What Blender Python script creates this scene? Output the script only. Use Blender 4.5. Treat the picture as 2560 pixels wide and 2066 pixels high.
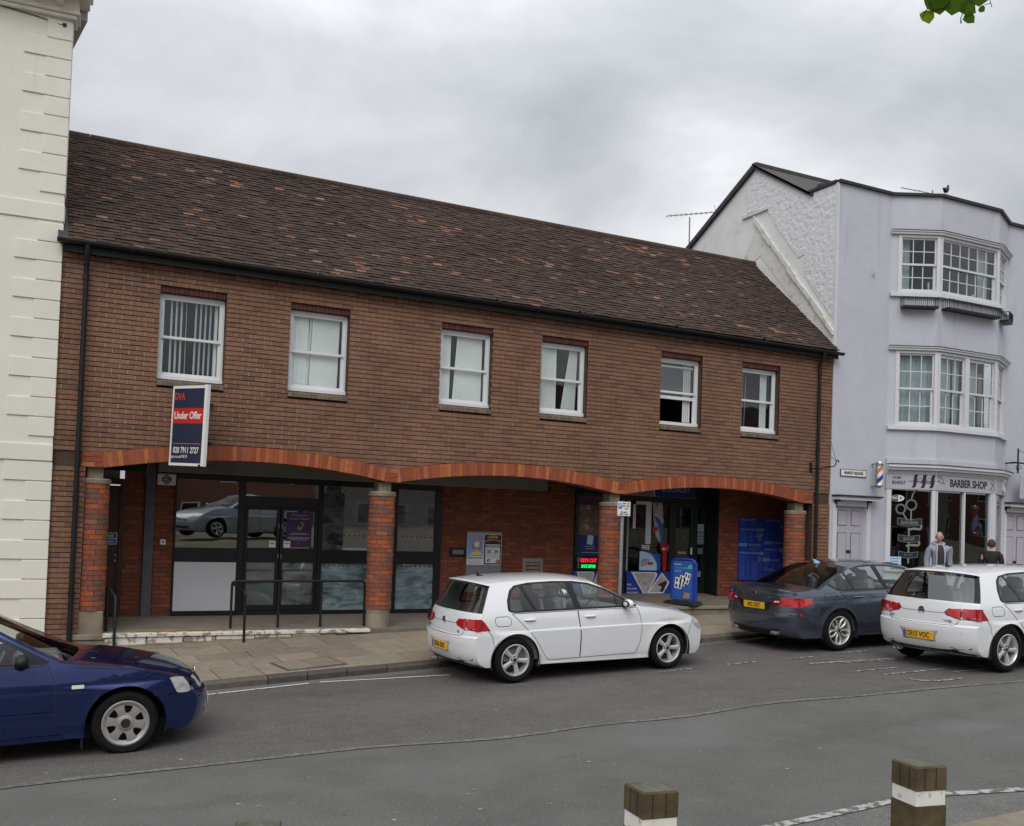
import bpy, bmesh, math, random
from math import sin, cos, pi, radians, sqrt, atan2
from mathutils import Vector, Matrix
from mathutils.geometry import delaunay_2d_cdt

random.seed(7)
scene = bpy.context.scene
for o in list(bpy.data.objects):
    bpy.data.objects.remove(o, do_unlink=True)
COL = scene.collection

# ------------------------------------------------------------------ camera
CAM = Vector((0.0, -15.6628, 2.0))
YAW, PITCH, ROLL = 0.4618259, 0.0273336, 0.0346028
fw = Vector((sin(YAW)*cos(PITCH), cos(YAW)*cos(PITCH), sin(PITCH)))
rt = Vector((cos(YAW), -sin(YAW), 0))
up = rt.cross(fw)
r2 = rt*cos(ROLL) + up*sin(ROLL)
u2 = -rt*sin(ROLL) + up*cos(ROLL)
cam_data = bpy.data.cameras.new('camera')
cam = bpy.data.objects.new('camera', cam_data)
COL.objects.link(cam)
cam.matrix_world = Matrix(((r2.x, u2.x, -fw.x, CAM.x), (r2.y, u2.y, -fw.y, CAM.y), (r2.z, u2.z, -fw.z, CAM.z), (0, 0, 0, 1)))
cam_data.sensor_fit = 'HORIZONTAL'
cam_data.sensor_width = 36.0
cam_data.lens = 2418.228/2560*36.0
cam_data.shift_y = (1233.46-1033.0)/2560
cam_data.clip_start = 0.05
cam_data.clip_end = 2000
scene.camera = cam

# ------------------------------------------------------------------ exposure
scene.view_settings.view_transform = 'Standard'
scene.view_settings.look = 'None'
scene.view_settings.exposure = 0.0
scene.view_settings.gamma = 1.0
scene.view_settings.use_curve_mapping = False

# ------------------------------------------------------------------ world: grey overcast sky
SUN_EL, SUN_AZ = radians(46), radians(216)      # azimuth measured clockwise from +Y
world = bpy.data.worlds.new('World')
scene.world = world
world.use_nodes = True
wn = world.node_tree.nodes; wl = world.node_tree.links
for n in list(wn): wn.remove(n)
def wnode(t, **k):
    n = wn.new(t)
    for a, b in k.items(): setattr(n, a, b)
    return n
w_out = wnode('ShaderNodeOutputWorld')
w_bg = wnode('ShaderNodeBackground')
w_sky = wnode('ShaderNodeTexSky', sky_type='NISHITA', sun_disc=False)
w_sky.sun_elevation = SUN_EL; w_sky.sun_rotation = SUN_AZ
w_sky.air_density = 1.5; w_sky.dust_density = 4.0
w_tc = wnode('ShaderNodeTexCoord')
w_sep = wnode('ShaderNodeSeparateXYZ')
wl.new(w_tc.outputs['Generated'], w_sep.inputs[0])
def wmath(op, a, b=None, clamp=False):
    n = wnode('ShaderNodeMath', operation=op, use_clamp=clamp)
    for i, v in enumerate((a, b)):
        if v is None: continue
        if isinstance(v, (int, float)): n.inputs[i].default_value = v
        else: wl.new(v, n.inputs[i])
    return n.outputs[0]
zc = wmath('MAXIMUM', w_sep.outputs['Z'], 0.0)
den = wmath('ADD', zc, 0.22)
cu = wmath('DIVIDE', w_sep.outputs['X'], den)
cv = wmath('DIVIDE', w_sep.outputs['Y'], den)
w_comb = wnode('ShaderNodeCombineXYZ')
wl.new(cu, w_comb.inputs[0]); wl.new(cv, w_comb.inputs[1])
def wnoise(scale, detail, off, dist=0.0, rough=0.5):
    mp = wnode('ShaderNodeMapping'); mp.inputs['Location'].default_value = off
    mp.inputs['Scale'].default_value = (1.0, 1.0, 1)
    wl.new(w_comb.outputs[0], mp.inputs[0])
    n = wnode('ShaderNodeTexNoise')
    n.inputs['Scale'].default_value = scale; n.inputs['Detail'].default_value = detail
    n.inputs['Roughness'].default_value = rough; n.inputs['Distortion'].default_value = dist
    wl.new(mp.outputs[0], n.inputs['Vector'])
    return n.outputs[0]
n1 = wnoise(0.80, 5, (5.3, 2.7, 0.0), 0.5, 0.5)
n2 = wnoise(2.2, 6, (9.2, 4.4, 0.0), 0.6, 0.58)
cl = wmath('ADD', wmath('MULTIPLY', n1, 0.75), wmath('MULTIPLY', n2, 0.25))
# a thinner break in the cloud low over the roofs
w_dot = wnode('ShaderNodeVectorMath', operation='DOT_PRODUCT')
wl.new(w_tc.outputs['Generated'], w_dot.inputs[0]); w_dot.inputs[1].default_value = Vector((0.64, 0.74, 0.19)).normalized()
brk = wnode('ShaderNodeMapRange'); brk.inputs[1].default_value = 0.965; brk.inputs[2].default_value = 1.0; brk.interpolation_type = 'SMOOTHSTEP'
wl.new(w_dot.outputs['Value'], brk.inputs[0])
w_dk = wnode('ShaderNodeVectorMath', operation='DOT_PRODUCT')
wl.new(w_tc.outputs['Generated'], w_dk.inputs[0]); w_dk.inputs[1].default_value = Vector((0.36, 0.82, 0.45)).normalized()
drk = wnode('ShaderNodeMapRange'); drk.inputs[1].default_value = 0.965; drk.inputs[2].default_value = 1.0; drk.interpolation_type = 'SMOOTHSTEP'
wl.new(w_dk.outputs['Value'], drk.inputs[0])
cl = wmath('ADD', cl, wmath('SUBTRACT', wmath('MULTIPLY', brk.outputs[0], 0.16), wmath('MULTIPLY', drk.outputs[0], 0.045)))
ramp = wnode('ShaderNodeValToRGB')
cr = ramp.color_ramp
cr.elements[0].position = 0.37; cr.elements[0].color = (0.37, 0.39, 0.42, 1)
cr.elements[1].position = 0.68; cr.elements[1].color = (1.02, 1.03, 1.04, 1)
e = cr.elements.new(0.48); e.color = (0.50, 0.52, 0.55, 1)
e = cr.elements.new(0.57); e.color = (0.67, 0.685, 0.71, 1)
wl.new(cl, ramp.inputs[0])
# overcast luminance: brighter overhead than at the horizon
grad = wmath('ADD', wmath('MULTIPLY', wmath('POWER', zc, 1.5), 2.0), 0.92)
w_mul = wnode('ShaderNodeVectorMath', operation='SCALE')
wl.new(ramp.outputs[0], w_mul.inputs[0]); wl.new(grad, w_mul.inputs['Scale'])
w_skys = wnode('ShaderNodeVectorMath', operation='SCALE'); w_skys.inputs['Scale'].default_value = 0.08
wl.new(w_sky.outputs[0], w_skys.inputs[0])
w_mix = wnode('ShaderNodeMix', data_type='RGBA')
w_mix.inputs[0].default_value = 0.93
wl.new(w_skys.outputs[0], w_mix.inputs[6]); wl.new(w_mul.outputs[0], w_mix.inputs[7])
wl.new(w_mix.outputs[2], w_bg.inputs[0])
w_bg.inputs[1].default_value = 1.0
wl.new(w_bg.outputs[0], w_out.inputs[0])

# ------------------------------------------------------------------ sun behind cloud
sd = bpy.data.lights.new('sun', 'SUN')
sd.energy = 1.5; sd.angle = radians(40); sd.color = (1.0, 0.96, 0.9)
so = bpy.data.objects.new('sun', sd); COL.objects.link(so)
sdir = Vector((sin(SUN_AZ)*cos(SUN_EL), cos(SUN_AZ)*cos(SUN_EL), sin(SUN_EL)))
so.location = sdir*60
so.rotation_euler = (-sdir).to_track_quat('-Z', 'Y').to_euler()

# ------------------------------------------------------------------ materials
MATS = {}
def nd(nt, t, **k):
    n = nt.nodes.new(t)
    for a, b in k.items(): setattr(n, a, b)
    return n
def mat(name, cols, rough=0.75, rnd=None, var=0.12, scale=6.0, big=0.0, bump=0.0, bscale=80.0, metal=0.0,
        spec=0.35, coat=0.0, trans=0.0, stain=None, rvar=0.0, emit=0.0, speck=None, noiseobj=False, det=4, streak=None):
    """cols: a colour or a list of (weight, colour) picked per object / per mesh island."""
    m = bpy.data.materials.new(name); m.use_nodes = True
    nt = m.node_tree; L = nt.links
    b = nt.nodes['Principled BSDF']
    b.inputs['Roughness'].default_value = rough
    b.inputs['Metallic'].default_value = metal
    b.inputs['Specular IOR Level'].default_value = spec
    b.inputs['Coat Weight'].default_value = coat
    b.inputs['Coat Roughness'].default_value = 0.03
    geo = nd(nt, 'ShaderNodeNewGeometry')
    pos = geo.outputs['Position']
    if noiseobj:
        pos = nd(nt, 'ShaderNodeTexCoord').outputs['Object']
    if isinstance(cols[0], (int, float)):
        rgb = nd(nt, 'ShaderNodeRGB'); rgb.outputs[0].default_value = (*cols, 1); c = rgb.outputs[0]
    else:
        rp = nd(nt, 'ShaderNodeValToRGB'); rp.color_ramp.interpolation = 'CONSTANT'
        tot = sum(w for w, _ in cols); acc = 0
        el = rp.color_ramp.elements
        while len(el) > 1: el.remove(el[-1])
        for i, (w, cc) in enumerate(cols):
            if i == 0: e = el[0]; e.position = 0
            else: e = el.new(acc/tot)
            e.color = (*cc, 1); acc += w
        src = geo.outputs['Random Per Island'] if rnd == 'isl' else nd(nt, 'ShaderNodeObjectInfo').outputs['Random']
        L.new(src, rp.inputs[0]); c = rp.outputs[0]
    def noise(sc, d=det):
        n = nd(nt, 'ShaderNodeTexNoise'); n.inputs['Scale'].default_value = sc; n.inputs['Detail'].default_value = d
        L.new(pos, n.inputs['Vector']); return n.outputs[0]
    def scalecol(c, fac, amt):
        mr = nd(nt, 'ShaderNodeMapRange'); mr.inputs[1].default_value = 0.25; mr.inputs[2].default_value = 0.75
        mr.inputs[3].default_value = 1-amt; mr.inputs[4].default_value = 1+amt
        L.new(fac, mr.inputs[0])
        v = nd(nt, 'ShaderNodeVectorMath', operation='SCALE'); L.new(c, v.inputs[0]); L.new(mr.outputs[0], v.inputs['Scale'])
        return v.outputs[0]
    if var: c = scalecol(c, noise(scale), var)
    if big: c = scalecol(c, noise(0.55, 5), big)
    if stain:     # (colour, scale, threshold, softness, strength)
        sc, ss, th, so_, st = stain
        mr = nd(nt, 'ShaderNodeMapRange'); mr.inputs[1].default_value = th; mr.inputs[2].default_value = th+so_
        mr.inputs[4].default_value = st
        L.new(noise(ss, 6), mr.inputs[0])
        mx = nd(nt, 'ShaderNodeMix', data_type='RGBA'); L.new(mr.outputs[0], mx.inputs[0]); L.new(c, mx.inputs[6])
        mx.inputs[7].default_value = (*sc, 1); c = mx.outputs[2]
    for sc, sv, th, so_, st in (streak or []):     # stretched stains: (colour, xyz scale, threshold, softness, strength)
        mp = nd(nt, 'ShaderNodeMapping'); mp.inputs['Scale'].default_value = sv; L.new(pos, mp.inputs[0])
        n = nd(nt, 'ShaderNodeTexNoise'); n.inputs['Scale'].default_value = 1.0; n.inputs['Detail'].default_value = 5; n.inputs['Roughness'].default_value = .6
        L.new(mp.outputs[0], n.inputs['Vector'])
        mr = nd(nt, 'ShaderNodeMapRange'); mr.inputs[1].default_value = th; mr.inputs[2].default_value = th+so_; mr.inputs[4].default_value = st
        L.new(n.outputs[0], mr.inputs[0])
        mx = nd(nt, 'ShaderNodeMix', data_type='RGBA'); L.new(mr.outputs[0], mx.inputs[0]); L.new(c, mx.inputs[6])
        mx.inputs[7].default_value = (*sc, 1); c = mx.outputs[2]
    if speck:     # (colour, scale, threshold)
        sc, ss, th = speck
        vo = nd(nt, 'ShaderNodeTexVoronoi'); vo.inputs['Scale'].default_value = ss; L.new(pos, vo.inputs['Vector'])
        lt = nd(nt, 'ShaderNodeMath', operation='LESS_THAN'); lt.inputs[1].default_value = th
        sp = nd(nt, 'ShaderNodeSeparateColor'); L.new(vo.outputs['Color'], sp.inputs[0]); L.new(sp.outputs[0], lt.inputs[0])
        mx = nd(nt, 'ShaderNodeMix', data_type='RGBA'); L.new(lt.outputs[0], mx.inputs[0]); L.new(c, mx.inputs[6])
        mx.inputs[7].default_value = (*sc, 1); c = mx.outputs[2]
    L.new(c, b.inputs['Base Color'])
    if emit:
        L.new(c, b.inputs['Emission Color']); b.inputs['Emission Strength'].default_value = emit
    if rvar:
        mr = nd(nt, 'ShaderNodeMapRange'); mr.inputs[3].default_value = rough-rvar; mr.inputs[4].default_value = rough+rvar
        L.new(noise(3.0), mr.inputs[0]); L.new(mr.outputs[0], b.inputs['Roughness'])
    if bump:
        bp = nd(nt, 'ShaderNodeBump'); bp.inputs['Strength'].default_value = 1.0; bp.inputs['Distance'].default_value = bump
        L.new(noise(bscale, 3), bp.inputs['Height']); L.new(bp.outputs[0], b.inputs['Normal'])
    MATS[name] = m
    return m
def glass(name, tint=(0.75, 0.82, 0.8), base=0.04, film=0.0, filmcol=(0.4, 0.5, 0.52), ripple=0.0, fscale=5.0, ior=1.5):
    """thin pane: clear with a tint, fresnel reflection, optionally a smeared whitewash film"""
    m = bpy.data.materials.new(name); m.use_nodes = True
    nt = m.node_tree; L = nt.links
    for n in list(nt.nodes): nt.nodes.remove(n)
    out = nd(nt, 'ShaderNodeOutputMaterial')
    tr = nd(nt, 'ShaderNodeBsdfTransparent'); tr.inputs[0].default_value = (*tint, 1)
    gl = nd(nt, 'ShaderNodeBsdfGlossy'); gl.inputs['Roughness'].default_value = base; gl.inputs[0].default_value = (1, 1, 1, 1)
    fr = nd(nt, 'ShaderNodeFresnel'); fr.inputs[0].default_value = ior
    geo = nd(nt, 'ShaderNodeNewGeometry')
    iv = nd(nt, 'ShaderNodeMapRange'); iv.inputs[3].default_value = ior; iv.inputs[4].default_value = 1/ior
    L.new(geo.outputs['Backfacing'], iv.inputs[0]); L.new(iv.outputs[0], fr.inputs[0])      # same reflection on both faces of a thin pane
    if ripple:
        nz = nd(nt, 'ShaderNodeTexNoise'); nz.inputs['Scale'].default_value = 1.6; nz.inputs['Detail'].default_value = 1
        L.new(geo.outputs['Position'], nz.inputs['Vector'])
        bp = nd(nt, 'ShaderNodeBump'); bp.inputs['Distance'].default_value = ripple; L.new(nz.outputs[0], bp.inputs['Height'])
        L.new(bp.outputs[0], gl.inputs['Normal']); L.new(bp.outputs[0], fr.inputs['Normal'])
    mx = nd(nt, 'ShaderNodeMixShader')
    L.new(fr.outputs[0], mx.inputs[0]); L.new(tr.outputs[0], mx.inputs[1]); L.new(gl.outputs[0], mx.inputs[2])
    last = mx.outputs[0]
    if film:
        df = nd(nt, 'ShaderNodeBsdfDiffuse'); df.inputs[0].default_value = (*filmcol, 1)
        wv = nd(nt, 'ShaderNodeTexNoise'); wv.inputs['Scale'].default_value = fscale; wv.inputs['Detail'].default_value = 3
        wv.inputs['Distortion'].default_value = 2.2
        mp = nd(nt, 'ShaderNodeMapping'); mp.inputs['Scale'].default_value = (0.6, 1, 1.5); mp.inputs['Rotation'].default_value = (0, 0.5, 0)
        L.new(geo.outputs['Position'], mp.inputs[0]); L.new(mp.outputs[0], wv.inputs['Vector'])
        mr = nd(nt, 'ShaderNodeMapRange'); mr.inputs[1].default_value = 0.3; mr.inputs[2].default_value = 0.72
        mr.inputs[3].default_value = 0.1*film; mr.inputs[4].default_value = film
        L.new(wv.outputs[0], mr.inputs[0])
        m2 = nd(nt, 'ShaderNodeMixShader'); L.new(mr.outputs[0], m2.inputs[0]); L.new(last, m2.inputs[1]); L.new(df.outputs[0], m2.inputs[2])
        last = m2.outputs[0]
    L.new(last, out.inputs[0])
    MATS[name] = m
    return m

# ------------------------------------------------------------------ mesh helpers
PINV = {}
class MB:
    def __init__(self): self.v = []; self.f = []; self.m = []
    def add(self, vs, fs, mi=0):
        o = len(self.v); self.v += [tuple(x) for x in vs]
        self.f += [tuple(i+o for i in f) for f in fs]; self.m += [mi]*len(fs); return self
    def box(self, x0, x1, y0, y1, z0, z1, mi=0, T=None):
        vs = [Vector((x, y, z)) for z in (z0, z1) for y in (y0, y1) for x in (x0, x1)]
        if T is not None: vs = [T @ v for v in vs]
        return self.add(vs, [(0, 2, 3, 1), (4, 5, 7, 6), (0, 1, 5, 4), (2, 6, 7, 3), (0, 4, 6, 2), (1, 3, 7, 5)], mi)
    def cbox(self, x0, x1, y0, y1, z0, z1, c=0.01, mi=0, T=None):
        """box with chamfered edges"""
        vs = []; ax = ((x0, x1), (y0, y1), (z0, z1))
        idx = {}
        for sx in (0, 1):
            for sy in (0, 1):
                for sz in (0, 1):
                    for a in range(3):
                        p = []
                        for k, s in enumerate((sx, sy, sz)):
                            lo, hi = ax[k]; e = hi if s else lo
                            if k != a: e += -c if s else c
                            p.append(e)
                        idx[sx, sy, sz, a] = len(vs); vs.append(Vector(p))
        F = []
        def q(*k): F.append(tuple(idx[i] for i in k))
        for s in (0, 1):
            q((s,0,0,0),(s,1,0,0),(s,1,1,0),(s,0,1,0)); q((0,s,0,1),(1,s,0,1),(1,s,1,1),(0,s,1,1)); q((0,0,s,2),(1,0,s,2),(1,1,s,2),(0,1,s,2))
        for i in (0, 1):
            for j in (0, 1):
                q((i,j,0,0),(i,j,1,0),(i,j,1,1),(i,j,0,1)); q((i,0,j,0),(i,1,j,0),(i,1,j,2),(i,0,j,2)); q((0,i,j,1),(1,i,j,1),(1,i,j,2),(0,i,j,2))
                for k in (0, 1): q((i,j,k,0),(i,j,k,1),(i,j,k,2))
        if T is not None: vs = [T @ v for v in vs]
        return self.add(vs, F, mi)
    def prism(self, poly, d0, d1, fn, mi=0):
        """poly: 2-D points; fn(u, v, d) -> 3-D"""
        n = len(poly)
        vs = [fn(u, v, d0) for u, v in poly] + [fn(u, v, d1) for u, v in poly]
        F = [tuple(range(n)), tuple(range(2*n-1, n-1, -1))] + [(i, n+i, n+(i+1) % n, (i+1) % n) for i in range(n)]
        return self.add(vs, F, mi)
    def tube(self, pts, r, seg=10, mi=0, cap=True):
        pts = [Vector(p) for p in pts]; n = len(pts)
        rr = r if isinstance(r, (list, tuple)) else [r]*n
        vs = []; nrm = None
        for i, p in enumerate(pts):
            t = (pts[min(i+1, n-1)]-pts[max(i-1, 0)]).normalized()
            if nrm is None:
                nrm = t.cross(Vector((0, 0, 1)) if abs(t.z) < 0.9 else Vector((1, 0, 0))).normalized()
            else: nrm = (nrm - t*nrm.dot(t)).normalized()
            bn = t.cross(nrm)
            vs += [p+(nrm*cos(2*pi*k/seg)+bn*sin(2*pi*k/seg))*rr[i] for k in range(seg)]
        F = [(i*seg+k, i*seg+(k+1) % seg, (i+1)*seg+(k+1) % seg, (i+1)*seg+k) for i in range(n-1) for k in range(seg)]
        if cap: F += [tuple(range(seg-1, -1, -1)), tuple((n-1)*seg+k for k in range(seg))]
        return self.add(vs, F, mi)
    def lathe(self, prof, seg=24, T=None, mi=0, a0=0.0, a1=2*pi):
        """prof: (r, h) pairs about local z"""
        full = abs(a1-a0-2*pi) < 1e-6
        ns = seg if full else seg+1
        vs = []
        for r, h in prof:
            for k in range(ns):
                a = a0+(a1-a0)*k/seg
                v = Vector((r*cos(a), r*sin(a), h)); vs.append(T @ v if T is not None else v)
        F = []
        for i in range(len(prof)-1):
            for k in range(seg):
                k2 = (k+1) % ns
                F.append((i*ns+k, i*ns+k2, (i+1)*ns+k2, (i+1)*ns+k))
        return self.add(vs, F, mi)
    def sphere(self, c, r, seg=14, rings=9, mi=0, T=None):
        rx, ry, rz = r if isinstance(r, (tuple, list)) else (r, r, r)
        vs = []; c = Vector(c)
        for i in range(rings+1):
            t = pi*i/rings
            for k in range(seg):
                a = 2*pi*k/seg
                v = c+Vector((rx*sin(t)*cos(a), ry*sin(t)*sin(a), rz*cos(t))); vs.append(T @ v if T is not None else v)
        F = [(i*seg+k, (i+1)*seg+k, (i+1)*seg+(k+1) % seg, i*seg+(k+1) % seg) for i in range(rings) for k in range(seg)]
        return self.add(vs, F, mi)
    def mesh(self, name, mats, smooth=False, fix=True):
        me = bpy.data.meshes.new(name)
        me.from_pydata(self.v, [], self.f)
        if not isinstance(mats, (list, tuple)): mats = [mats]
        for m in mats: me.materials.append(MATS[m] if isinstance(m, str) else m)
        me.polygons.foreach_set('material_index', self.m)
        if fix:
            bm = bmesh.new(); bm.from_mesh(me); bmesh.ops.recalc_face_normals(bm, faces=bm.faces); bm.to_mesh(me); bm.free()
        if smooth:
            me.polygons.foreach_set('use_smooth', [True]*len(me.polygons))
            if smooth is not True:
                me.set_sharp_from_angle(angle=radians(smooth))
        me.update()
        return me
    def build(self, name, mats, parent=None, smooth=False, **tags):
        o = bpy.data.objects.new(name, self.mesh(name, mats, smooth))
        return link(o, parent, **tags)
def link(o, parent=None, label=None, cat=None, group=None, kind=None):
    COL.objects.link(o)
    if parent is not None:
        o.parent = parent
        o.matrix_parent_inverse = PINV.get(parent.name, Matrix.Identity(4))
    if label: o['label'] = label
    if cat: o['category'] = cat
    if group: o['group'] = group
    if kind: o['kind'] = kind
    return o
def thing(name, loc, label, cat, group=None, local=False, rot=None):
    """an Empty at the thing's base; parts are given in world metres unless local"""
    o = bpy.data.objects.new(name, None); o.empty_display_size = 0.2
    COL.objects.link(o)
    o.location = loc
    if rot is not None: o.rotation_euler = rot
    o['label'] = label; o['category'] = cat
    if group: o['group'] = group
    if not local: PINV[o.name] = Matrix.Translation(-Vector(loc))
    return o
def copy_tree(o, parent=None):
    c = o.copy(); COL.objects.link(c)
    if parent is not None: c.parent = parent
    for ch in list(o.children): copy_tree(ch, c)
    return c
def text(s, size, mname, parent, T, name='lettering', align='CENTER', bold=0.0, sx=1.0, depth=0.001, spacing=1.0, **tags):
    cu = bpy.data.curves.new('t', 'FONT'); cu.body = s; cu.size = size; cu.align_x = align; cu.align_y = 'CENTER'
    cu.extrude = depth; cu.offset = bold; cu.space_character = spacing; cu.resolution_u = 3
    tmp = bpy.data.objects.new('t', cu); COL.objects.link(tmp)
    dg = bpy.context.evaluated_depsgraph_get(); dg.update()
    me = bpy.data.meshes.new_from_object(tmp.evaluated_get(dg))
    bpy.data.objects.remove(tmp); bpy.data.curves.remove(cu)
    me.transform(T @ Matrix.Diagonal((sx, 1, 1, 1)))
    me.materials.clear(); me.materials.append(MATS[mname])
    o = bpy.data.objects.new(name, me)
    return link(o, parent, **tags)
def frame_front(x, y, z, rz=0.0, tilt=0.0):
    """matrix whose local xy plane faces -Y (towards the street): local x -> +X, local y -> +Z"""
    return Matrix.Translation((x, y, z)) @ Matrix.Rotation(rz, 4, 'Z') @ Matrix.Rotation(radians(90)+tilt, 4, 'X')
def interp(pts, x):
    if x <= pts[0][0]: return pts[0][1]
    for (a, b), (c, d) in zip(pts, pts[1:]):
        if x <= c: return b+(d-b)*(x-a)/(c-a)
    return pts[-1][1]
# ------------------------------------------------------------------ material library
BRICKS = [(5, (.205, .108, .070)), (4, (.190, .099, .064)), (3, (.222, .119, .078)), (2, (.168, .090, .061)), (1.2, (.200, .117, .082)), (.5, (.15, .085, .064))]
mat('brick_one', BRICKS, 0.85, 'obj', var=.18, scale=22, big=.17, streak=[((.12, .075, .055), (1.6, 1, .45), .56, .16, .55), ((.27, .185, .13), (.8, 1, 1.6), .60, .12, .35)], bump=.0015, bscale=160, spec=.2)
mat('brick_many', BRICKS, 0.85, 'isl', var=.18, scale=22, big=.17, streak=[((.12, .075, .055), (1.6, 1, .45), .56, .16, .55), ((.27, .185, .13), (.8, 1, 1.6), .60, .12, .35)], bump=.0015, bscale=160, spec=.2)
RED = [(4, (.20, .062, .036)), (3, (.17, .052, .032)), (2, (.235, .074, .04)), (1.5, (.14, .054, .04))]
mat('redbrick_many', RED, 0.85, 'isl', var=.16, scale=22, big=.1, spec=.2)
COLB = [(3, (.25, .085, .05)), (3, (.20, .078, .055)), (2, (.34, .095, .042)), (2, (.155, .083, .07)), (1, (.28, .11, .07))]
mat('columnbrick_many', COLB, 0.85, 'isl', var=.15, scale=22, bump=.0015, bscale=160, spec=.2)
ARCH = [(5, (.30, .082, .038)), (4, (.255, .066, .033)), (2, (.36, .115, .048)), (1.0, (.40, .14, .055)), (1, (.23, .066, .04))]
mat('voussoir_one', ARCH, 0.8, 'obj', var=.16, scale=18, bump=.0015, bscale=140, spec=.2)
mat('lintel_one', [(3, (.09, .03, .024)), (2, (.075, .026, .022)), (2, (.11, .036, .028))], 0.8, 'obj', var=.15, scale=20)
mat('sillbrick_one', [(3, (.16, .115, .09)), (2, (.13, .10, .08)), (2, (.18, .13, .095))], 0.9, 'obj', var=.25, scale=14, stain=((.10, .10, .05), 5, .52, .15, .6))
mat('mortar', (.30, .225, .165), 0.95, var=.2, scale=9, big=.2)
mat('mortar_deep', (.075, .05, .038), 0.95, var=.2, scale=9)  # mortar with the shadow of the deep bed joints put into its colour
TILES = [(8, (.066, .045, .038)), (7, (.055, .038, .033)), (6, (.078, .051, .041)), (4, (.047, .036, .032)), (.5, (.12, .068, .05)), (.35, (.17, .088, .06))]
mat('tile_one', TILES, 0.9, 'obj', var=.22, scale=16, big=.18, stain=((.075, .078, .03), 1.3, .66, .12, .25), bump=.002, bscale=90, spec=.15)
mat('tile_many', TILES, 0.9, 'isl', var=.22, scale=16, big=.18, stain=((.075, .078, .03), 1.3, .66, .12, .25), bump=.002, bscale=90, spec=.15)
mat('tile_pale', [(3, (.16, .085, .06)), (2, (.21, .105, .07)), (3, (.125, .07, .052)), (1, (.26, .135, .09)), (1, (.17, .125, .098))], 0.9, 'isl', var=.2, scale=16, spec=.15)
mat('stone', (.235, .20, .15), 0.9, var=.2, scale=5, big=.15, stain=((.12, .11, .075), 3, .50, .2, .7), bump=.003, bscale=60)
mat('whitestep', (.62, .59, .53), 0.85, var=.12, scale=8, stain=((.22, .19, .15), 9, .53, .06, .9), bump=.004, bscale=40)
mat('black_paint', (.008, .008, .009), 0.5, var=.2, scale=12)
mat('gutter_black', (.006, .006, .0065), 0.6, var=.25, scale=10)
mat('frame_black', (.012, .012, .014), 0.35, var=.1)
mat('upvc', (.66, .67, .68), 0.35, var=.05, scale=4)
mat('blind', (.88, .91, .89), 0.7, var=.06, scale=3)
mat('blind_blue', (.88, .90, .93), 0.7, var=.05, scale=3)
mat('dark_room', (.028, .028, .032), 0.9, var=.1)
mat('room', (.16, .155, .15), 0.9, var=.1)
mat('asphalt_near', (.106, .104, .100), 0.9, var=.09, scale=2.2, big=.10, bump=.003, bscale=220, speck=((.19, .188, .18), 120, .03), spec=.25, streak=[((.085, .082, .078), (.22, 1.1, 1), .54, .16, .6), ((.14, .138, .132), (.12, .8, 1), .58, .14, .5), ((.07, .068, .065), (1.1, 2.2, 1), .66, .06, .6)], stain=((.15, .15, .148), .35, .56, .12, .5))
mat('asphalt_far', (.100, .091, .089), 0.9, var=.12, scale=3, big=.12, bump=.003, bscale=200, speck=((.19, .175, .168), 100, .06), spec=.25, streak=[((.075, .069, .067), (.25, 1.3, 1), .54, .14, .6), ((.13, .122, .118), (.15, .9, 1), .57, .14, .5), ((.055, .052, .05), (1.2, 2.4, 1), .67, .05, .6)])
mat('asphalt_edge', (.115, .112, .108), 0.9, var=.15, scale=3, bump=.003, bscale=200, speck=((.22, .21, .2), 110, .08))
mat('seam_line', (.16, .153, .143), 0.9, var=.2, scale=10, stain=((.105, .10, .097), 14, .46, .10, 1.0))
mat('worn_paint', (.36, .35, .33), 0.85, var=.1, scale=10, stain=((.11, .107, .104), 14, .47, .08, 1.0))
mat('white_paint', (.58, .575, .55), 0.8, var=.08, scale=10, stain=((.13, .128, .125), 14, .60, .05, .9))
SLAB = [(4, (.225, .19, .145)), (3, (.195, .165, .125)), (2, (.25, .21, .16)), (2, (.21, .185, .15))]
mat('slab_one', SLAB, 0.9, 'obj', var=.14, scale=7, big=.14, streak=[((.13, .115, .09), (1.2, 1.6, 1), .58, .12, .5)], bump=.002, bscale=90, spec=.2)
mat('joint', (.07, .062, .05), 0.95, var=.2)
mat('kerbstone_one', [(3, (.085, .073, .062)), (2, (.105, .09, .075)), (2, (.07, .062, .055)), (1, (.13, .112, .092))], 0.9, 'obj', var=.25, scale=10, bump=.006, bscale=25, stain=((.11, .12, .05), 4, .62, .1, .6))
mat('iron', (.05, .047, .045), 0.7, var=.25, scale=20, metal=.3)
mat('floor_concrete', (.165, .145, .115), 0.9, var=.15, scale=4, big=.2)
mat('yellow_paint', (.30, .195, .06), 0.9, var=.2, scale=8, stain=((.17, .145, .11), 7, .5, .1, .9))

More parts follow.
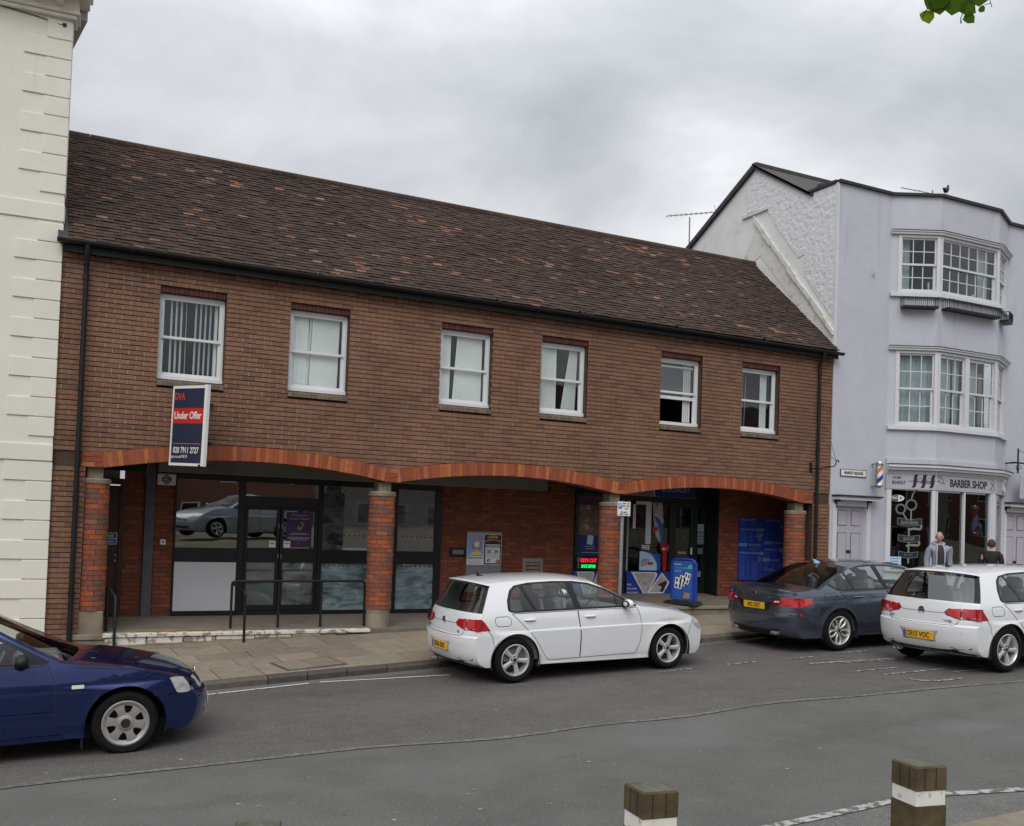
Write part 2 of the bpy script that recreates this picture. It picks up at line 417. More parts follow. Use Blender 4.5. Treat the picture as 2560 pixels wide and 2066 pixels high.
# ------------------------------------------------------------------ ground
def clampx(x): return max(-30.0, min(40.0, x))
def road_z(x, y=0): return -.45+.034*clampx(x)
KERB = [(-40, -3.3), (-5, -3.05), (2.15, -2.55), (6, -2.14), (10.5, -1.75), (13, -1.58), (22, -1.75), (60, -1.9)]
def kerb_y(x): return interp(KERB, x)
def face_z(x): return -.15+.032*clampx(x)
def pav_z(x, y):
    ky = kerb_y(x); t = max(0.0, min(1.0, y/ky))
    return face_z(x)*(1-t)+(road_z(x)+.11)*t
def sheet(name, xs, yf, zf, m, ny=1, kind='structure'):
    b = MB(); vs = []
    for x in xs:
        y0, y1 = yf(x)
        for j in range(ny+1):
            y = y0+(y1-y0)*j/ny; vs.append((x, y, zf(x, y)))
    n = ny+1
    F = [(i*n+j, (i+1)*n+j, (i+1)*n+j+1, i*n+j+1) for i in range(len(xs)-1) for j in range(ny)]
    b.add(vs, F)
    return b.build(name, m, kind=kind)
XS = [-400, -30]+[-30+k*2.5 for k in range(1, 28)]+[40, 400]
sheet('road', XS, lambda x: (-400, 400), road_z, 'asphalt_near', 8)
XR = [-30+.5*k for k in range(0, 141)]
def seam_y(x): return -6.30+.09*sin(x*.9)+.05*sin(x*2.3+1)-.02*x
sheet('road_surfacing', XR, lambda x: (seam_y(x), kerb_y(x)+.05), lambda x, y: road_z(x)+.004, 'asphalt_far', 4)
sheet('road_seam', XR, lambda x: (seam_y(x)-.035-.02*sin(x*3), seam_y(x)+.045), lambda x, y: road_z(x)+.008, 'seam_line')
sheet('channel', XR, lambda x: (kerb_y(x)-.28, kerb_y(x)+.04), lambda x, y: road_z(x)+.008, 'asphalt_edge')
NK = [(-40, -10.6), (6, -10.72), (7, -10.73), (40, -11.2)]
def nkerb(x): return interp(NK, x)
sheet('near_edge_surfacing', XR, lambda x: (nkerb(x)-.1, interp([(-40, -9.8), (5.2, -9.92), (6.5, -9.87), (7.8, -10.1), (12, -10.3), (40, -10.6)], x)), lambda x, y: road_z(x)+.004, 'asphalt_edge')
# painted lines (structure: markings lie on the road)
def strip(name, pts, w, m, dz=.012):
    b = MB(); n = len(pts); vs = []
    for i, (x, y) in enumerate(pts):
        a = Vector(pts[max(0, i-1)]); c = Vector(pts[min(n-1, i+1)]); t = (c-a).normalized(); nn = Vector((-t.y, t.x))
        for s in (-.5, .5):
            q = Vector((x, y))+nn*w*s; vs.append((q.x, q.y, road_z(q.x)+dz))
    b.add(vs, [(2*i, 2*i+2, 2*i+3, 2*i+1) for i in range(n-1)])
    return b.build(name, m, kind='structure')
strip('edge_line', [(5.0, -9.94), (5.7, -9.916), (6.5, -9.87), (7.06, -9.93), (7.8, -10.13), (9, -10.4)], .10, 'worn_paint')
for a, b_ in (((2.05, -2.86), (3.5, -2.62)), ((3.66, -2.60), (5.5, -2.84)), ((8.35, -3.93), (9.05, -3.86)), ((9.7, -3.80), (10.3, -3.79)), ((10.94, -3.78), (11.48, -3.77)), ((12.0, -3.70), (12.9, -3.66))):
    strip('bay_marking', [a, b_], .05, 'worn_paint' if a[0] > 6 else 'white_paint')
for pts, w in (([(10.9, -4.28), (12.75, -4.49)], .07), ([(11.4, -4.45), (12.9, -4.62)], .04), ([(11.05, -5.1), (11.85, -5.12)], .05), ([(11.2, -5.47), (12.4, -5.5)], .06), ([(11.25, -5.88), (11.3, -6.05), (11.5, -6.17), (12.0, -6.18)], .06), ([(12.3, -5.75), (12.9, -5.8)], .05)):
    strip('worn_marking', pts, w, 'worn_paint')
# pale litter specks / gum on the road (too small to count)
gb = MB()
rg = random.Random(3)
for k in range(70):
    x = rg.uniform(-1, 13); y = rg.uniform(-9.6, -5.0); s = rg.uniform(.008, .022); z = road_z(x)+.006; a = rg.uniform(0, 3)
    gb.add([(x+s*cos(a+q)*(1.4 if q in (0, pi) else .8), y+s*sin(a+q), z) for q in (0, pi/2, pi, 3*pi/2)], [(0, 1, 2, 3)])
gb.build('gum_specks', 'worn_paint', label='scattered pale gum specks on the grey road', cat='litter', kind='stuff')

# far pavement: base sheet, slabs and kerb stones
XP = [-30+1.0*k for k in range(0, 71)]
pave = sheet('pavement', XP, lambda x: (kerb_y(x)+.05, .4), lambda x, y: pav_z(x, min(y, 0))-.012, 'joint', 4)
def slab(poly, parent, m='slab_one', th=.05, name='paving_slab', zf=pav_z, dz=0.0, c=.006):
    cx = sum(p[0] for p in poly)/4; cy = sum(p[1] for p in poly)/4
    b = MB(); top = []; mid = []; low = []
    for x, y in poly:
        d = Vector((cx-x, cy-y)).normalized()*c*1.6
        top.append((x+d.x, y+d.y, zf(x+d.x, y+d.y)+dz)); mid.append((x, y, zf(x, y)+dz-c)); low.append((x, y, zf(x, y)-th))
    b.add(top+mid+low, [(0, 1, 2, 3)]+[(i, (i+1) % 4, 4+(i+1) % 4, 4+i) for i in range(4)]+[(4+i, 4+(i+1) % 4, 8+(i+1) % 4, 8+i) for i in range(4)])
    return b.build(name, m, parent)
rs = random.Random(11)
ROWS = [.0, .15, .75, 1.20, 1.65, 2.25, 2.9]      # distance from the kerb face; the first strip is the kerb itself
for r in range(1, 6):
    w0, w1 = ROWS[r], ROWS[r+1]
    x = -3.0+rs.uniform(0, .5)
    while x < 24:
        ln = rs.choice((.6, .75, .9, .62, .8)); x2 = x+ln
        g = .006
        def pt(xx, w): return (xx-w*.10, kerb_y(xx)+w)
        P4 = [pt(x+g, w0+g), pt(x2-g, w0+g), pt(x2-g, w1-g), pt(x+g, w1-g)]
        if P4[0][1] < -.12:
            P4 = [(px, min(py, -.06)) for px, py in P4]
            if not (3.0 < (P4[0][0]+P4[1][0])/2 < 4.35 and 1.0 < w1 < 1.7 and False):
                slab(P4, pave, dz=rs.uniform(-.004, .004))
        x = x2
x = -6.0
kerb = sheet('kerb', XP, lambda x: (kerb_y(x)+.03, kerb_y(x)+.12), lambda x, y: road_z(x)+.05, 'joint')
while x < 26:
    ln = rs.uniform(.55, .95); g = .008; x2 = x+ln
    b = MB(); j = rs.uniform(-.008, .008)
    def kz(xx): return road_z(xx)+.11+j
    vs = []
    for xx in (x+g, x2-g):
        ky = kerb_y(xx)+j
        vs += [(xx, ky, road_z(xx)-.05), (xx, ky, kz(xx)-.03), (xx, ky+.03, kz(xx)-.004), (xx, ky+.15, kz(xx)), (xx, ky+.15, road_z(xx)-.05)]
    b.add(vs, [(i, i+1, 6+i, 5+i) for i in range(4)]+[(0, 4, 3, 2, 1), (5, 6, 7, 8, 9)])
    b.build('kerb_stone', 'kerbstone_one', kerb); x = x2
# inspection cover in the pavement
mh = thing('inspection_cover', (3.7, -2.1, pav_z(3.7, -2.1)), 'long dark steel inspection cover set in the paving near the kerb', 'manhole cover')
slab([(3.16, -1.72), (3.30, -2.24), (4.22, -2.06), (4.08, -1.54)], mh, 'kerbstone_one', name='frame', dz=.010)
slab([(3.22, -1.75), (3.34, -2.18), (3.74, -2.10), (3.62, -1.67)], mh, 'slab_one', name='cover_plate', dz=.017)
slab([(3.64, -1.665), (3.76, -2.095), (4.16, -2.015), (4.04, -1.585)], mh, 'slab_one', name='cover_plate', dz=.017)
# near pavement at the bottom of the view
def near_z(x, y):
    t = max(0, min(1, (-13.0-y)/6.0)); return road_z(x)+.10+.85*t*t*(3-2*t)
np_ = sheet('near_pavement', XP, lambda x: (-43, nkerb(x)-.28), near_z, 'slab_one', 30)
x = -4.0
while x < 14:
    ln = rs.uniform(.85, .95); x2 = x+ln; g = .006
    slab([(x+g, nkerb(x)-.28), (x2-g, nkerb(x2)-.28), (x2-g, nkerb(x2)), (x+g, nkerb(x))], np_, name='kerb_stone', zf=lambda a, b_: road_z(a)+.115, th=.2, c=.015)
    x = x2
# ------------------------------------------------------------------ the brick building
BB = thing('brick_building', (7.9, 0, face_z(7.9)), 'long two storey brown brick building with tiled roof and brick arches', 'building')
X0, X1 = .27, 15.48
SPR = 2.565                    # springing level
BH = .075; BL = .225
EAVE = 5.80
ARCHES = [(.965, 5.43), (5.60, 10.03), (10.235, 14.73)]
RISE, RING = .22, .225
def arch_geo(a):
    xa, xb = a; h = (xb-xa)/2; R = (h*h+RISE*RISE)/(2*RISE); return (xa+xb)/2, SPR+RISE-R, R
def extr(x):
    """height of the arch ring's outer edge at x (None outside)"""
    for i, a in enumerate(ARCHES):
        cx, cz, R = arch_geo(a)
        lo = ARCHES[i-1][1] if i else -9; hi = ARCHES[i+1][0] if i < 2 else 99
        if a[0] <= x <= a[1]: return cz+sqrt(max(0, (R+RING)**2-(x-cx)**2))
    return SPR+RING+.005
WIN = [(1.655, 2.652), (3.665, 4.663), (6.313, 7.317), (8.304, 9.30), (10.968, 11.971), (12.984, 13.988)]
WZ0, WZ1 = 3.875, 5.435
def clip(poly, f):
    out = []; n = len(poly)
    for i in range(n):
        a, b = poly[i], poly[(i+1) % n]; fa, fb = f(a), f(b)
        if fa >= 0: out.append(a)
        if (fa >= 0) != (fb >= 0):
            t = fa/(fa-fb); out.append((a[0]+(b[0]-a[0])*t, a[1]+(b[1]-a[1])*t))
    return out
wall = MB()
fm = lambda u, v, d: (u, d, v)
# solid core of the wall set back from the brick faces
def core(x0, x1, z0, z1, y0=.022, y1=.33): wall.box(x0, x1, y0, y1, z0, z1)
xs = [X0]+[v for w in WIN for v in w]+[X1]
for i in range(0, len(xs), 2): core(xs[i]+.0, xs[i+1], 3.10, 5.86)
for a, b in WIN: core(a, b, 3.10, WZ0-.02); core(a, b, WZ1+.01, 5.86)
core(X0, .70, -.4, 3.10); core(15.0, X1, -.1, 3.10)
# spandrels: strips under z=3.10 following the arch backs
N = 120
for k in range(N):
    xa = .70+(15.0-.70)*k/N; xb = .70+(15.0-.70)*(k+1)/N
    wall.prism([(xa, extr(xa+1e-4)-.06), (xb, extr(xb-1e-4)-.06), (xb, 3.10), (xa, 3.10)], .022, .33, fm)
wallo = wall.build('wall', 'mortar_deep', BB)
# courses
bricks = []          # (poly, depth)
perps = MB()
def course_intervals(z0, z1):
    iv = [(X0, X1)]
    if z1 > WZ0 and z0 < WZ1-.02:
        out = []
        p = X0
        for a, b in WIN: out.append((p, a)); p = b
        out.append((p, X1)); iv = out
    if z1 < SPR+.01: iv = [(X0, .72), (14.98, X1)]
    return iv
rb = random.Random(5)
zlow = SPR-BH*44
for c in range(-44, 42):
    z0 = SPR+BH*c+.006; z1 = z0+.063
    if z1 < -.35: continue
    for (a, b) in course_intervals(z0, z1):
        off = (c % 2)*BL/2
        if z1 > SPR and z0 < 3.1:
            perpstrip = None
        k0 = int(math.floor((a-off)/BL))-1
        x = k0*BL+off
        while x < b:
            l, r = max(x+.005, a), min(x+BL-.005, b)
            if r-l > .02:
                poly = [(l, z0), (r, z0), (r, z1), (l, z1)]
                if z0 < 3.12 and z1 > SPR:
                    xm = (l+r)/2; e0 = extr(xm); s = (extr(xm+.02)-extr(xm-.02))/.04
                    poly = clip(poly, lambda p: p[1]-(e0+s*(p[0]-xm))-.004)
                if len(poly) > 2 and not (z1 <= SPR and z0 < pav_z(max(l, 0), 0)-.2):
                    bricks.append((poly, rb.uniform(-.0025, .0025)))
            x += BL
        # light perpend mortar, nearly flush, behind the bricks of this course
        if z0 > 3.12 or z1 < SPR: perps.box(a, b, .004, .023, z0, z1)
        else:
            n = 90
            for q in range(n):
                xa = a+(b-a)*q/n; xb = a+(b-a)*(q+1)/n; e0 = max(extr(xa+1e-4), extr(xb-1e-4))+.004
                if z1 > e0: perps.box(xa, xb, .004, .023, max(z0, e0), z1)
perps.build('perpend_mortar', 'mortar', wallo)
def score(b):
    cx = sum(p[0] for p in b[0])/len(b[0]); cz = sum(p[1] for p in b[0])/len(b[0])
    d = Vector((cx, 0, cz))-CAM
    full = 1 if (b[0][1][0]-b[0][0][0]) > .2 and len(b[0]) == 4 else .3
    hide = .1 if cz < 2.5 or (.5 < cx < .68) or (1.85 < cx < 2.5 and cz < 4) else 1
    return full*hide/d.length**2
bricks.sort(key=score, reverse=True)
shared = {}
for poly, j in bricks[:300]:
    l, r, z0 = poly[0][0], poly[1][0], poly[0][1]
    ln = round(r-l, 3)
    if ln not in shared:
        shared[ln] = MB().cbox(0, ln, 0, .06, 0, .063, .004).mesh('brick', 'brick_one')
    o = bpy.data.objects.new('brick', shared[ln]); o.location = (l, j, z0); link(o, wallo)
many = MB()
for poly, j in bricks[300:]:
    many.prism(poly, j, .03, fm)
many.build('brickwork', 'brick_many', wallo, kind='stuff')
# corbel course and dentils under the eaves
cb = MB()
z0 = SPR+BH*41+.004
x = X0
while x < X1-.02:
    cb.cbox(x+.004, min(x+.221, X1), -.03, .05, z0, z0+.067, .004); x += .225
cb.build('corbel_course', 'brick_many', wallo, kind='stuff')
x = X0+.12
z1_ = z0+.075
while x < X1-.12:
    MB().cbox(x, x+.10, -.055, .05, z1_, z1_+.068, .004).build('dentil', 'brick_one' if rb.random() < .7 else 'voussoir_one', wallo); x += .3375
MB().box(X0, X1, .0, .3, z1_, z1_+.2).build('eaves_board', 'gutter_black', wallo)
# arch rings: every voussoir its own piece
vmesh = None
for ai, a in enumerate(ARCHES):
    cx, cz, R = arch_geo(a); h = (a[1]-a[0])/2; th = math.asin(h/R)
    n = int(2*th*R/.0715)
    for k in range(n):
        t0 = -th+2*th*k/n; t1 = -th+2*th*(k+1)/n; g = .0032/R
        q = []
        for t, rr in ((t0+g, R), (t1-g, R), (t1-g, R+RING), (t0+g, R+RING)): q.append((cx+rr*sin(t), cz+rr*cos(t)))
        if k == 0: q[3] = (max(q[3][0], a[0]-.09), q[3][1])
        MB().prism(q, -.012+rb.uniform(-.004, .004), .34, fm).build('voussoir', 'voussoir_one', wallo)
    ring = MB(); n = 40
    for k in range(n):
        t0 = -th+2*th*k/n; t1 = -th+2*th*(k+1)/n
        ring.prism([(cx+rr*sin(t), cz+rr*cos(t)) for t, rr in ((t0, R+.004), (t1, R+.004), (t1, R+RING-.004), (t0, R+RING-.004))], -.004, .335, fm)
    ring.build('arch_joint_mortar', 'mortar', wallo)
# springer blocks (short stacks of red brick between the arches)
for xa, xb, n in ((.66, .955, 3), (5.435, 5.595, 3), (10.035, 10.23, 3), (14.74, 14.985, 3)):
    for k in range(n):
        zz = SPR+k*.0755
        w = (xb-xa)
        flare = .0 if xa < 1 or xa > 14 else .012*k
        if w > .2 and k % 2 == 0:
            s = xa+w*.62
            MB().cbox(xa, s-.004, -.012, .34, zz+.003, zz+.071, .004).build('voussoir', 'voussoir_one', wallo)
            MB().cbox(s+.004, xb, -.012, .34, zz+.003, zz+.071, .004).build('voussoir', 'voussoir_one', wallo)
        else:
            MB().cbox(xa-flare, xb+flare, -.012, .34, zz+.003, zz+.071, .004).build('voussoir', 'voussoir_one', wallo)
    MB().box(xa-.03 if 1 < xa < 14 else xa, xb+.03 if 1 < xa < 14 else xb, .0, .33, SPR, SPR+.226).build('springer_mortar', 'mortar', wallo)

# ---- columns: round brick shafts with stone neck, cap and base
def column(cx, zb, sq=False):
    cy = .215; r = .222
    b = MB(); z = zb+.335
    k = 0
    top = 2.325
    nc = int(round((top-z)/.0755)); bh = (top-z)/nc
    for c in range(nc):
        n = 7; a0 = (c % 2)*pi/n+rb.uniform(-.1, .1)
        for q in range(n):
            t0 = a0+2*pi*q/n+.02; t1 = a0+2*pi*(q+1)/n-.02; rr = r+rb.uniform(-.003, .003)
            vs = []
            for zz in (z+c*bh+.005, z+(c+1)*bh-.005):
                for s in range(4):
                    t = t0+(t1-t0)*s/3; vs.append((cx+rr*cos(t), cy+rr*sin(t), zz))
                for s in (3, 0):
                    t = t0+(t1-t0)*s/3; vs.append((cx+(rr-.06)*cos(t), cy+(rr-.06)*sin(t), zz))
            b.add(vs, [(0, 1, 2, 3, 4, 5), (11, 10, 9, 8, 7, 6)]+[(i, (i+1) % 6, 6+(i+1) % 6, 6+i) for i in range(6)])
    T = Matrix.Translation((cx, cy, 0))
    sh = MB().lathe([(r-.016, zb+.3), (r-.016, top)], 28, T).build('column', 'mortar', BB, smooth=True)
    b.build('column_brickwork', 'columnbrick_many', sh, kind='stuff')
    MB().lathe([(.0, top), (r+.012, top), (r+.016, top+.015), (r+.016, top+.06), (r, top+.078), (.12, top+.085)], 28, T).build('capital', 'stone', sh, smooth=40)
    MB().cbox(cx-.112, cx+.112, cy-.13, cy+.13, top+.08, SPR-.002, .006).build('neck_block', 'stone', sh)
    if sq: MB().cbox(cx-.195, cx+.195, cy-.2, cy+.2, zb-.02, zb+.335, .012).build('base', 'stone', sh)
    else: MB().lathe([(.0, zb-.06), (.198, zb-.06), (.20, zb+.30), (.19, zb+.325), (.0, zb+.335)], 28, T).build('base', 'stone', sh, smooth=40)
column(.86, .085, True); column(5.415, .06); column(10.05, .30); column(14.70, .42, True)
# stone plinth block at the left column
MB().cbox(.50, 1.16, -.06, .42, .0, .085, .012).cbox(.56, 1.13, -.03, .42, -.2, 0, .01).build('plinth', 'stone', BB)

# ---- upstairs windows
def sash(i, a, b):
    w = bpy.data.objects.new('window', bpy.data.meshes.new('window'))
    link(w, BB)
    # dark brick lintel: soldier bricks set back
    n = 14; ws = (b-a)/n
    for k in range(n):
        MB().cbox(a+k*ws+.003, a+(k+1)*ws-.003, .035+rb.uniform(0, .004), .3, WZ1-.115, WZ1, .003).build('lintel_brick', 'lintel_one', w)
    MB().box(a, b, .05, .3, WZ1-.112, WZ1+.0).build('lintel_mortar', 'mortar_deep', w)
    # sloping brick-on-edge sill
    n = 13; ws = (b-a)/n
    for k in range(n):
        xa, xb = a+k*ws+.004, a+(k+1)*ws-.004
        MB().prism([(-.022, WZ0), (.16, WZ0), (.16, WZ0+.115), (-.022, WZ0+.065)], xa, xb, lambda u, v, d: (d, u, v)).build('sill_brick', 'sillbrick_one', w)
    MB().prism([(-.012, WZ0+.005), (.16, WZ0+.005), (.16, WZ0+.108), (-.012, WZ0+.058)], a+.005, b-.005, lambda u, v, d: (d, u, v)).build('sill_mortar', 'mortar', w)
    f0, f1 = WZ0+.112, WZ1-.118
    y0, y1 = .125, .205
    fr = MB()
    fr.cbox(a+.004, a+.05, y0, y1, f0, f1, .006).cbox(b-.05, b-.004, y0, y1, f0, f1, .006)
    fr.cbox(a+.05, b-.05, y0, y1, f1-.055, f1, .006).cbox(a-.0, b+.0, y0-.03, y1, f0-.004, f0+.062, .006)
    mid = f0+(f1-f0)*.492
    opn = i == 4
    lo_top = mid+.012
    if opn: lo_top = f0+.77
    fr.cbox(a+.05, b-.05, y0+.012, y1-.02, mid-.02, mid+.025, .005)
    for (s0, s1, z0, z1, yy) in ((a+.05, a+.085, mid, f1-.055, .14), (b-.085, b-.05, mid, f1-.055, .14), (a+.05, a+.088, f0+.062, mid, .165), (b-.088, b-.05, f0+.062, mid, .165)):
        fr.box(s0, s1, yy, yy+.03, z0, z1)
    fr.box(a+.085, b-.085, .14, .17, f1-.09, f1-.055)
    w.data = fr.mesh('window', 'upvc')
    rail = MB()
    if opn:
        rail.cbox(a+.088, b-.088, .155, .195, f0+.52, f0+.585, .005)
        rail.cbox(a+.088, b-.088, .185, .21, f1-.17, f1-.135, .005)
    else:
        rail.cbox(a+.088, b-.088, .165, .195, f0+.062, f0+.115, .005)
    rail.build('sash_rail', 'upvc', w)
    MB().box(a+.08, b-.08, .152, .156, mid+.02, f1-.085).build('pane', 'pane_clear', w)
    if opn: MB().box(a+.08, b-.08, .176, .18, f0+.56, f1-.16).build('pane', 'pane_clear', w)
    else: MB().box(a+.08, b-.08, .178, .182, f0+.11, mid).build('pane', 'pane_clear', w)
    # room behind
    rm = MB()
    rm.add([(a-.3, .34, f0-.1), (b+.3, .34, f0-.1), (b+.3, .34, f1+.1), (a-.3, .34, f1+.1), (a-.3, 2.4, f0-.1), (b+.3, 2.4, f0-.1), (b+.3, 2.4, f1+.1), (a-.3, 2.4, f1+.1)], [(4, 5, 6, 7), (0, 1, 5, 4), (3, 7, 6, 2), (0, 4, 7, 3), (1, 2, 6, 5)])
    rm.build('room', 'dark_room', w)
    # vertical blind slats: (x fraction top, bottom, width, turn)
    rr = random.Random(40+i)
    S = []
    W_ = b-a-.16
    if i == 0:
        for k in range(11):
            if k in (0, 5): continue
            S.append((.06+k*.088, .06+k*.088+(-.012 if k > 5 else .0), .062 if k != 4 else .02, .95))
        S += [(.955, .955, .05, .3)]
    elif i == 1:
        for k in range(5): S.append((.07+k*.058, .05+k*.060, .085, .35))
        for k in range(10): S.append((.40+k*.058, .36+k*.060, .085, .3))
        S[5] = (.385, .345, .06, .6)
    elif i == 2:
        for k in range(4): S.append((.03+k*.055, .03+k*.052, .085, .35))
        for k in range(9): S.append((.42+k*.062, .34+k*.072, .088, .3))
    elif i == 3:
        for k in range(6): S.append((.04+k*.07, .06+k*.068, .09, .4))
        for k in range(5): S.append((.80+k*.035, .60+k*.075, .085, .45))
    elif i == 4:
        for k in range(4): S.append((.76+k*.055, .76+k*.055, .075, .5))
    else:
        for k in range(4): S.append((.72+k*.05, .72+k*.05, .08, .4))
        for k in range(3): S.append((.06+k*.09, .06+k*.075, .06, 1.1))
    for (ft, fb, sw, turn) in S:
        xt = a+.08+W_*ft; xb = a+.08+W_*fb; dx = sw*cos(turn)/2; dy = sw*sin(turn)/2
        zt = f1-.06; zb = f0+.09
        MB().add([(xb-dx, .222-dy, zb), (xb+dx, .222+dy, zb), (xt+dx, .222+dy, zt), (xt-dx, .222-dy, zt), (xb-dx, .2235-dy, zb), (xb+dx, .2235+dy, zb), (xt+dx, .2235+dy, zt), (xt-dx, .2235-dy, zt)], [(0, 1, 2, 3), (7, 6, 5, 4), (0, 3, 7, 4), (1, 5, 6, 2), (3, 2, 6, 7), (0, 4, 5, 1)]).build('blind_slat', 'blind_blue' if i == 0 else 'blind', w)
    return w
glass('pane_clear', (.94, .96, .96), .012, ripple=.0012, ior=1.5)
for i, (a, b) in enumerate(WIN): sash(i, a, b)

# ---- roof
RY, RZ = 2.69, 8.405           # ridge
EY, EZ_ = -.17, 5.875          # tile lower edge
sl = sqrt((RY-EY)**2+(RZ-EZ_)**2); uy, uz = (RY-EY)/sl, (RZ-EZ_)/sl; ny_, nz_ = -uz, uy
def roofp(x, s, d):
    d = d+.012*sin(x*.9+s*.7)*sin(s*.8)+.006*sin(x*2.7+1.3)*sin(s*.8)      # slight unevenness of an old roof
    return (x, EY+uy*s+ny_*d, EZ_+uz*s+nz_*d)
rf = MB()
rf.prism([(X0-.05, 0.02), (X1+.0, 0.02), (X1+.0, sl), (X0-.05, sl)], -.10, -.03, roofp)
rf.add([(X0-.05, RY, RZ-.03), (X1, RY, RZ-.03), (X1, 2*RY+.2, EZ_), (X0-.05, 2*RY+.2, EZ_)], [(0, 1, 2, 3)])
roof = rf.build('roof', 'mortar_deep', BB)
tiles = []
rt_ = random.Random(21)
GA = .098; TW = .165
nc = int(sl/GA)
patch = [(2.0, 1.0, 1.1), (4.2, 1.9, 1.2), (6.0, .9, 1.2), (8.2, .5, 1.6), (10.0, 1.6, 1.3), (11.8, .8, 1.2), (3.0, 2.6, .9)]
for c in range(nc+1):
    s = c*GA; off = (c % 2)*TW/2
    x = X0-.04-TW+off
    while x < X1:
        l, r = max(x+.002, X0-.04), min(x+TW-.002, X1-.005)
        if r-l > .03: tiles.append((l, r, s, rt_.uniform(-.004, .008), rt_.uniform(-.02, .02)))
        x += TW
def tscore(t):
    d = Vector(roofp((t[0]+t[1])/2, t[2], 0))-CAM
    return (1 if t[1]-t[0] > .15 else .2)/d.length**2
tiles.sort(key=tscore, reverse=True)
TL = .135
tmesh = MB().prism([(0, 0), (TW-.004, 0), (TW-.004, TL), (0, TL)], .004, .022, lambda u, v, d: (u, uy*v+ny_*(d-.019*v/TL), uz*v+nz_*(d-.019*v/TL))).mesh('tile', 'tile_one')
cnt = 0
rest = MB(); pale = MB()
rp_ = random.Random(77)
spots = [(rp_.uniform(1.5, 13.5), rp_.uniform(.1, 3.4), rp_.uniform(.25, .8)) for k in range(26)]
def is_pale(x, s):
    return rp_.random() < .010 or any(abs(x-a) < w and abs(s-b) < w*.35 and rp_.random() < .12 for a, b, w in spots)
for l, r, s, j, sk in tiles:
    if is_pale((l+r)/2, s):
        d0 = j+.001
        pale.prism([(l, s-sk*.3), (r, s+sk*.3), (r, s+TL), (l, s+TL)], .004, .023, lambda u, v, d: roofp(u, v, d0+d-.019*(v-s)/TL)); continue
    if cnt < 300 and r-l > .155:
        o = bpy.data.objects.new('tile', tmesh); p = roofp(l, s, .0+j); o.location = p; o.rotation_euler = (0, sk*.6, 0); link(o, roof); cnt += 1
    else:
        w = r-l; d0 = j
        rest.prism([(l, s-sk*.3), (r, s+sk*.3), (r, s+TL), (l, s+TL)], .004, .022, lambda u, v, d: roofp(u, v, d0+d-.019*(v-s)/TL))
rest.build('tiling', 'tile_many', roof, kind='stuff')
pale.build('newer_tiles', 'tile_pale', roof, kind='stuff')
# ridge tiles
x = X0-.05
while x < X1-.02:
    x2 = min(x+.45, X1)
    T = Matrix.Translation((x+.004, RY, RZ-.03)) @ Matrix.Rotation(radians(90), 4, 'Y')
    MB().lathe([(.085, 0), (.095, 0), (.095, x2-x-.008), (.085, x2-x-.008)], 12, T).build('ridge_tile', 'tile_one', roof, smooth=40); x = x2
MB().prism([(EY+.05, EZ_-.02), (RY, RZ-.02), (2*RY-EY, EZ_-.02)], X0-.02, X0+.05, lambda u, v, d: (d, u, v)).build('gable', 'brick_many', roof)
# lead verge at left end
MB().prism([(X0-.07, -.02), (X0+.07, -.02), (X0+.02, 2.1), (X0-.07, 2.1)], .014, .024, roofp).build('lead_flashing', 'iron', roof)

# ---- gutter and downpipes
gt = MB()
prof = [(.055*cos(t), .055*sin(t)) for t in [pi+pi*k/8 for k in range(9)]]
vs = []; xsG = [X0-.08+(15.56-X0+.08)*k/40 for k in range(41)]
for k, x in enumerate(xsG):
    z = 5.865-.03*k/40
    for (u, v) in prof: vs.append((x, -.20+u, z+v))
gt.add(vs, [(i*9+j, (i+1)*9+j, (i+1)*9+j+1, i*9+j+1) for i in range(40) for j in range(8)])
go = gt.build('gutter', 'gutter_black', BB, smooth=True)
so_ = go.modifiers.new('s', 'SOLIDIFY'); so_.thickness = .006
for x in (1.2, 4.1, 7.3, 9.0, 9.1, 11.2, 13.4): MB().lathe([(.064, -.04), (.064, .04)], 10, Matrix.Translation((x, -.2, 5.852)) @ Matrix.Rotation(pi/2, 4, 'Y'), a0=0, a1=2*pi).build('gutter_union', 'gutter_black', go, smooth=True)
MB().box(X0, X1, -.145, -.125, 5.70, 5.83).build('fascia_board', 'gutter_black', BB)
for x, zb in ((.60, -.12), (15.02, .38)):
    d = MB(); pts = [(x, -.20, 5.83), (x, -.20, 5.70), (x, -.085, 5.55), (x, -.085, 5.4), (x, -.085, zb)]
    d.tube(pts, .038, 12)
    dp = d.build('downpipe', 'gutter_black', BB, smooth=40)
    for z in (5.35, 3.7, 2.1, .7): MB().lathe([(.0, -.03), (.047, -.03), (.047, .03), (0, .03)], 12, Matrix.Translation((x, -.085, z))).build('pipe_collar', 'gutter_black', dp, smooth=40)
# ------------------------------------------------------------------ arcade behind the columns
BY = 1.71
mat('poster_white', (.62, .63, .66), .5, var=.04)
mat('panel_white', (.50, .51, .54), .5, var=.03, scale=2)
mat('panel_grey', (.17, .18, .19), .6, var=.1, scale=3)
mat('steel', (.30, .29, .27), .4, var=.1, metal=.6)
mat('fascia_grey', (.20, .185, .165), .7, var=.12, scale=2, stain=((.10, .095, .09), 1.2, .55, .2, .6))
mat('pilaster', (.085, .085, .10), .6, var=.15, scale=6)
mat('door_brown', (.055, .022, .012), .5, var=.3, scale=5)
mat('blue', (.018, .045, .30), .4, var=.05)
mat('deepblue', (.012, .024, .13), .45, var=.06)
mat('midblue', (.03, .10, .38), .45, var=.06)
mat('skyblue', (.16, .34, .62), .5, var=.05)
mat('paleblue', (.42, .60, .78), .5, var=.05)
mat('navy', (.018, .026, .058), .45, var=.06, scale=3)
mat('red', (.48, .022, .016), .45, var=.05)
mat('keyred', (.30, .012, .012), .45, var=.08)
mat('print_red', (.62, .05, .035), .5, var=.03)
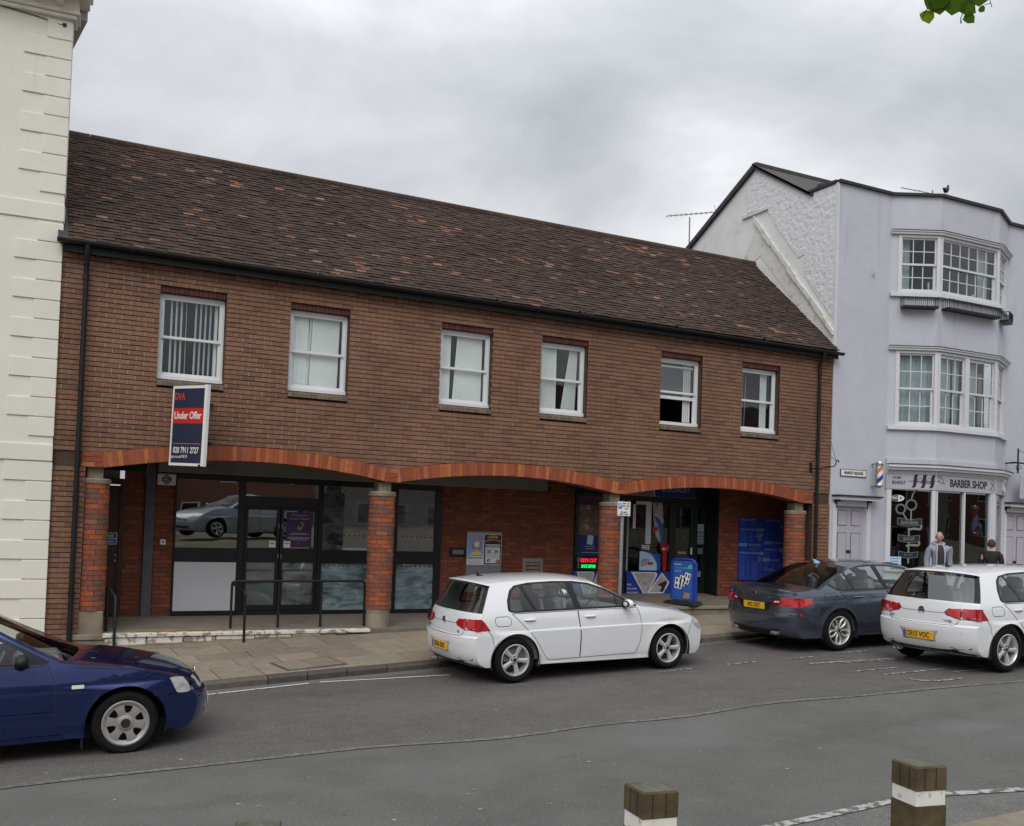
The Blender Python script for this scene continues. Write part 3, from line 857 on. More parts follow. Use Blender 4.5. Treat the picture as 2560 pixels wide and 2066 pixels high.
mat('print_white', (.72, .72, .72), .5, var=.02)
mat('print_black', (.02, .02, .025), .5, var=.02)
mat('print_grey', (.30, .31, .33), .5, var=.05)
mat('print_dim', (.10, .13, .27), .5, var=.05)  # price board lines, headings and tabs: shade on the board put into their colours
mat('print_mid', (.22, .24, .34), .5, var=.05)
mat('tab_blue', (.09, .21, .45), .5, var=.05)
mat('dark_print', (.12, .11, .11), .6, var=.6, scale=14, stain=((.35, .34, .33), 12, .58, .05, .9))
mat('orange', (.62, .24, .03), .5, var=.1, scale=30)
mat('yellow', (.75, .48, .04), .5, var=.1, scale=20)
mat('pink', (.45, .16, .22), .5, var=.4, scale=25)
mat('purple', (.05, .02, .09), .45, var=.1)
mat('green', (.02, .10, .05), .5, var=.1)
mat('teal', (.05, .42, .30), .5, var=.1)
mat('dark_green', (.008, .018, .015), .4, var=.1)
mat('skin_print', (.34, .20, .14), .6, var=.3, scale=12)
mat('brown_print', (.16, .095, .07), .6, var=.45, scale=9, stain=((.42, .36, .33), 6, .60, .1, .9))
mat('photo_print', (.40, .37, .37), .6, var=.35, scale=7, stain=((.10, .07, .06), 5, .60, .06, .8))
mat('led_red', (1.0, .02, .03), .5, var=0, emit=1.2)
mat('led_green', (.01, 1.0, .18), .5, var=0, emit=1.0)
mat('lamp', (1.0, .85, .45), .5, var=0, emit=6.0)
mat('goods', [(2, (.12, .10, .08)), (2, (.05, .05, .06)), (1, (.25, .22, .18)), (1, (.14, .05, .04)), (1, (.08, .10, .13))], .6, 'obj', var=.3)
mat('tyre_black', (.018, .018, .018), .8, var=.15, scale=8)
glass('shop_glass', (.78, .82, .84), .01, ripple=.0012, ior=2.3)
glass('wash_glass', (.60, .70, .74), .03, film=.75, filmcol=(.36, .46, .50), ior=1.8, fscale=2.4)
glass('wash_light', (.70, .76, .78), .02, film=.34, filmcol=(.34, .38, .40), ior=2.0, fscale=2.5)

# floor (rises slightly to the back) and its steps
def floor_front(x): return max(.085, face_z(x)+.005) if x < 9.0 else .40
def floor_back(x): return .165 if x < 9.0 else .525
af = MB()
for xs_ in ([.72+(8.999-.72)*k/24 for k in range(25)], [9.001+(15.2-9.001)*k/12 for k in range(13)]):
    vs = []
    for x in xs_: vs += [(x, -.015, floor_front(x)), (x, BY+.1, floor_back(x)), (x, -.015, floor_front(x)-.6), (x, BY+.1, floor_back(x)-.6)]
    n = len(xs_)
    F = [(4*i, 4*i+4, 4*i+5, 4*i+1) for i in range(n-1)]+[(4*i+2, 4*i+6, 4*i+4, 4*i) for i in range(n-1)]+[(0, 1, 3, 2), (4*n-4, 4*n-2, 4*n-1, 4*n-3)]
    af.add(vs, F)
floor = af.build('arcade_floor', 'floor_concrete', BB)
# white painted step stones (left) - nosing slabs above, blocks below
x = 1.05; k = 0
while x < 5.15:
    x2 = min(x+rb.uniform(.75, 1.0), 5.2)
    zt = .085
    MB().cbox(x+.004, x2-.004, -.085, .10, zt-.052, zt+.004, .008).build('step_nosing', 'whitestep' , floor); x = x2
x = 1.08
while x < 4.4:
    x2 = x+rb.uniform(.4, .6)
    zb = face_z((x+x2)/2)-.03
    if zb < .0: MB().cbox(x+.006, x2-.006, -.06, .1, zb+.045, .031, .012).build('step_block', 'whitestep', floor)
    x = x2
MB().add([(1.08, -.10, -.09), (4.6, -.10, .012), (4.6, .1, .012), (1.08, .1, -.09), (1.08, -.10, -.3), (4.6, -.10, -.3), (4.6, .1, -.3), (1.08, .1, -.3)], [(0, 1, 2, 3), (0, 4, 5, 1), (1, 5, 6, 2), (0, 3, 7, 4)]).build('step_foot', 'stone', floor)
x = 9.05
while x < 14.9:
    x2 = min(x+rb.uniform(.8, 1.1), 15.0)
    MB().cbox(x+.004, x2-.004, -.10, .25, .345, .405, .01).build('step_nosing', 'stone', floor)
    MB().cbox(x+.004, x2-.004, -.07, .2, .1, .343, .008).build('step_block', 'stone', floor); x = x2
MB().add([(1.35, .10, .094), (2.75, .14, .097), (2.8, .30, .104), (1.40, .26, .102)], [(0, 1, 2, 3)]).build('yellow_strip', 'yellow_paint', floor)
# ceiling
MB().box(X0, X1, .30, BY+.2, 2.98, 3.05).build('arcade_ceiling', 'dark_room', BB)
MB().box(X0, X0+.08, .3, BY+.2, -.2, 3.0).build('side_wall', 'redbrick_many', BB)
MB().box(X1-.08, X1, .3, BY+.2, .2, 3.0).build('side_wall', 'redbrick_many', BB)

# back wall in brick where it shows
def brickfield(x0, x1, z0, z1, y, name='back_wall'):
    b = MB(); c = 0; z = z0
    while z < z1:
        off = (c % 2)*BL/2; k = math.floor((x0-off)/BL); x = k*BL+off
        while x < x1:
            l, r = max(x+.005, x0), min(x+BL-.005, x1)
            if r-l > .02: b.box(l, r, y+rb.uniform(-.002, .002), y+.04, z+.005, min(z+.07, z1))
            x += BL
        z += BH; c += 1
    core_ = MB().box(x0, x1, y+.008, y+.2, z0, z1).build(name, 'mortar_deep', BB)
    b.build('brickwork', 'redbrick_many', core_, kind='stuff')
    return core_
brickfield(1.42, 1.73, .13, 2.98, BY); brickfield(1.90, 2.215, .15, 2.98, BY); brickfield(.35, .95, .1, 2.98, BY)
brickfield(7.14, 10.11, .14, 2.98, BY); brickfield(13.50, 15.42, .45, 2.98, 1.25)
MB().box(13.47, 13.50, 1.25, 1.72, .45, 2.98).build('return_wall', 'dark_green', BB)
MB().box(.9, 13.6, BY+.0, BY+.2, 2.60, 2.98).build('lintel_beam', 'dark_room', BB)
MB().cbox(1.735, 1.895, BY-.06, BY+.1, .15, 2.98, .006).build('steel_post', 'pilaster', BB)

# brown side door with its notice
sdr = MB().cbox(.985, 1.345, BY-.01, BY+.03, .13, 2.34, .004).build('side_door', 'door_brown', BB)
MB().box(1.345, 1.405, BY-.035, BY+.06, .13, 2.46).box(.95, 1.345, BY-.035, BY+.06, 2.36, 2.46).box(.93, .985, BY-.035, BY+.06, .13, 2.46).build('frame', 'door_brown', sdr)
MB().box(1.0, 1.33, BY+.0, BY+.04, 2.46, 2.95).build('fanlight', 'panel_grey', sdr)
for z in (1.185, 1.09): MB().lathe([(0, 0), (.02, 0), (.018, .012), (0, .014)], 12, Matrix.Translation((1.31, BY-.01, z)) @ Matrix.Rotation(pi/2, 4, 'X')).build('lock', 'steel', sdr, smooth=40)
ex = thing('door_notice', (1.18, BY-.012, 1.36), 'green and blue exit notice on the brown side door behind the column', 'sign')
MB().box(.99, 1.325, BY-.016, BY-.012, 1.36, 1.555).build('backing', 'print_white', ex)
MB().box(1.0, 1.315, BY-.018, BY-.016, 1.462, 1.545).build('green_panel', 'green', ex)
MB().box(1.0, 1.315, BY-.018, BY-.016, 1.37, 1.452).build('blue_panel', 'midblue', ex)
text('Exit', .075, 'print_white', ex, frame_front(1.215, BY-.02, 1.503), bold=.001)
text('keep clear', .06, 'print_white', ex, frame_front(1.155, BY-.02, 1.41))

# vacant bank shopfront: black frames
sf = MB()
F0, F1 = BY-.04, BY+.04
def fb(x0, x1, z0, z1, y0=F0, y1=F1): sf.cbox(x0, x1, y0, y1, z0, z1, .004)
fb(2.215, 7.14, .165, .235); fb(2.215, 7.14, 2.50, 2.60)
for x0, x1 in ((2.215, 2.245), (3.285, 3.40), (4.715, 4.80), (6.05, 6.24), (7.0, 7.14)): fb(x0, x1, .235, 2.50)
fb(2.245, 3.285, 1.09, 1.33); fb(4.80, 6.05, 1.09, 1.33); fb(6.24, 7.0, 1.09, 1.33)
fb(3.40, 4.715, 2.075, 2.26)
shop = sf.build('vacant_shopfront', 'frame_black', BB)
for lx0, lx1 in ((3.405, 4.02), (4.035, 4.71)):
    d = MB(); y0, y1 = BY-.03, BY+.02
    d.cbox(lx0, lx0+.055, y0, y1, .24, 2.07, .004).cbox(lx1-.055, lx1, y0, y1, .24, 2.07, .004)
    d.cbox(lx0+.055, lx1-.055, y0, y1, .24, .335, .004).cbox(lx0+.055, lx1-.055, y0, y1, 1.09, 1.345, .004).cbox(lx0+.055, lx1-.055, y0, y1, 2.02, 2.07, .004)
    leaf = d.build('shop_door', 'frame_black', BB)
    MB().box(lx0+.05, lx1-.05, BY-.004, BY+.0, 1.34, 2.03).build('pane', 'shop_glass', leaf)
    MB().box(lx0+.05, lx1-.05, BY-.004, BY+.0, .33, 1.095).build('pane', 'wash_light', leaf)
    hx = 4.0 if lx0 < 4 else 4.06
    MB().cbox(hx-.008, hx+.008, BY-.05, BY-.03, 1.16, 1.24, .003).cbox(hx-.008, hx+.008, BY-.05, BY-.03, 1.70, 1.78, .003).build('lock_plate', 'steel', leaf)
MB().cbox(2.245, 3.285, BY-.022, BY-.0, .24, 1.088, .004).build('white_panel', 'panel_white', shop)
def pane(x0, x1, z0, z1, m): MB().box(x0, x1, BY-.004, BY, z0, z1).build('pane', m, shop)
pane(2.24, 3.29, 1.32, 2.51, 'shop_glass'); pane(3.39, 4.72, 2.25, 2.51, 'shop_glass')
pane(4.79, 6.06, 1.32, 2.51, 'wash_light'); pane(6.23, 7.01, 1.32, 2.51, 'wash_light')
pane(4.79, 6.06, .23, 1.10, 'wash_glass'); pane(6.23, 7.01, .23, 1.10, 'wash_glass')
dots = MB()
def dot(x, z, r=.016): dots.lathe([(0, 0), (r, 0)], 10, Matrix.Translation((x, BY-.007, z)) @ Matrix.Rotation(pi/2, 4, 'X'))
for x0, x1 in ((4.86, 6.0), (6.27, 6.98)):
    n = int((x1-x0)/.092)
    for k in range(n+1):
        dot(x0+k*.092, 1.045); dot(x0+k*.092, 1.60, .013)
dots.build('dot_row', 'print_black', shop)
# room inside with pale walls so that the glass shows depth
inn = MB()
inn.add([(2.0, 1.92, .1), (7.3, 1.92, .1), (7.3, 1.92, 2.95), (2.0, 1.92, 2.95), (2.0, 5.2, .1), (7.3, 5.2, .1), (7.3, 5.2, 2.95), (2.0, 5.2, 2.95)], [(4, 5, 6, 7), (0, 1, 5, 4), (3, 7, 6, 2), (0, 4, 7, 3), (1, 2, 6, 5)])
inn.build('shop_interior', 'room', shop)
MB().cbox(2.6, 4.6, 3.6, 4.2, .1, 1.15, .01).build('counter', 'pilaster', shop)
# closing poster on the door, two small notices
po = thing('closure_poster', (4.37, BY-.03, 1.36), 'dark purple branch closure poster on the right shop door', 'poster')
MB().box(4.14, 4.60, BY-.012, BY-.008, 1.37, 2.0).build('sheet', 'purple', po)
for s, z, h in (('This branch', 1.945, .06), ('is now closed', 1.885, .06)): text(s, h, 'print_grey', po, frame_front(4.37, BY-.014, z))
MB().prism([(4.33, 1.70), (4.40, 1.66), (4.46, 1.78), (4.42, 1.83), (4.38, 1.80)], BY-.0135, BY-.012, lambda u, v, d: (u, d, v)).build('hand_picture', 'skin_print', po)
MB().prism([(4.36, 1.75), (4.40, 1.72), (4.43, 1.79), (4.39, 1.81)], BY-.0145, BY-.0135, lambda u, v, d: (u, d, v)).build('phone_picture', 'print_black', po)
for z, w in ((1.62, .14), (1.60, .18), (1.545, .2), (1.525, .2), (1.50, .15)): MB().box(4.37-w, 4.37+w, BY-.0135, BY-.012, z-.005, z+.005).build('text_line', 'print_grey', po)
MB().prism([(4.35, 1.42), (4.39, 1.42), (4.37, 1.46)], BY-.014, BY-.012, lambda u, v, d: (u, d, v)).build('emblem', 'print_red', po)
for nx, lab in ((3.90, 'small white notice low on the left shop door glass'), (4.16, 'small white notice low on the right shop door beside the poster')):
    n_ = thing('door_label', (nx, BY-.03, 1.345), lab, 'notice')
    MB().box(nx-.06, nx+.06, BY-.016, BY-.0125, 1.36, 1.475).build('sheet', 'print_white', n_)
    for z in (1.44, 1.425): MB().box(nx-.045, nx+.045, BY-.0175, BY-.016, z-.004, z+.004).build('text_line', 'print_black', n_)

# alarm box, door bell
al = thing('alarm_box', (2.06, BY-.09, 2.39), 'cream alarm box with a round striped black emblem above the vacant shop', 'alarm box')
MB().cbox(1.91, 2.21, BY-.09, BY-.002, 2.385, 2.575, .012).build('case', 'print_white', al)
MB().lathe([(0, 0), (.078, 0)], 28, Matrix.Translation((2.06, BY-.092, 2.48)) @ Matrix.Rotation(pi/2, 4, 'X')).build('emblem', 'print_black', al)
for z in (2.525, 2.435): MB().box(1.993, 2.127, BY-.094, BY-.0925, z-.006, z+.006).build('stripe', 'print_white', al)
text('BELL', .052, 'print_white', al, frame_front(2.06, BY-.094, 2.478), bold=.001)
bx_ = thing('bell_push', (2.05, BY-.02, 1.36), 'small square white bell push on the red brick pier', 'bell')
MB().cbox(2.005, 2.095, BY-.02, BY-.001, 1.37, 1.46, .006).build('plate', 'print_white', bx_)
MB().lathe([(0, 0), (.018, 0), (.016, .006)], 12, Matrix.Translation((2.05, BY-.02, 1.42)) @ Matrix.Rotation(pi/2, 4, 'X')).build('button', 'print_grey', bx_)

# grey fascia over the vacant shop
MB().cbox(1.905, 9.37, BY-.17, BY-.05, 2.605, 2.86, .01).build('fascia', 'fascia_grey', BB)

# night safe slot, circus posters on a blanked machine, steel deposit unit
ns = thing('night_safe', (7.5, BY-.02, 1.24), 'black framed wall slot with a pale plate left of the circus posters', 'wall slot')
MB().cbox(7.335, 7.665, BY-.03, BY-.001, 1.24, 1.415, .006).build('frame', 'frame_black', ns)
MB().cbox(7.39, 7.62, BY-.036, BY-.030, 1.29, 1.375, .002).build('plate', 'panel_grey', ns)
bp = thing('blanking_panel', (8.06, BY-.02, .55), 'grey steel blanking panel on the brick wall under the circus posters', 'panel')
MB().cbox(7.685, 8.44, BY-.03, BY-.001, .55, 1.745, .006).build('sheet', 'panel_grey', bp)
MB().box(7.69, 8.435, BY-.036, BY-.031, 1.70, 1.735).build('lip', 'steel', bp)
cp = thing('circus_poster', (7.87, BY-.04, 1.09), 'left circus poster with a blue sky picture and yellow big top', 'poster', 'circus posters')
MB().box(7.69, 8.045, BY-.037, BY-.032, 1.09, 1.695).build('sheet', 'poster_white', cp)
MB().box(7.70, 8.035, BY-.039, BY-.037, 1.26, 1.685).build('sky_picture', 'skyblue', cp)
def arc_text(s, R, cx, cz, size, m, par, y, span):
    for i, ch in enumerate(s):
        a = (i/(len(s)-1)-.5)*span
        T = Matrix.Translation((cx+R*sin(a), y, cz+R*(cos(a)-1))) @ Matrix.Rotation(a, 4, 'Y') @ Matrix.Rotation(pi/2, 4, 'X')
        text(ch, size, m, par, T, bold=.002)
arc_text('CIRCUS', .35, 7.90, 1.645, .062, 'orange', cp, BY-.041, .65)
arc_text('WONDERLAND', .4, 7.90, 1.595, .04, 'orange', cp, BY-.041, .7)
MB().prism([(7.76, 1.285), (8.02, 1.285), (8.02, 1.305), (7.93, 1.36), (7.90, 1.385), (7.87, 1.36), (7.76, 1.305)], BY-.041, BY-.039, lambda u, v, d: (u, d, v)).build('big_top', 'yellow', cp)
MB().prism([(7.80, 1.40), (7.99, 1.40), (8.0, 1.52), (7.93, 1.56), (7.85, 1.56), (7.79, 1.5)], BY-.041, BY-.039, lambda u, v, d: (u, d, v)).build('clown_picture', 'pink', cp)
MB().prism([(7.85, 1.44), (7.94, 1.44), (7.95, 1.53), (7.90, 1.55), (7.84, 1.53)], BY-.043, BY-.041, lambda u, v, d: (u, d, v)).build('clown_picture', 'poster_white', cp)
text('LEIGHTON BUZZARD', .042, 'print_black', cp, frame_front(7.86, BY-.04, 1.225), sx=.78, bold=.001)
for z in (1.185, 1.16, 1.135, 1.115): MB().box(7.72, 8.0, BY-.0385, BY-.037, z-.004, z+.004).build('text_line', 'print_grey', cp)
cp2 = thing('circus_poster', (8.24, BY-.04, 1.09), 'right circus poster on dark blue with dates 25 to 29 and price', 'poster', 'circus posters')
MB().box(8.05, 8.435, BY-.037, BY-.032, 1.09, 1.695).build('sheet', 'poster_white', cp2)
MB().box(8.058, 8.425, BY-.039, BY-.037, 1.10, 1.685).build('night_picture', 'navy', cp2)
MB().box(8.085, 8.40, BY-.041, BY-.039, 1.125, 1.495).build('panel', 'poster_white', cp2)
arc_text('CIRCUS', .35, 8.24, 1.645, .062, 'yellow', cp2, BY-.042, .55)
arc_text('WONDERLAND', .4, 8.24, 1.585, .045, 'orange', cp2, BY-.042, .75)
text('LEIGHTON BUZZARD', .05, 'print_black', cp2, frame_front(8.24, BY-.043, 1.455), sx=.70, bold=.0015)
text('25 - 29', .085, 'print_black', cp2, frame_front(8.24, BY-.043, 1.345), bold=.003)
text('£7', .075, 'print_black', cp2, frame_front(8.155, BY-.043, 1.175), bold=.003)
for z in (1.405, 1.29, 1.27, 1.25, 1.225): MB().box(8.10, 8.385, BY-.0425, BY-.041, z-.004, z+.004).build('text_line', 'print_grey', cp2)
MB().lathe([(0, 0), (.045, 0)], 16, Matrix.Translation((8.355, BY-.044, 1.155)) @ Matrix.Rotation(pi/2, 4, 'X')).build('round_picture', 'skin_print', cp2)
du = thing('deposit_unit', (9.155, BY-.02, .6), 'grey steel wall unit with louvred slot beside the posters', 'wall unit')
MB().cbox(8.925, 8.995, BY-.04, BY-.001, .62, 1.235, .005).cbox(9.32, 9.39, BY-.04, BY-.001, .62, 1.235, .005).cbox(8.995, 9.32, BY-.04, BY-.001, 1.155, 1.235, .005).cbox(8.995, 9.32, BY-.04, BY-.001, .62, .75, .005).build('frame', 'steel', du)
for k in range(5): MB().box(9.0, 9.315, BY-.025-.0, BY-.004, .78+k*.078, .835+k*.078).build('louvre', 'stone', du)

# ---- laundry / key cutting shop
lf = MB()
def lb(x0, x1, z0, z1, y0=F0, y1=F1): lf.cbox(x0, x1, y0, y1, z0, z1, .004)
lb(10.12, 10.20, .45, 2.62); lb(10.80, 11.38, .45, 2.62); lb(10.20, 10.80, 2.53, 2.62); lb(10.20, 10.80, .45, .53)
lb(11.38, 13.5, 2.50, 2.62); lb(12.49, 12.60, .5, 2.50); lb(13.13, 13.20, .5, 2.5); lb(13.42, 13.5, .5, 2.5)
lb(11.38, 12.49, .94, 1.0); lb(11.38, 12.49, .45, .51)
lsh = lf.build('laundry_shopfront', 'dark_green', BB)
def lpane(x0, x1, z0, z1, m='shop_glass', par=lsh): MB().box(x0, x1, BY-.004, BY, z0, z1).build('pane', m, par)
glass('dim_glass', (.75, .80, .80), .01, ior=1.45)
lpane(10.19, 10.81, 1.0, 2.54); lpane(11.37, 12.50, .99, 2.51, 'dim_glass')
MB().box(11.385, 11.43, F0-.003, F0+.0, 1.0, 2.50).build('white_strip', 'print_grey', lsh)
door = MB()
door.cbox(13.20, 13.27, BY-.03, BY+.02, .52, 2.5, .004).cbox(13.36, 13.42, BY-.03, BY+.02, .52, 2.5, .004).cbox(13.27, 13.36, BY-.03, BY+.02, .52, .75, .004).cbox(13.27, 13.36, BY-.03, BY+.02, 2.40, 2.5, .004)
# the half-open door leaf: wide leaf drawn as its own part
ld = MB()
ld.cbox(12.60, 12.66, BY-.03, BY+.02, .52, 2.49, .004).cbox(13.07, 13.13, BY-.03, BY+.02, .52, 2.49, .004).cbox(12.66, 13.07, BY-.03, BY+.02, .52, .66, .004).cbox(12.66, 13.07, BY-.03, BY+.02, 2.38, 2.49, .004)
ldo = ld.build('laundry_door', 'dark_green', BB)
lpane(12.65, 13.08, .65, 2.39, 'dim_glass', ldo)
MB().cbox(13.06, 13.10, BY-.06, BY-.03, 1.37, 1.52, .003).build('handle', 'upvc', ldo)
MB().cbox(12.72, 12.95, BY-.035, BY-.028, 1.375, 1.43, .002).build('letter_plate', 'steel', ldo)
ls2 = door.build('side_light', 'dark_green', BB)
lpane(13.26, 13.37, .74, 2.41, 'dim_glass', ls2)
MB().cbox(13.27, 13.40, BY-.045, BY-.03, 1.38, 1.52, .003).build('push_plate', 'steel', ls2)
for nm, x0, x1, z0, z1, lab in (('door_notice', 13.25, 13.42, 1.88, 2.04, 'upper pale notice on the laundry door'), ('door_notice', 13.25, 13.42, 1.60, 1.86, 'lower white list on the laundry door'), ('door_sticker', 13.22, 13.36, .88, 1.0, 'round stamped sticker low on the laundry door')):
    n_ = thing(nm, ((x0+x1)/2, BY-.04, z0), lab, 'notice')
    MB().box(x0, x1, BY-.036, BY-.033, z0, z1).build('sheet', 'paleblue' if z0 > 1.87 else 'print_grey', n_)
    for k in range(3): MB().box(x0+.02, x1-.02, BY-.0375, BY-.036, z0+.03+k*(z1-z0)/4, z0+.04+k*(z1-z0)/4).build('text_line', 'print_black', n_)
# interior: shelves of goods, a lamp, a person at the counter (built later)
li = MB()
li.add([(10.1, 1.92, .4), (14.6, 1.92, .4), (14.6, 1.92, 2.95), (10.1, 1.92, 2.95), (10.1, 4.6, .4), (14.6, 4.6, .4), (14.6, 4.6, 2.95), (10.1, 4.6, 2.95)], [(4, 5, 6, 7), (0, 1, 5, 4), (3, 7, 6, 2), (0, 4, 7, 3), (1, 2, 6, 5)])
li.build('shop_interior', 'dark_room', lsh)
for z in (1.05, 1.5, 1.9, 2.25):
    shf = MB().cbox(12.3, 14.3, 3.1, 3.4, z, z+.025, .003).build('shelf', 'stone', lsh)
    x = 12.35
    while x < 14.2:
        w = rb.uniform(.06, .16); h = rb.uniform(.1, .28)
        MB().cbox(x, x+w, 3.12, 3.12+rb.uniform(.08, .2), z+.025, z+.025+h, .01).build('goods_box', 'goods', shf); x += w+rb.uniform(.01, .06)
lam = thing('shop_lamp', (13.35, 2.7, 2.08), 'small lit lamp inside the laundry doorway', 'lamp')
MB().sphere((13.35, 2.7, 2.12), .03).build('bulb', 'lamp', lam, smooth=True)
MB().tube([(13.35, 2.7, 2.15), (13.35, 2.7, 2.95)], .006, 6).build('cord', 'print_black', lam)
MB().lathe([(.03, .05), (.06, -.01)], 12, Matrix.Translation((13.35, 2.7, 2.12))).build('shade', 'steel', lam)
# fascia board with lettering
lfz = thing('laundry_fascia', (12.15, BY-.13, 2.6), 'blue and grey laundry fascia board over the right shop', 'sign')
MB().cbox(11.2, 13.1, BY-.13, BY-.05, 2.60, 2.95, .006).build('board', 'fascia_grey', lfz)
MB().prism([(11.99, 2.605), (13.095, 2.605), (13.095, 2.94), (11.93, 2.94), (11.955, 2.78)], BY-.135, BY-.131, lambda u, v, d: (u, d, v)).build('blue_panel', 'deepblue', lfz)
MB().prism([(11.935, 2.94), (11.96, 2.78), (11.995, 2.605), (12.02, 2.605), (11.985, 2.78), (11.96, 2.94)], BY-.137, BY-.135, lambda u, v, d: (u, d, v)).build('swoosh', 'paleblue', lfz)
text('& LAUNDRY', .155, 'print_grey', lfz, frame_front(12.56, BY-.139, 2.765), sx=.86, bold=.002)
# tall photo poster in the narrow window
tp = thing('tall_poster', (10.5, BY+.02, 1.0), 'tall crumpled photo poster in the narrow shop window above the lit sign', 'poster')
MB().box(10.215, 10.785, BY-.011, BY-.007, 1.73, 2.52).build('photo', 'brown_print', tp)
MB().box(10.215, 10.785, BY-.011, BY-.007, 1.0, 1.73).build('blue_panel', 'deepblue', tp)
MB().box(10.215, 10.785, BY-.014, BY-.0115, 2.36, 2.52).build('dark_band', 'purple', tp)
MB().prism([(10.42, 1.55), (10.56, 1.53), (10.58, 1.72), (10.44, 1.74)], BY-.015, BY-.0115, lambda u, v, d: (u, d, v)).build('card_picture', 'paleblue', tp)
for z, w in ((1.50, .12), (1.45, .11), (1.37, .2)): MB().box(10.5-w, 10.5+w, BY-.014, BY-.0115, z-.007, z+.007).build('text_line', 'print_grey', tp)
led = thing('led_sign', (10.41, BY-.07, 1.0), 'lit key cutting and shoe repair sign in red and green letters', 'sign')
MB().cbox(10.15, 10.675, BY-.09, BY-.045, 1.0, 1.29, .006).build('case', 'frame_black', led)
text('KEYS CUT', .108, 'led_red', led, frame_front(10.43, BY-.094, 1.205), sx=.80, bold=.003)
text('SHOE REPAIR', .095, 'led_green', led, frame_front(10.43, BY-.094, 1.085), sx=.62, bold=.003)
MB().lathe([(.022, 0), (.034, 0)], 14, Matrix.Translation((10.185, BY-.093, 1.235)) @ Matrix.Rotation(pi/2, 4, 'X')).box(10.178, 10.192, BY-.094, BY-.092, 1.05, 1.205).box(10.178, 10.21, BY-.094, BY-.092, 1.05, 1.062).box(10.178, 10.205, BY-.094, BY-.092, 1.085, 1.097).build('key_symbol', 'print_grey', led)
def collage(x0, x1, z0, z1, lab, words):
    c = thing('service_panel', ((x0+x1)/2, BY-.06, z0), lab, 'panel')
    MB().box(x0, x1, BY-.06, BY-.045, z0, z1).build('board', 'blue', c)
    w = x1-x0; h = z1-z0
    f = lambda u, v, d: (u, d, v)
    MB().prism([(x0+.10*w, z1-.01), (x0+.66*w, z1-.01), (x0+.70*w, z1-.12*h), (x0+.50*w, z0+.02), (x0+.38*w, z0+.02)], BY-.063, BY-.0605, f).build('white_shape', 'poster_white', c)
    MB().prism([(x0+.16*w, z1-.03), (x0+.62*w, z1-.03), (x0+.66*w, z1-.12*h), (x0+.48*w, z0+.03), (x0+.41*w, z0+.03)], BY-.065, BY-.063, f).build('shirt_picture', 'photo_print', c)
    MB().prism([(x0+.80*w, z1-.015), (x0+.985*w, z0+.52*h), (x0+.84*w, z0+.02), (x0+.48*w, z0+.02), (x0+.60*w, z0+.40*h)], BY-.0675, BY-.0655, f).build('white_shape', 'poster_white', c)
    MB().prism([(x0+.80*w, z1-.05), (x0+.955*w, z0+.52*h), (x0+.83*w, z0+.05), (x0+.54*w, z0+.05), (x0+.64*w, z0+.42*h)], BY-.0695, BY-.0675, f).build('shoe_picture', 'photo_print', c)
    MB().prism([(x0+.70*w, z0+.42*h), (x0+.90*w, z0+.62*h), (x0+.92*w, z0+.5*h), (x0+.84*w, z0+.12*h), (x0+.76*w, z0+.1*h), (x0+.80*w, z0+.34*h)], BY-.071, BY-.0695, f).build('shoe_shape', 'print_black', c)
    for k, s in enumerate(words): text(s, .055, 'print_white', c, frame_front(x0+.02, BY-.0625, z0+.42*h-k*.085), align='LEFT', sx=.75)
    return c
collage(11.40, 12.53, .50, .985, 'blue panel with shirt and shoe pictures below the laundry window', ['PRINT', 'SHOE REPAIR', 'PHOTO PRINTS'])
collage(10.10, 10.82, .45, .985, 'blue and white panel below the lit sign', [])
# posters inside the laundry window
wp = thing('window_poster', (12.1, BY+.01, 1.0), 'pale blue battery poster in the lower corner of the laundry window', 'poster')
f = lambda u, v, d: (u, d, v)
MB().prism([(11.75, 1.01), (12.30, 1.01), (12.30, 1.30), (12.05, 1.36), (11.85, 1.42), (11.75, 1.42)], BY-.012, BY-.008, f).build('sheet', 'paleblue', wp)
MB().prism([(12.30, 1.01), (12.30, 1.38), (12.15, 1.36), (11.9, 1.45), (12.1, 1.31), (12.2, 1.15), (12.2, 1.01)], BY-.015, BY-.012, f).build('swoosh', 'midblue', wp)
MB().prism([(11.79, 1.08), (11.95, 1.13), (12.02, 1.2), (11.98, 1.27), (11.83, 1.26), (11.78, 1.2)], BY-.016, BY-.0125, f).build('fob_picture', 'print_grey', wp)
MB().box(11.97, 12.10, BY-.018, BY-.016, 1.13, 1.19).build('red_label', 'red', wp)
wf = thing('window_lettering', (11.9, BY-.008, 1.45), 'white FREE lettering on the laundry window', 'lettering')
text('FREE', .13, 'print_white', wf, frame_front(11.90, BY-.010, 1.50), sx=.78, bold=.003)
vb = thing('window_banner', (12.15, BY+.05, 1.5), 'tall blue and white banner inside the laundry window', 'banner')
MB().box(11.88, 12.02, BY-.014, BY-.010, 1.58, 2.49).build('white_strip', 'poster_white', vb)
MB().prism([(12.05, 2.48), (12.30, 2.48), (12.34, 2.1), (12.30, 1.55), (12.15, 1.75), (12.08, 2.1)], BY-.014, BY-.010, f).build('sheet', 'photo_print', vb)
MB().prism([(12.08, 2.2), (12.2, 2.0), (12.27, 1.75), (12.27, 1.55), (12.34, 1.55), (12.34, 2.0), (12.2, 2.15)], BY-.018, BY-.0145, f).build('swoosh', 'midblue', vb)
MB().box(12.06, 12.20, BY-.022, BY-.0185, 1.86, 1.95).build('red_label', 'red', vb)
MB().box(11.55, 11.62, BY-.012, BY-.007, 1.9, 2.49).box(11.55, 11.9, BY-.012, BY-.007, 2.42, 2.49).build('white_frame', 'poster_white', vb)
rk = thing('red_key_sign', (12.35, BY-.05, 1.0), 'big red key shaped sign beside the laundry door', 'sign')
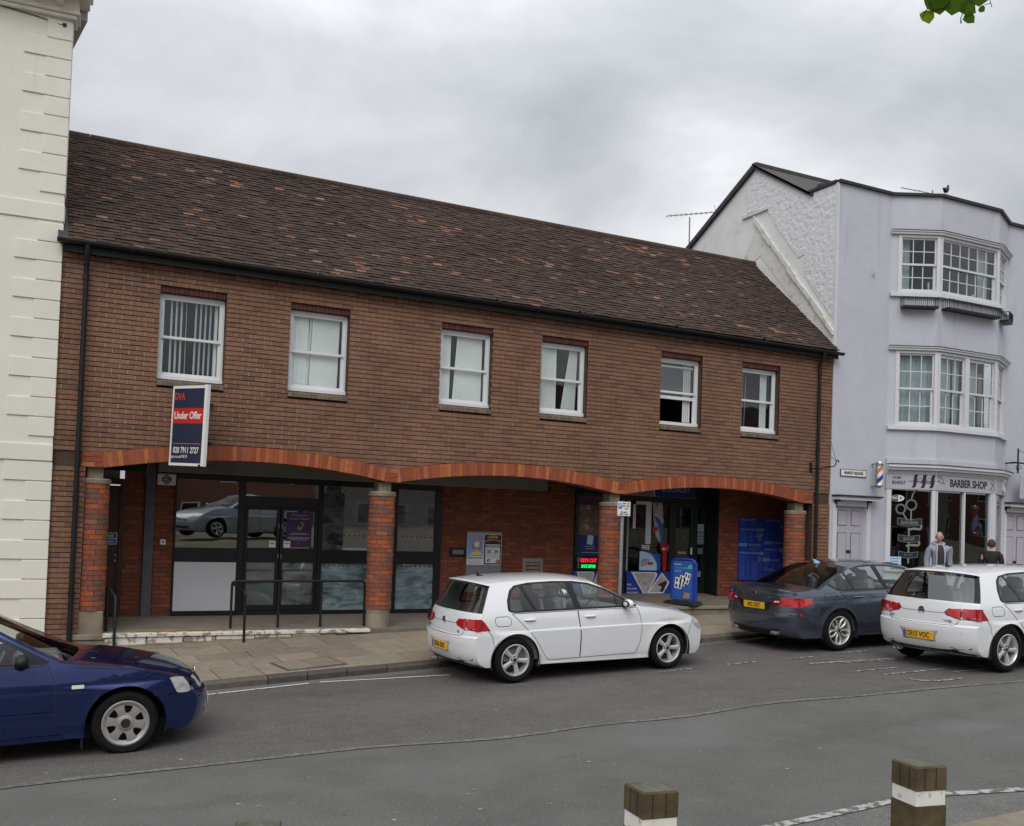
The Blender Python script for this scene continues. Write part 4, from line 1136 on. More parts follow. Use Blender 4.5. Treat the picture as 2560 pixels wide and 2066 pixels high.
MB().prism([(12.35+.115*cos(t), 1.50+.115*sin(t)) for t in [2*pi*k/22 for k in range(22)]], BY-.085, BY-.055, f).build('key_head', 'keyred', rk)
MB().prism([(12.29, 1.40), (12.41, 1.40), (12.40, 1.02), (12.36, .99), (12.31, 1.02)], BY-.08, BY-.06, f).build('key_blade', 'keyred', rk)
MB().lathe([(0, 0), (.022, 0)], 12, Matrix.Translation((12.355, BY-.087, 1.57)) @ Matrix.Rotation(pi/2, 4, 'X')).build('key_hole', 'print_black', rk)
MB().prism([(12.27, 1.48), (12.33, 1.52), (12.31, 1.485), (12.44, 1.50), (12.33, 1.475), (12.35, 1.44)], BY-.0875, BY-.085, f).build('emblem', 'print_white', rk)

# price board on the brick return
pb = thing('price_board', (14.7, 1.2, .84), 'large blue price list board on the brick wall right of the laundry', 'sign')
PBX0, PBX1, PBZ0, PBZ1 = 14.03, 15.40, .84, 2.225
MB().cbox(PBX0, PBX1, 1.215, 1.24, PBZ0, PBZ1, .003).build('board', 'blue', pb)
YF = 1.2135
def pu(u): return PBX0+(PBX1-PBX0)*u
def pv(v): return PBZ1-(PBZ1-PBZ0)*v
for u, v, s, a in ((.02, .035, 'SHOE REPAIR SERVICE', 'LEFT'), (.53, .035, 'DRY CLEANING', 'LEFT'), (.02, .19, 'WATCH REPAIR SERVICE', 'LEFT'), (.20, .435, 'PHOTO SERVICES', 'LEFT'), (.66, .395, 'CUSTOM SERVICE', 'LEFT'), (.02, .565, 'REPAIR AND ALTERATIONS', 'LEFT'), (.53, .505, 'LAUNDRY SERVICE', 'LEFT'), (.68, .675, 'ENGRAVING', 'LEFT'), (.53, .83, 'KEY CUTTING', 'LEFT')):
    text(s, .062, 'print_mid', pb, frame_front(pu(u), YF-.001, pv(v)), align=a, sx=.72, bold=.0012)
for u0, u1, v0, v1 in ((.36, .52, .165, .215), (.0, .17, .405, .46), (.52, .68, .365, .42), (.84, .99, .475, .53), (.50, .66, .64, .70), (.43, .52, .545, .595), (.78, .86, .02, .06)):
    MB().box(pu(u0), pu(u1), YF-.001, YF+.001, pv(v1), pv(v0)).build('tab', 'tab_blue', pb)
rows = MB()
for u0, u1, v0, v1 in ((.03, .20, .07, .14), (.24, .48, .07, .14), (.55, .66, .07, .34), (.70, .76, .07, .34), (.80, .97, .2, .34), (.03, .17, .23, .38), (.22, .30, .23, .38), (.23, .45, .47, .53), (.03, .16, .62, .98), (.18, .24, .62, .98), (.28, .42, .70, .98), (.45, .50, .70, .98), (.54, .66, .55, .62), (.72, .78, .55, .62), (.54, .64, .73, .80), (.70, .78, .73, .80), (.82, .95, .73, .80), (.68, .95, .435, .445)):
    v = v0
    while v < v1:
        rows.box(pu(u0), pu(u1-.04*rb.random()), YF-.0005, YF+.001, pv(v)-.004, pv(v)+.004); v += .0225
rows.build('price_lines', 'print_dim', pb, kind='stuff')
for u, v, r in ((.90, .12, .085), (.42, .30, .08), (.93, .55, .06), (.43, .66, .055)):
    MB().prism([(pu(u)+r*cos(t)*(1+.25*sin(3*t)), pv(v)+r*1.15*sin(t)) for t in [2*pi*k/14 for k in range(14)]], YF-.003, YF-.001, f).build('product_picture', 'dark_print', pb)

# ---- railings
def rail(name, lab, lines, posts_open=None):
    r = thing(name, lines[0][0], lab, 'railing')
    for nm, pts in [(('rail' if len(p) > 2 else 'post'), p) for p in lines]:
        MB().tube(pts, .0215, 12).build(nm, 'black_paint', r, smooth=40)
    return r
RYY = .27
tz = .855
rail('railing', 'black tubular steel railing in front of the vacant shop', [
    [(2.965, RYY, .08), (2.965, RYY, tz-.06), (2.98, RYY, tz-.015), (3.02, RYY, tz), (4.1, RYY, tz+.006), (5.12, RYY, tz+.012), (5.16, RYY, tz-.003), (5.18, RYY, tz-.05), (5.19, RYY, .08)],
    [(3.722, RYY, .08), (3.722, RYY, tz)], [(4.432, RYY, .08), (4.432, RYY, tz)],
    [(2.965, RYY, tz-.03), (2.98, RYY-.03, tz-.035), (3.075, -.17, tz-.135), (3.085, -.19, tz-.15), (3.09, -.19, tz-.19), (3.094, -.19, -.10)]])
rail('handrail', 'short black handrail beside the left brick column', [
    [(1.115, .24, .07), (1.11, .24, .74), (1.125, .20, .765), (1.19, -.10, .67), (1.205, -.125, .64), (1.21, -.126, -.12)]])
# ------------------------------------------------------------------ pale lilac-white house with the barber's shop
mat('lilac', (.485, .497, .560), .8, var=.035, scale=3, big=.05, bump=.0015, bscale=30, stain=((.41, .415, .45), 1.4, .60, .1, .35), streak=[((.36, .36, .38), (3.2, 3.2, .28), .60, .12, .45), ((.52, .525, .56), (1.1, 1.1, .5), .58, .1, .4)])
mat('gable_white', (.64, .64, .645), .85, var=.06, scale=3, big=.05, bump=.003, bscale=25, stain=((.45, .45, .40), 2.2, .60, .12, .6))
mat('roughcast', (.63, .63, .645), .9, var=.05, scale=4, bump=.035, bscale=9, det=2)
mat('rib', (.60, .60, .57), .9, var=.12, scale=4, stain=((.30, .31, .22), 4, .55, .12, .65), bump=.006, bscale=22)
mat('white_gloss', (.60, .61, .64), .4, var=.04, scale=3)
mat('lilac_door', (.42, .41, .46), .45, var=.04)
mat('coping', (.028, .028, .033), .55, var=.2, scale=5)
mat('slate', (.06, .055, .055), .8, var=.3, scale=7, bump=.006, bscale=18)
mat('curtain', (.60, .63, .63), .9, var=.08, scale=4)
mat('curtain_beige', (.42, .38, .33), .9, var=.08, scale=4)
mat('gilt', (.45, .25, .08), .5, var=.2, scale=15)
mat('decal', (.20, .215, .22), .5, var=.05)
mat('chrome', (.62, .63, .65), .2, metal=1.0, var=.05)
mat('neon_violet', (.30, .28, .75), .4, var=.02)
glass('barber_glass', (.62, .66, .66), .008, ripple=.0012, ior=1.6)
glass('house_glass', (.82, .86, .87), .012, ripple=.003, ior=1.5)
WH = thing('barber_house', (18.5, -.02, face_z(18.5)), 'pale lilac white three storey house with bay windows above a barber shop', 'building')
PL = [(15.47, -.02), (17.10, -.02), (18.10, -.52), (20.06, -.52), (21.06, -.02), (31.0, -.02)]
TOPZ = 9.60
def seg(i):
    a, b = Vector(PL[i]), Vector(PL[i+1]); d = (b-a); L = d.length; d = d/L; n = Vector((d.y, -d.x)); return a, d, n, L
def sp(i, u, z, out=0.0):
    a, d, n, L = seg(i); p = a+d*u+n*out; return Vector((p.x, p.y, z))
def panel(b, i, z0, z1, holes, rev=.12, u0=None, u1=None):
    a, d, n, L = seg(i); u0 = 0 if u0 is None else u0; u1 = L if u1 is None else u1
    us = sorted(set([u0, u1]+[h[0] for h in holes]+[h[1] for h in holes])); zs = sorted(set([z0, z1]+[h[2] for h in holes]+[h[3] for h in holes]))
    for ua, ub in zip(us, us[1:]):
        for za, zb in zip(zs, zs[1:]):
            um, zm = (ua+ub)/2, (za+zb)/2
            if any(h[0] < um < h[1] and h[2] < zm < h[3] for h in holes): continue
            b.add([sp(i, ua, za), sp(i, ub, za), sp(i, ub, zb), sp(i, ua, zb)], [(0, 1, 2, 3)])
    for h in holes:
        c = [(h[0], h[2]), (h[1], h[2]), (h[1], h[3]), (h[0], h[3])]
        for (ua, za), (ub, zb) in zip(c, c[1:]+c[:1]):
            b.add([sp(i, ua, za), sp(i, ub, zb), sp(i, ub, zb, -rev), sp(i, ua, za, -rev)], [(0, 1, 2, 3)])
L1 = seg(1)[3]; L2 = seg(2)[3]; L3 = seg(3)[3]
UZ = (7.40, 8.72); LZ = (4.40, 6.10)
wb = MB()
Z0 = .2
panel(wb, 0, Z0, TOPZ, [(.14, 1.10, Z0+.05, 2.58)])
for i, (hu0, hu1) in ((1, (.17, L1-.02)), (2, (.02, L2-.02)), (3, (.02, L3-.17))):
    panel(wb, i, Z0, TOPZ, [(hu0, hu1, UZ[0], UZ[1]), (hu0, hu1, LZ[0], LZ[1]), (.06 if i == 1 else .02, L1-.02 if i != 2 else L2-.16, 1.18, 2.98)], rev=.10)
panel(wb, 4, Z0, TOPZ, [(.06, .96, Z0+.1, 2.62)])
hw = wb.build('front_wall', 'lilac', WH)
# gable wall facing the brick roof
GX = 15.47
gf = lambda u, v, d: (d, u, v)
gw = MB().prism([(-.012, 9.595), (.86, 9.595), (2.71, 10.76), (6.6, 8.66), (6.6, .3), (-.012, .3)], GX+.002, GX+.2, gf).build('gable_wall', 'gable_white', WH)
MB().prism([(.02, 9.56), (.86, 9.57), (2.55, 10.62), (3.0, 10.38), (2.98, 9.72), (2.3, 9.68), (1.92, 9.12), (1.15, 8.2), (.95, 8.25), (.93, 7.75), (.35, 7.0), (.02, 6.62)], GX-.012, GX+.003, gf).build('roughcast', 'roughcast', gw)
rbm = MB()
for k in range(9):
    t0, t1 = k/9, (k+1)/9
    ya, za = 2.68+(-.02-2.68)*t0, 9.50+(6.30-9.50)*t0; yb, zb_ = 2.68+(-.02-2.68)*t1, 9.50+(6.30-9.50)*t1
    w = .075+.02*sin(k*2.1)
    rbm.prism([(ya-.0, za+w), (yb, zb_+w), (yb, zb_-w), (ya, za-w)], GX-.06-.015*sin(k*1.7), GX+.003, gf)
rbm.build('old_flashing_rib', 'rib', gw)
MB().prism([(3.12, 9.68), (2.2, 9.66), (2.2, 9.61), (3.12, 9.60)], GX-.05, GX+.003, gf).build('render_ledge', 'rib', gw)
MB().prism([(2.6, 9.35), (3.3, 8.2), (2.45, 8.55), (.0, 5.8), (.0, 6.25), (.4, 6.7)], GX-.009, GX+.003, gf).build('plaster_patch', 'rib', gw)
MB().box(GX-.018, GX+.04, -.038, .03, 5.95, 9.595).build('corner_bead', 'white_gloss', hw)
# roof: slates behind the parapet, verge along the back slope
rw = MB()
rw.add([(GX-.06, 2.71, 10.84), (31, 2.71, 10.84), (31, .7, 9.55), (GX-.06, .7, 9.55)], [(0, 1, 2, 3)])
rw.add([(GX-.06, 2.71, 10.84), (31, 2.71, 10.84), (31, 6.9, 8.56), (GX-.06, 6.9, 8.56)], [(0, 1, 2, 3)])
whr = rw.build('roof', 'slate', WH); whr.modifiers.new('s', 'SOLIDIFY').thickness = .05
MB().prism([(2.71, 10.83), (6.9, 8.55), (6.9, 8.47), (2.71, 10.73)], GX-.085, GX-.0, gf).prism([(2.71, 10.83), (.75, 9.58), (.75, 9.50), (2.71, 10.73)], GX-.06, GX-.0, gf).build('verge_board', 'coping', whr)
MB().box(GX-.06, 31, 2.63, 2.79, 10.80, 10.88).build('ridge', 'slate', whr)
MB().cbox(GX+1.0, GX+3.0, 1.5, 1.7, 9.9, 10.25, .02).build('rooflight_kerb', 'slate', whr)
# coping following the bay
def follow(b, z0, z1, o0, o1, segs, ends=True):
    for i in segs:
        a, d, n, L = seg(i)
        # mitre with neighbours
        def off(j, o):
            p = Vector(PL[j]);
            ns = []
            if j > segs[0]: ns.append(seg(j-1)[2])
            if j <= segs[-1]: ns.append(seg(j)[2])
            m = sum(ns, Vector((0, 0))); m = m/len(ns)
            m = m/m.length**2 if len(ns) > 1 else m
            return p+m*o
        q = [off(i, o0), off(i+1, o0), off(i+1, o1), off(i, o1)]
        b.add([(p.x, p.y, z) for z in (z0, z1) for p in q], [(0, 1, 2, 3), (4, 5, 6, 7), (0, 1, 5, 4), (1, 2, 6, 5), (2, 3, 7, 6), (3, 0, 4, 7)])
    return b
cp_ = MB(); follow(cp_, TOPZ, TOPZ+.06, -.30, .07, [0, 1, 2, 3, 4])
cp_.box(GX-.05, GX+.25, .0, .95, TOPZ, TOPZ+.06)
cp_.build('coping', 'coping', WH)
MB().box(15.5, 31, .28, .75, 9.35, 9.5).build('parapet_gutter', 'slate', whr)
# window mouldings
for (za, zb) in (UZ, LZ):
    tr = MB(); follow(tr, zb+.01, zb+.06, -.05, .07, [1, 2, 3]); follow(tr, zb+.06, zb+.085, -.05, .10, [1, 2, 3]); tr.build('window_head', 'white_gloss', hw)
    tr = MB(); follow(tr, za-.085, za-.005, -.05, .075, [1, 2, 3]); tr.build('window_sill', 'white_gloss', hw)
    tr = MB(); follow(tr, zb+.086, zb+.10, -.05, .11, [1, 2, 3]); tr.build('lead_cap', 'coping', hw)

def local(i): return (lambda u, z, o: sp(i, u, z, o))
def lbox(b, i, u0, u1, o0, o1, z0, z1, mi=0):
    vs = [sp(i, u, z, o) for z in (z0, z1) for o in (o0, o1) for u in (u0, u1)]
    return b.add(vs, [(0, 2, 3, 1), (4, 5, 7, 6), (0, 1, 5, 4), (2, 6, 7, 3), (0, 4, 6, 2), (1, 3, 7, 5)], mi)
def curtain(i, u0, u1, z0, z1, m, par, seed=0, amp=.02, o=-.20):
    rr = random.Random(seed); n = max(10, int((u1-u0)/.018)); vs = []
    ph = rr.uniform(0, 6); fr_ = rr.uniform(38, 55)
    for k in range(n+1):
        u = u0+(u1-u0)*k/n; d = amp*(sin(u*fr_+ph)+.6*sin(u*fr_*.43+ph*2))
        vs += [sp(i, u, z0, o+d), sp(i, u, z1, o+d*.6)]
    return MB().add(vs, [(2*k, 2*k+2, 2*k+3, 2*k+1) for k in range(n)]).build('curtain', m, par, smooth=True)
def bay_sash(i, u0, u1, z0, z1, cols, par, post=.06, drop=0.0):
    """one sash window: frame, two sashes, glazing bars, separate panes"""
    f = MB()
    lbox(f, i, u0, u0+post, -.09, .02, z0, z1); lbox(f, i, u1-post, u1, -.09, .02, z0, z1)
    lbox(f, i, u0+post, u1-post, -.09, .015, z1-.055, z1); lbox(f, i, u0+post, u1-post, -.09, .03, z0, z0+.05)
    win = f.build('window', 'white_gloss', par)
    a, b = u0+post, u1-post
    m = (z0+z1)/2
    zm = m+.0
    for (s0, s1, o) in ((zm-.02, z1-.055, -.03), (z0+.05, zm+.02, -.065)):
        g = MB(); st = .035 if o > -.05 else .05
        lbox(g, i, a, a+st, o-.03, o, s0, s1); lbox(g, i, b-st, b, o-.03, o, s0, s1)
        lbox(g, i, a+st, b-st, o-.03, o, s0, s0+(.045 if o > -.05 else .06)); lbox(g, i, a+st, b-st, o-.03, o, s1-.04, s1)
        lo, hi = s0+(.045 if o > -.05 else .06), s1-.04
        cw = (b-a-2*st)/cols
        for k in range(1, cols): lbox(g, i, a+st+k*cw-.009, a+st+k*cw+.009, o-.026, o-.002, lo, hi)
        zz = (lo+hi)/2
        lbox(g, i, a+st, b-st, o-.024, o-.003, zz-.009, zz+.009)
        sash_ = g.build('sash', 'white_gloss', win)
        for k in range(cols):
            for (p0, p1) in ((lo, zz), (zz, hi)):
                q = MB(); lbox(q, i, a+st+k*cw, a+st+(k+1)*cw, o-.016, o-.013, p0, p1); q.build('pane', 'house_glass', win)
    return win
rooms = MB()
for (za, zb) in (UZ, LZ):
    w1 = bay_sash(1, .17, L1-.0, za, zb, 3, WH, post=.075)
    if za > 7: w2 = bay_sash(2, .0, L2, za, zb, 6, WH, post=.07); w2b = w2
    else:
        w2 = bay_sash(2, .0, .955, za, zb, 3, WH, post=.07); w2b = bay_sash(2, .955, L2, za, zb, 3, WH, post=.07)
    w3 = bay_sash(3, .0, L3-.17, za, zb, 3, WH, post=.075)
    if za > 7:
        curtain(1, .26, .50, za+.05, zb-.05, 'curtain', w1, 1); curtain(2, 1.50, 1.85, za+.05, zb-.05, 'curtain', w2, 2)
        for uu, hh, oo in ((1.22, .10, -.13), (1.50, .13, -.13)):
            MB().sphere(sp(2, uu, za+.10, oo), (.06, .05, .05)).sphere(sp(2, uu+.03, za+.15, oo), (.03, .03, .04)).build('ornament', 'poster_white', w2, smooth=True)
        MB().lathe([(0, 0), (.05, .0), (.03, .03), (.018, .1), (.03, .16), (.02, .2), (.028, .22), (0, .25)], 12, Matrix.Translation(sp(1, .92, za+.055, -.13))).build('figurine', 'poster_white', w1, smooth=True)
    else:
        curtain(1, .24, L1-.06, za+.05, zb-.10, 'curtain', w1, 3, .028); curtain(2, .07, .62, za+.05, zb-.10, 'curtain', w2, 4, .028); curtain(2, .70, .92, za+.05, zb-.08, 'curtain', w2, 5, .03)
        curtain(2, 1.02, 1.50, za+.05, zb-.12, 'curtain', w2b, 6, .028); curtain(2, 1.66, 1.80, za+.05, zb-.3, 'curtain_beige', w2b, 7, .01, -.26)
        for wn_, i_, u_ in ((w1, 1, .62), (w1, 1, .62)): pass
        x_ = MB(); lbox(x_, 1, .24, L1-.06, -.17, -.15, zb-.13, zb-.12); lbox(x_, 2, .07, L2-.07, -.17, -.15, zb-.13, zb-.12); x_.build('curtain_rail', 'print_grey', w1)
    rooms.add([sp(1, .1, z, -.45) for z in (za-.1, zb+.1)]+[sp(2, .3, z, -1.6) for z in (za-.1, zb+.1)]+[sp(2, L2-.3, z, -1.6) for z in (za-.1, zb+.1)]+[sp(3, L3-.1, z, -.45) for z in (za-.1, zb+.1)], [(0, 2, 3, 1), (2, 4, 5, 3), (4, 6, 7, 5), (0, 2, 4, 6), (1, 3, 5, 7)])
rooms.build('room', 'room', hw)
# iron window-box baskets
def basket(i, u0, u1, lab):
    g = thing('window_basket', sp(i, (u0+u1)/2, 7.02, .08), lab, 'window box', 'black iron window box baskets')
    zb, zt = 7.03, 7.27; o1 = .22
    t = MB(); lbox(t, i, u0, u1, .02, o1, zb, zb+.05); t.build('tray', 'black_paint', g)
    b = MB()
    lbox(b, i, u0, u1, o1-.008, o1+.008, zt-.012, zt); lbox(b, i, u0, u0+.012, .0, o1, zt-.012, zt); lbox(b, i, u1-.012, u1, .0, o1, zt-.012, zt)
    n = int((u1-u0)/.042)
    for k in range(n+1):
        u = u0+(u1-u0)*k/n; w = .010 if k % 6 == 0 else .0045
        lbox(b, i, u-w/2, u+w/2, o1-.004, o1+.004, zb+.05, zt)
    for k in range(n-1):
        a_, c_ = u0+(u1-u0)*k/n, u0+(u1-u0)*(k+2)/n
        pts = [sp(i, a_+(c_-a_)*s, zt-.09+.075*sin(pi*s), o1) for s in (0, .2, .4, .6, .8, 1)]
        b.tube(pts, .003, 4, cap=False)
    for k in range(5):
        for uu in (u0, u1):
            o = o1*k/4; lbox(b, i, uu-.004, uu+.004, o-.004, o+.004, zb+.05, zt)
    b.build('grille', 'black_paint', g)
basket(1, .24, 1.02, 'short iron basket under the left face of the upper bay window')
basket(2, .06, 1.80, 'long iron basket under the front of the upper bay window')
basket(3, .12, .60, 'iron basket under the far right face of the upper bay window')

# ---- barber's shopfront
sfm = MB()
follow(sfm, 2.985, 3.33, -.05, .055, [1, 2, 3])
fas = sfm.build('fascia', 'lilac_door', WH)
cm = MB()
follow(cm, 3.33, 3.36, -.05, .075, [1, 2, 3]); follow(cm, 3.41, 3.47, -.05, .16, [1, 2, 3]); follow(cm, 3.47, 3.53, -.05, .21, [1, 2, 3])
cor = cm.build('cornice', 'white_gloss', WH)
MB_ = MB()
for i in (1, 2, 3):
    L = seg(i)[3]; n = int(L/.052)
    for k in range(n): lbox(MB_, i, .01+k*L/n, .01+k*L/n+.028, .05, .11, 3.362, 3.405)
follow(MB_, 3.36, 3.41, -.05, .06, [1, 2, 3])
MB_.build('dentils', 'white_gloss', cor)
lead = MB(); follow(lead, 3.53, 3.545, -.05, .225, [1, 2, 3]); lead.build('lead_cap', 'coping', cor)
follow(lead2 := MB(), 3.546, 3.66, -.05, .05, [1, 2, 3]); lead2.build('upstand', 'lilac', cor)
st = MB()
for i, u0, u1 in ((1, .02, .13), (1, L1-.085, L1), (2, .0, .05), (2, .90, .95), (2, 1.79, L2), (3, .0, .1), (3, L3-.12, L3)):
    lbox(st, i, u0, u1, -.06, .04, 1.15, 2.985)
lbox(st, 2, 1.84, 1.90, .04, .06, 1.15, 2.985)
follow(st, 1.14, 1.20, -.05, .075, [1, 2, 3]); follow(st, .2, 1.14, -.05, .03, [1, 2, 3])
stall = st.build('shop_frame', 'white_gloss', WH)
for i, u0, u1 in ((1, .13, L1-.085), (2, .05, .90), (2, .95, 1.79), (3, .1, L3-.12)):
    q = MB(); lbox(q, i, u0-.02, u1+.02, -.02, -.014, 1.16, 2.99); q.build('pane', 'barber_glass', stall)
bi = MB()
bi.add([(17.0, .35, .5), (21.2, .35, .5), (21.2, .35, 3.0), (17.0, .35, 3.0), (17.0, 3.2, .5), (21.2, 3.2, .5), (21.2, 3.2, 3.0), (17.0, 3.2, 3.0)], [(4, 5, 6, 7), (0, 1, 5, 4), (3, 7, 6, 2), (0, 4, 7, 3), (1, 2, 6, 5)])
bi.build('shop_interior', 'dark_room', stall)
# fascia lettering and drawings
def seg_frame(i, u, z, o):
    a, d, n, L = seg(i); p = sp(i, u, z, o); return frame_front(p.x, p.y, p.z, rz=atan2(d.y, d.x))
fo = .058
text('01280', .075, 'print_black', fas, seg_frame(1, .24, 3.235, fo), bold=.0012)
text('824557', .105, 'print_black', fas, seg_frame(1, .28, 3.125, fo), bold=.002, sx=.95)
text('BARBER SHOP', .235, 'print_black', fas, seg_frame(2, 1.02, 3.155, fo+.002), bold=.006, sx=.83)
sc = MB()
def spoly(i, pts, o, b=sc):
    b.add([sp(i, u, z, o) for u, z in pts], [tuple(range(len(pts)))])
def sring(i, u, z, r, w, b, o):
    n = 18
    for k in range(n):
        t0, t1 = 2*pi*k/n, 2*pi*(k+1)/n
        b.add([sp(i, u+rr*cos(t), z+rr*sin(t), o) for t, rr in ((t0, r), (t1, r), (t1, r+w), (t0, r+w))], [(0, 1, 2, 3)])
def sline(i, pts, w, b, o):
    for (u0, z0), (u1, z1) in zip(pts, pts[1:]):
        dx, dz = u1-u0, z1-z0; l = sqrt(dx*dx+dz*dz) or 1; nx, nz = -dz/l*w/2, dx/l*w/2
        b.add([sp(i, u0+nx, z0+nz, o), sp(i, u1+nx, z1+nz, o), sp(i, u1-nx, z1-nz, o), sp(i, u0-nx, z0-nz, o)], [(0, 1, 2, 3)])
for u in (.62, .82, 1.01):
    spoly(1, [(u-.05, 3.02), (u-.02, 3.08), (u-.01, 3.20), (u+.0, 3.29), (u+.04, 3.32), (u+.09, 3.31), (u+.07, 3.26), (u+.06, 3.12), (u+.03, 3.03)], fo+.001)
    sring(1, u+.13, 3.19, .05, .008, sc, fo+.001) if u < 1 else None
sline(1, [(.50, 3.165), (.60, 3.17), (1.1, 3.175)], .012, sc, fo+.002); sline(1, [(.74, 3.14), (1.0, 3.13)], .012, sc, fo+.002)
sring(2, .13, 3.20, .055, .010, sc, fo+.001); sring(2, .02, 3.29, .03, .008, sc, fo+.001); sring(2, .10, 3.30, .025, .008, sc, fo+.001)
sline(2, [(.0, 3.18), (.08, 3.19)], .012, sc, fo+.001); sline(2, [(.18, 3.17), (.24, 3.12)], .014, sc, fo+.001)
sring(2, 1.84, 3.10, .05, .009, sc, fo+.001); sline(2, [(1.72, 3.05), (1.80, 3.12)], .012, sc, fo+.001); sring(2, 1.84, 3.24, .04, .008, sc, fo+.001); sline(2, [(1.86, 3.15), (1.80, 3.21)], .01, sc, fo+.001)
sc.build('scissor_drawing', 'print_black', fas)
# window decals on the left pane
dc = thing('window_decal', sp(1, .55, 1.570, .0), 'etched scissors and ribbon barber drawing on the left shop window', 'decal')
db = MB(); do = -.011
sring(1, .365, 2.540, .085, .018, db, do); sring(1, .60, 2.640, .095, .018, db, do); sring(1, .60, 2.640, .125, .008, db, do); sring(1, .365, 2.540, .112, .008, db, do)
sline(1, [(.60, 2.760), (.63, 2.890), (.70, 2.970)], .03, db, do); sline(1, [(.70, 2.970), (.74, 2.980)], .02, db, do)
sline(1, [(.42, 2.440), (.52, 2.290)], .03, db, do); sline(1, [(.60, 2.540), (.60, 2.290)], .03, db, do)
db.build('scissors', 'decal', dc)
def ribbon(z, u0, u1, h):
    rb2 = MB(); rbk = MB()
    top = [(u0+(u1-u0)*k/10, z+h/2-.03*sin(pi*k/10)) for k in range(11)]
    bot = [(u, w-h) for u, w in top]
    for a_, b_, c_, d_ in zip(top, top[1:], bot[1:], bot): spoly(1, [a_, b_, c_, d_], do-.001, rbk)
    sline(1, top, .009, rb2, do); sline(1, bot, .009, rb2, do); sline(1, [top[0], bot[0]], .009, rb2, do); sline(1, [top[-1], bot[-1]], .009, rb2, do)
    rbk.build('ribbon', 'print_black', dc); rb2.build('ribbon_edge', 'decal', dc)
ribbon(2.270, .30, .84, .15); ribbon(1.900, .32, .80, .14); ribbon(1.540, .34, .77, .12)
for (z0, z1, u0, u1) in ((2.190, 1.970, .84, .32), (1.820, 1.610, .80, .34)):
    sline(1, [(u0, z0), (u0-.02, (z0+z1)/2+.02), (u0-.18, (z0+z1)/2+.03), (u0-.3, (z0+z1)/2)], .05, db2 := MB(), do); db2.build('ribbon_fold', 'decal', dc)
text('BARBER', .11, 'decal', dc, seg_frame(1, .57, 2.235, do+.002), bold=.001); text('SHOP', .10, 'decal', dc, seg_frame(1, .56, 1.870, do+.002), bold=.001); text('EST 1997', .05, 'decal', dc, seg_frame(1, .555, 1.515, do+.002))
sline(1, [(.56, 2.120), (.56, 1.330)], .035, db3 := MB(), do-.0015); db3.build('blade', 'decal', dc)
wi = thing('wifi_sticker', sp(1, .29, 2.70, -.01), 'black and white wifi sticker at the top of the left shop window', 'sticker')
wm = MB(); spoly(1, [(.29+.15*cos(t), 2.78+.075*sin(t)) for t in [2*pi*k/20 for k in range(20)]], do-.001, wm); wm.build('outline', 'print_white', wi)
wm = MB(); spoly(1, [(.285+.14*cos(t), 2.78+.068*sin(t)) for t in [pi/2+pi*k/12 for k in range(13)]]+[(.30, 2.712), (.30, 2.848)], do+.0005, wm); wm.build('half', 'print_black', wi)
text('Wi', .095, 'print_white', wi, seg_frame(1, .225, 2.778, do+.002), bold=.002); text('Fi', .085, 'print_black', wi, seg_frame(1, .365, 2.778, do+.002), bold=.002)
nt_ = thing('window_notice', sp(1, .25, .66, -.01), 'white notice at the bottom of the left barber window', 'notice')
q = MB(); lbox(q, 1, .14, .40, -.012, -.010, 1.22, 1.47); q.build('sheet', 'paleblue', nt_)
for z in (1.42, 1.36, 1.31): q = MB(); lbox(q, 1, .17, .34, -.0098, -.009, z, z+.012); q.build('text_line', 'print_black', nt_)
# barber poles
def pole(x, y, z0, z1, r, lab, cols, cage=False):
    p = thing('barber_pole', (x, y, z0), lab, 'barber pole', 'striped barber poles')
    n = 22; seg_ = 16; b = MB(); h = z1-z0
    vs = []
    for k in range(n+1):
        for s in range(seg_):
            a = 2*pi*s/seg_+k*.28; vs.append((x+r*cos(a), y+r*sin(a), z0+h*k/n))
    for k in range(n):
        for s in range(seg_):
            b.add([vs[k*seg_+s], vs[k*seg_+(s+1) % seg_], vs[(k+1)*seg_+(s+1) % seg_], vs[(k+1)*seg_+s]], [(0, 1, 2, 3)], (s // (seg_//len(cols))) % len(cols))
    b.build('striped_cylinder', cols, p, smooth=True)
    for zz, s in ((z0, -1), (z1, 1)):
        MB().lathe([(0, 0), (r*1.18, 0), (r*1.25, .015*s), (r*1.2, .04*s), (r*.7, .06*s), (r*.6, .08*s), (0, .09*s)], 16, Matrix.Translation((x, y, zz))).build('end_cap', 'chrome', p, smooth=40)
    if cage:
        MB().box(x-.11, x-.09, y-.02, y+.02, z0-.1, z1+.06).box(x-.11, x+.02, y-.01, y+.01, z1+.02, z1+.05).box(x-.11, x+.02, y-.01, y+.01, z0-.06, z0-.03).box(x-.02, x+.02, y+.05, y+.25, z0-.05, z0-.02).box(x-.02, x+.02, y+.05, y+.25, z1+.02, z1+.05).build('bracket', 'steel', p)
    return p
pole(16.68, -.24, 3.05, 3.47, .075, 'striped barber pole hanging outside left of the shop fascia', ['print_white', 'blue', 'print_white', 'orange'], True)
pole(19.72, -.28, 2.08, 2.62, .07, 'violet and red barber pole inside the right pane of the shop window', ['neon_violet', 'keyred'])
pole(17.36, .12, 2.05, 2.62, .07, 'violet and red barber pole inside the left edge of the shop window', ['neon_violet', 'keyred'])

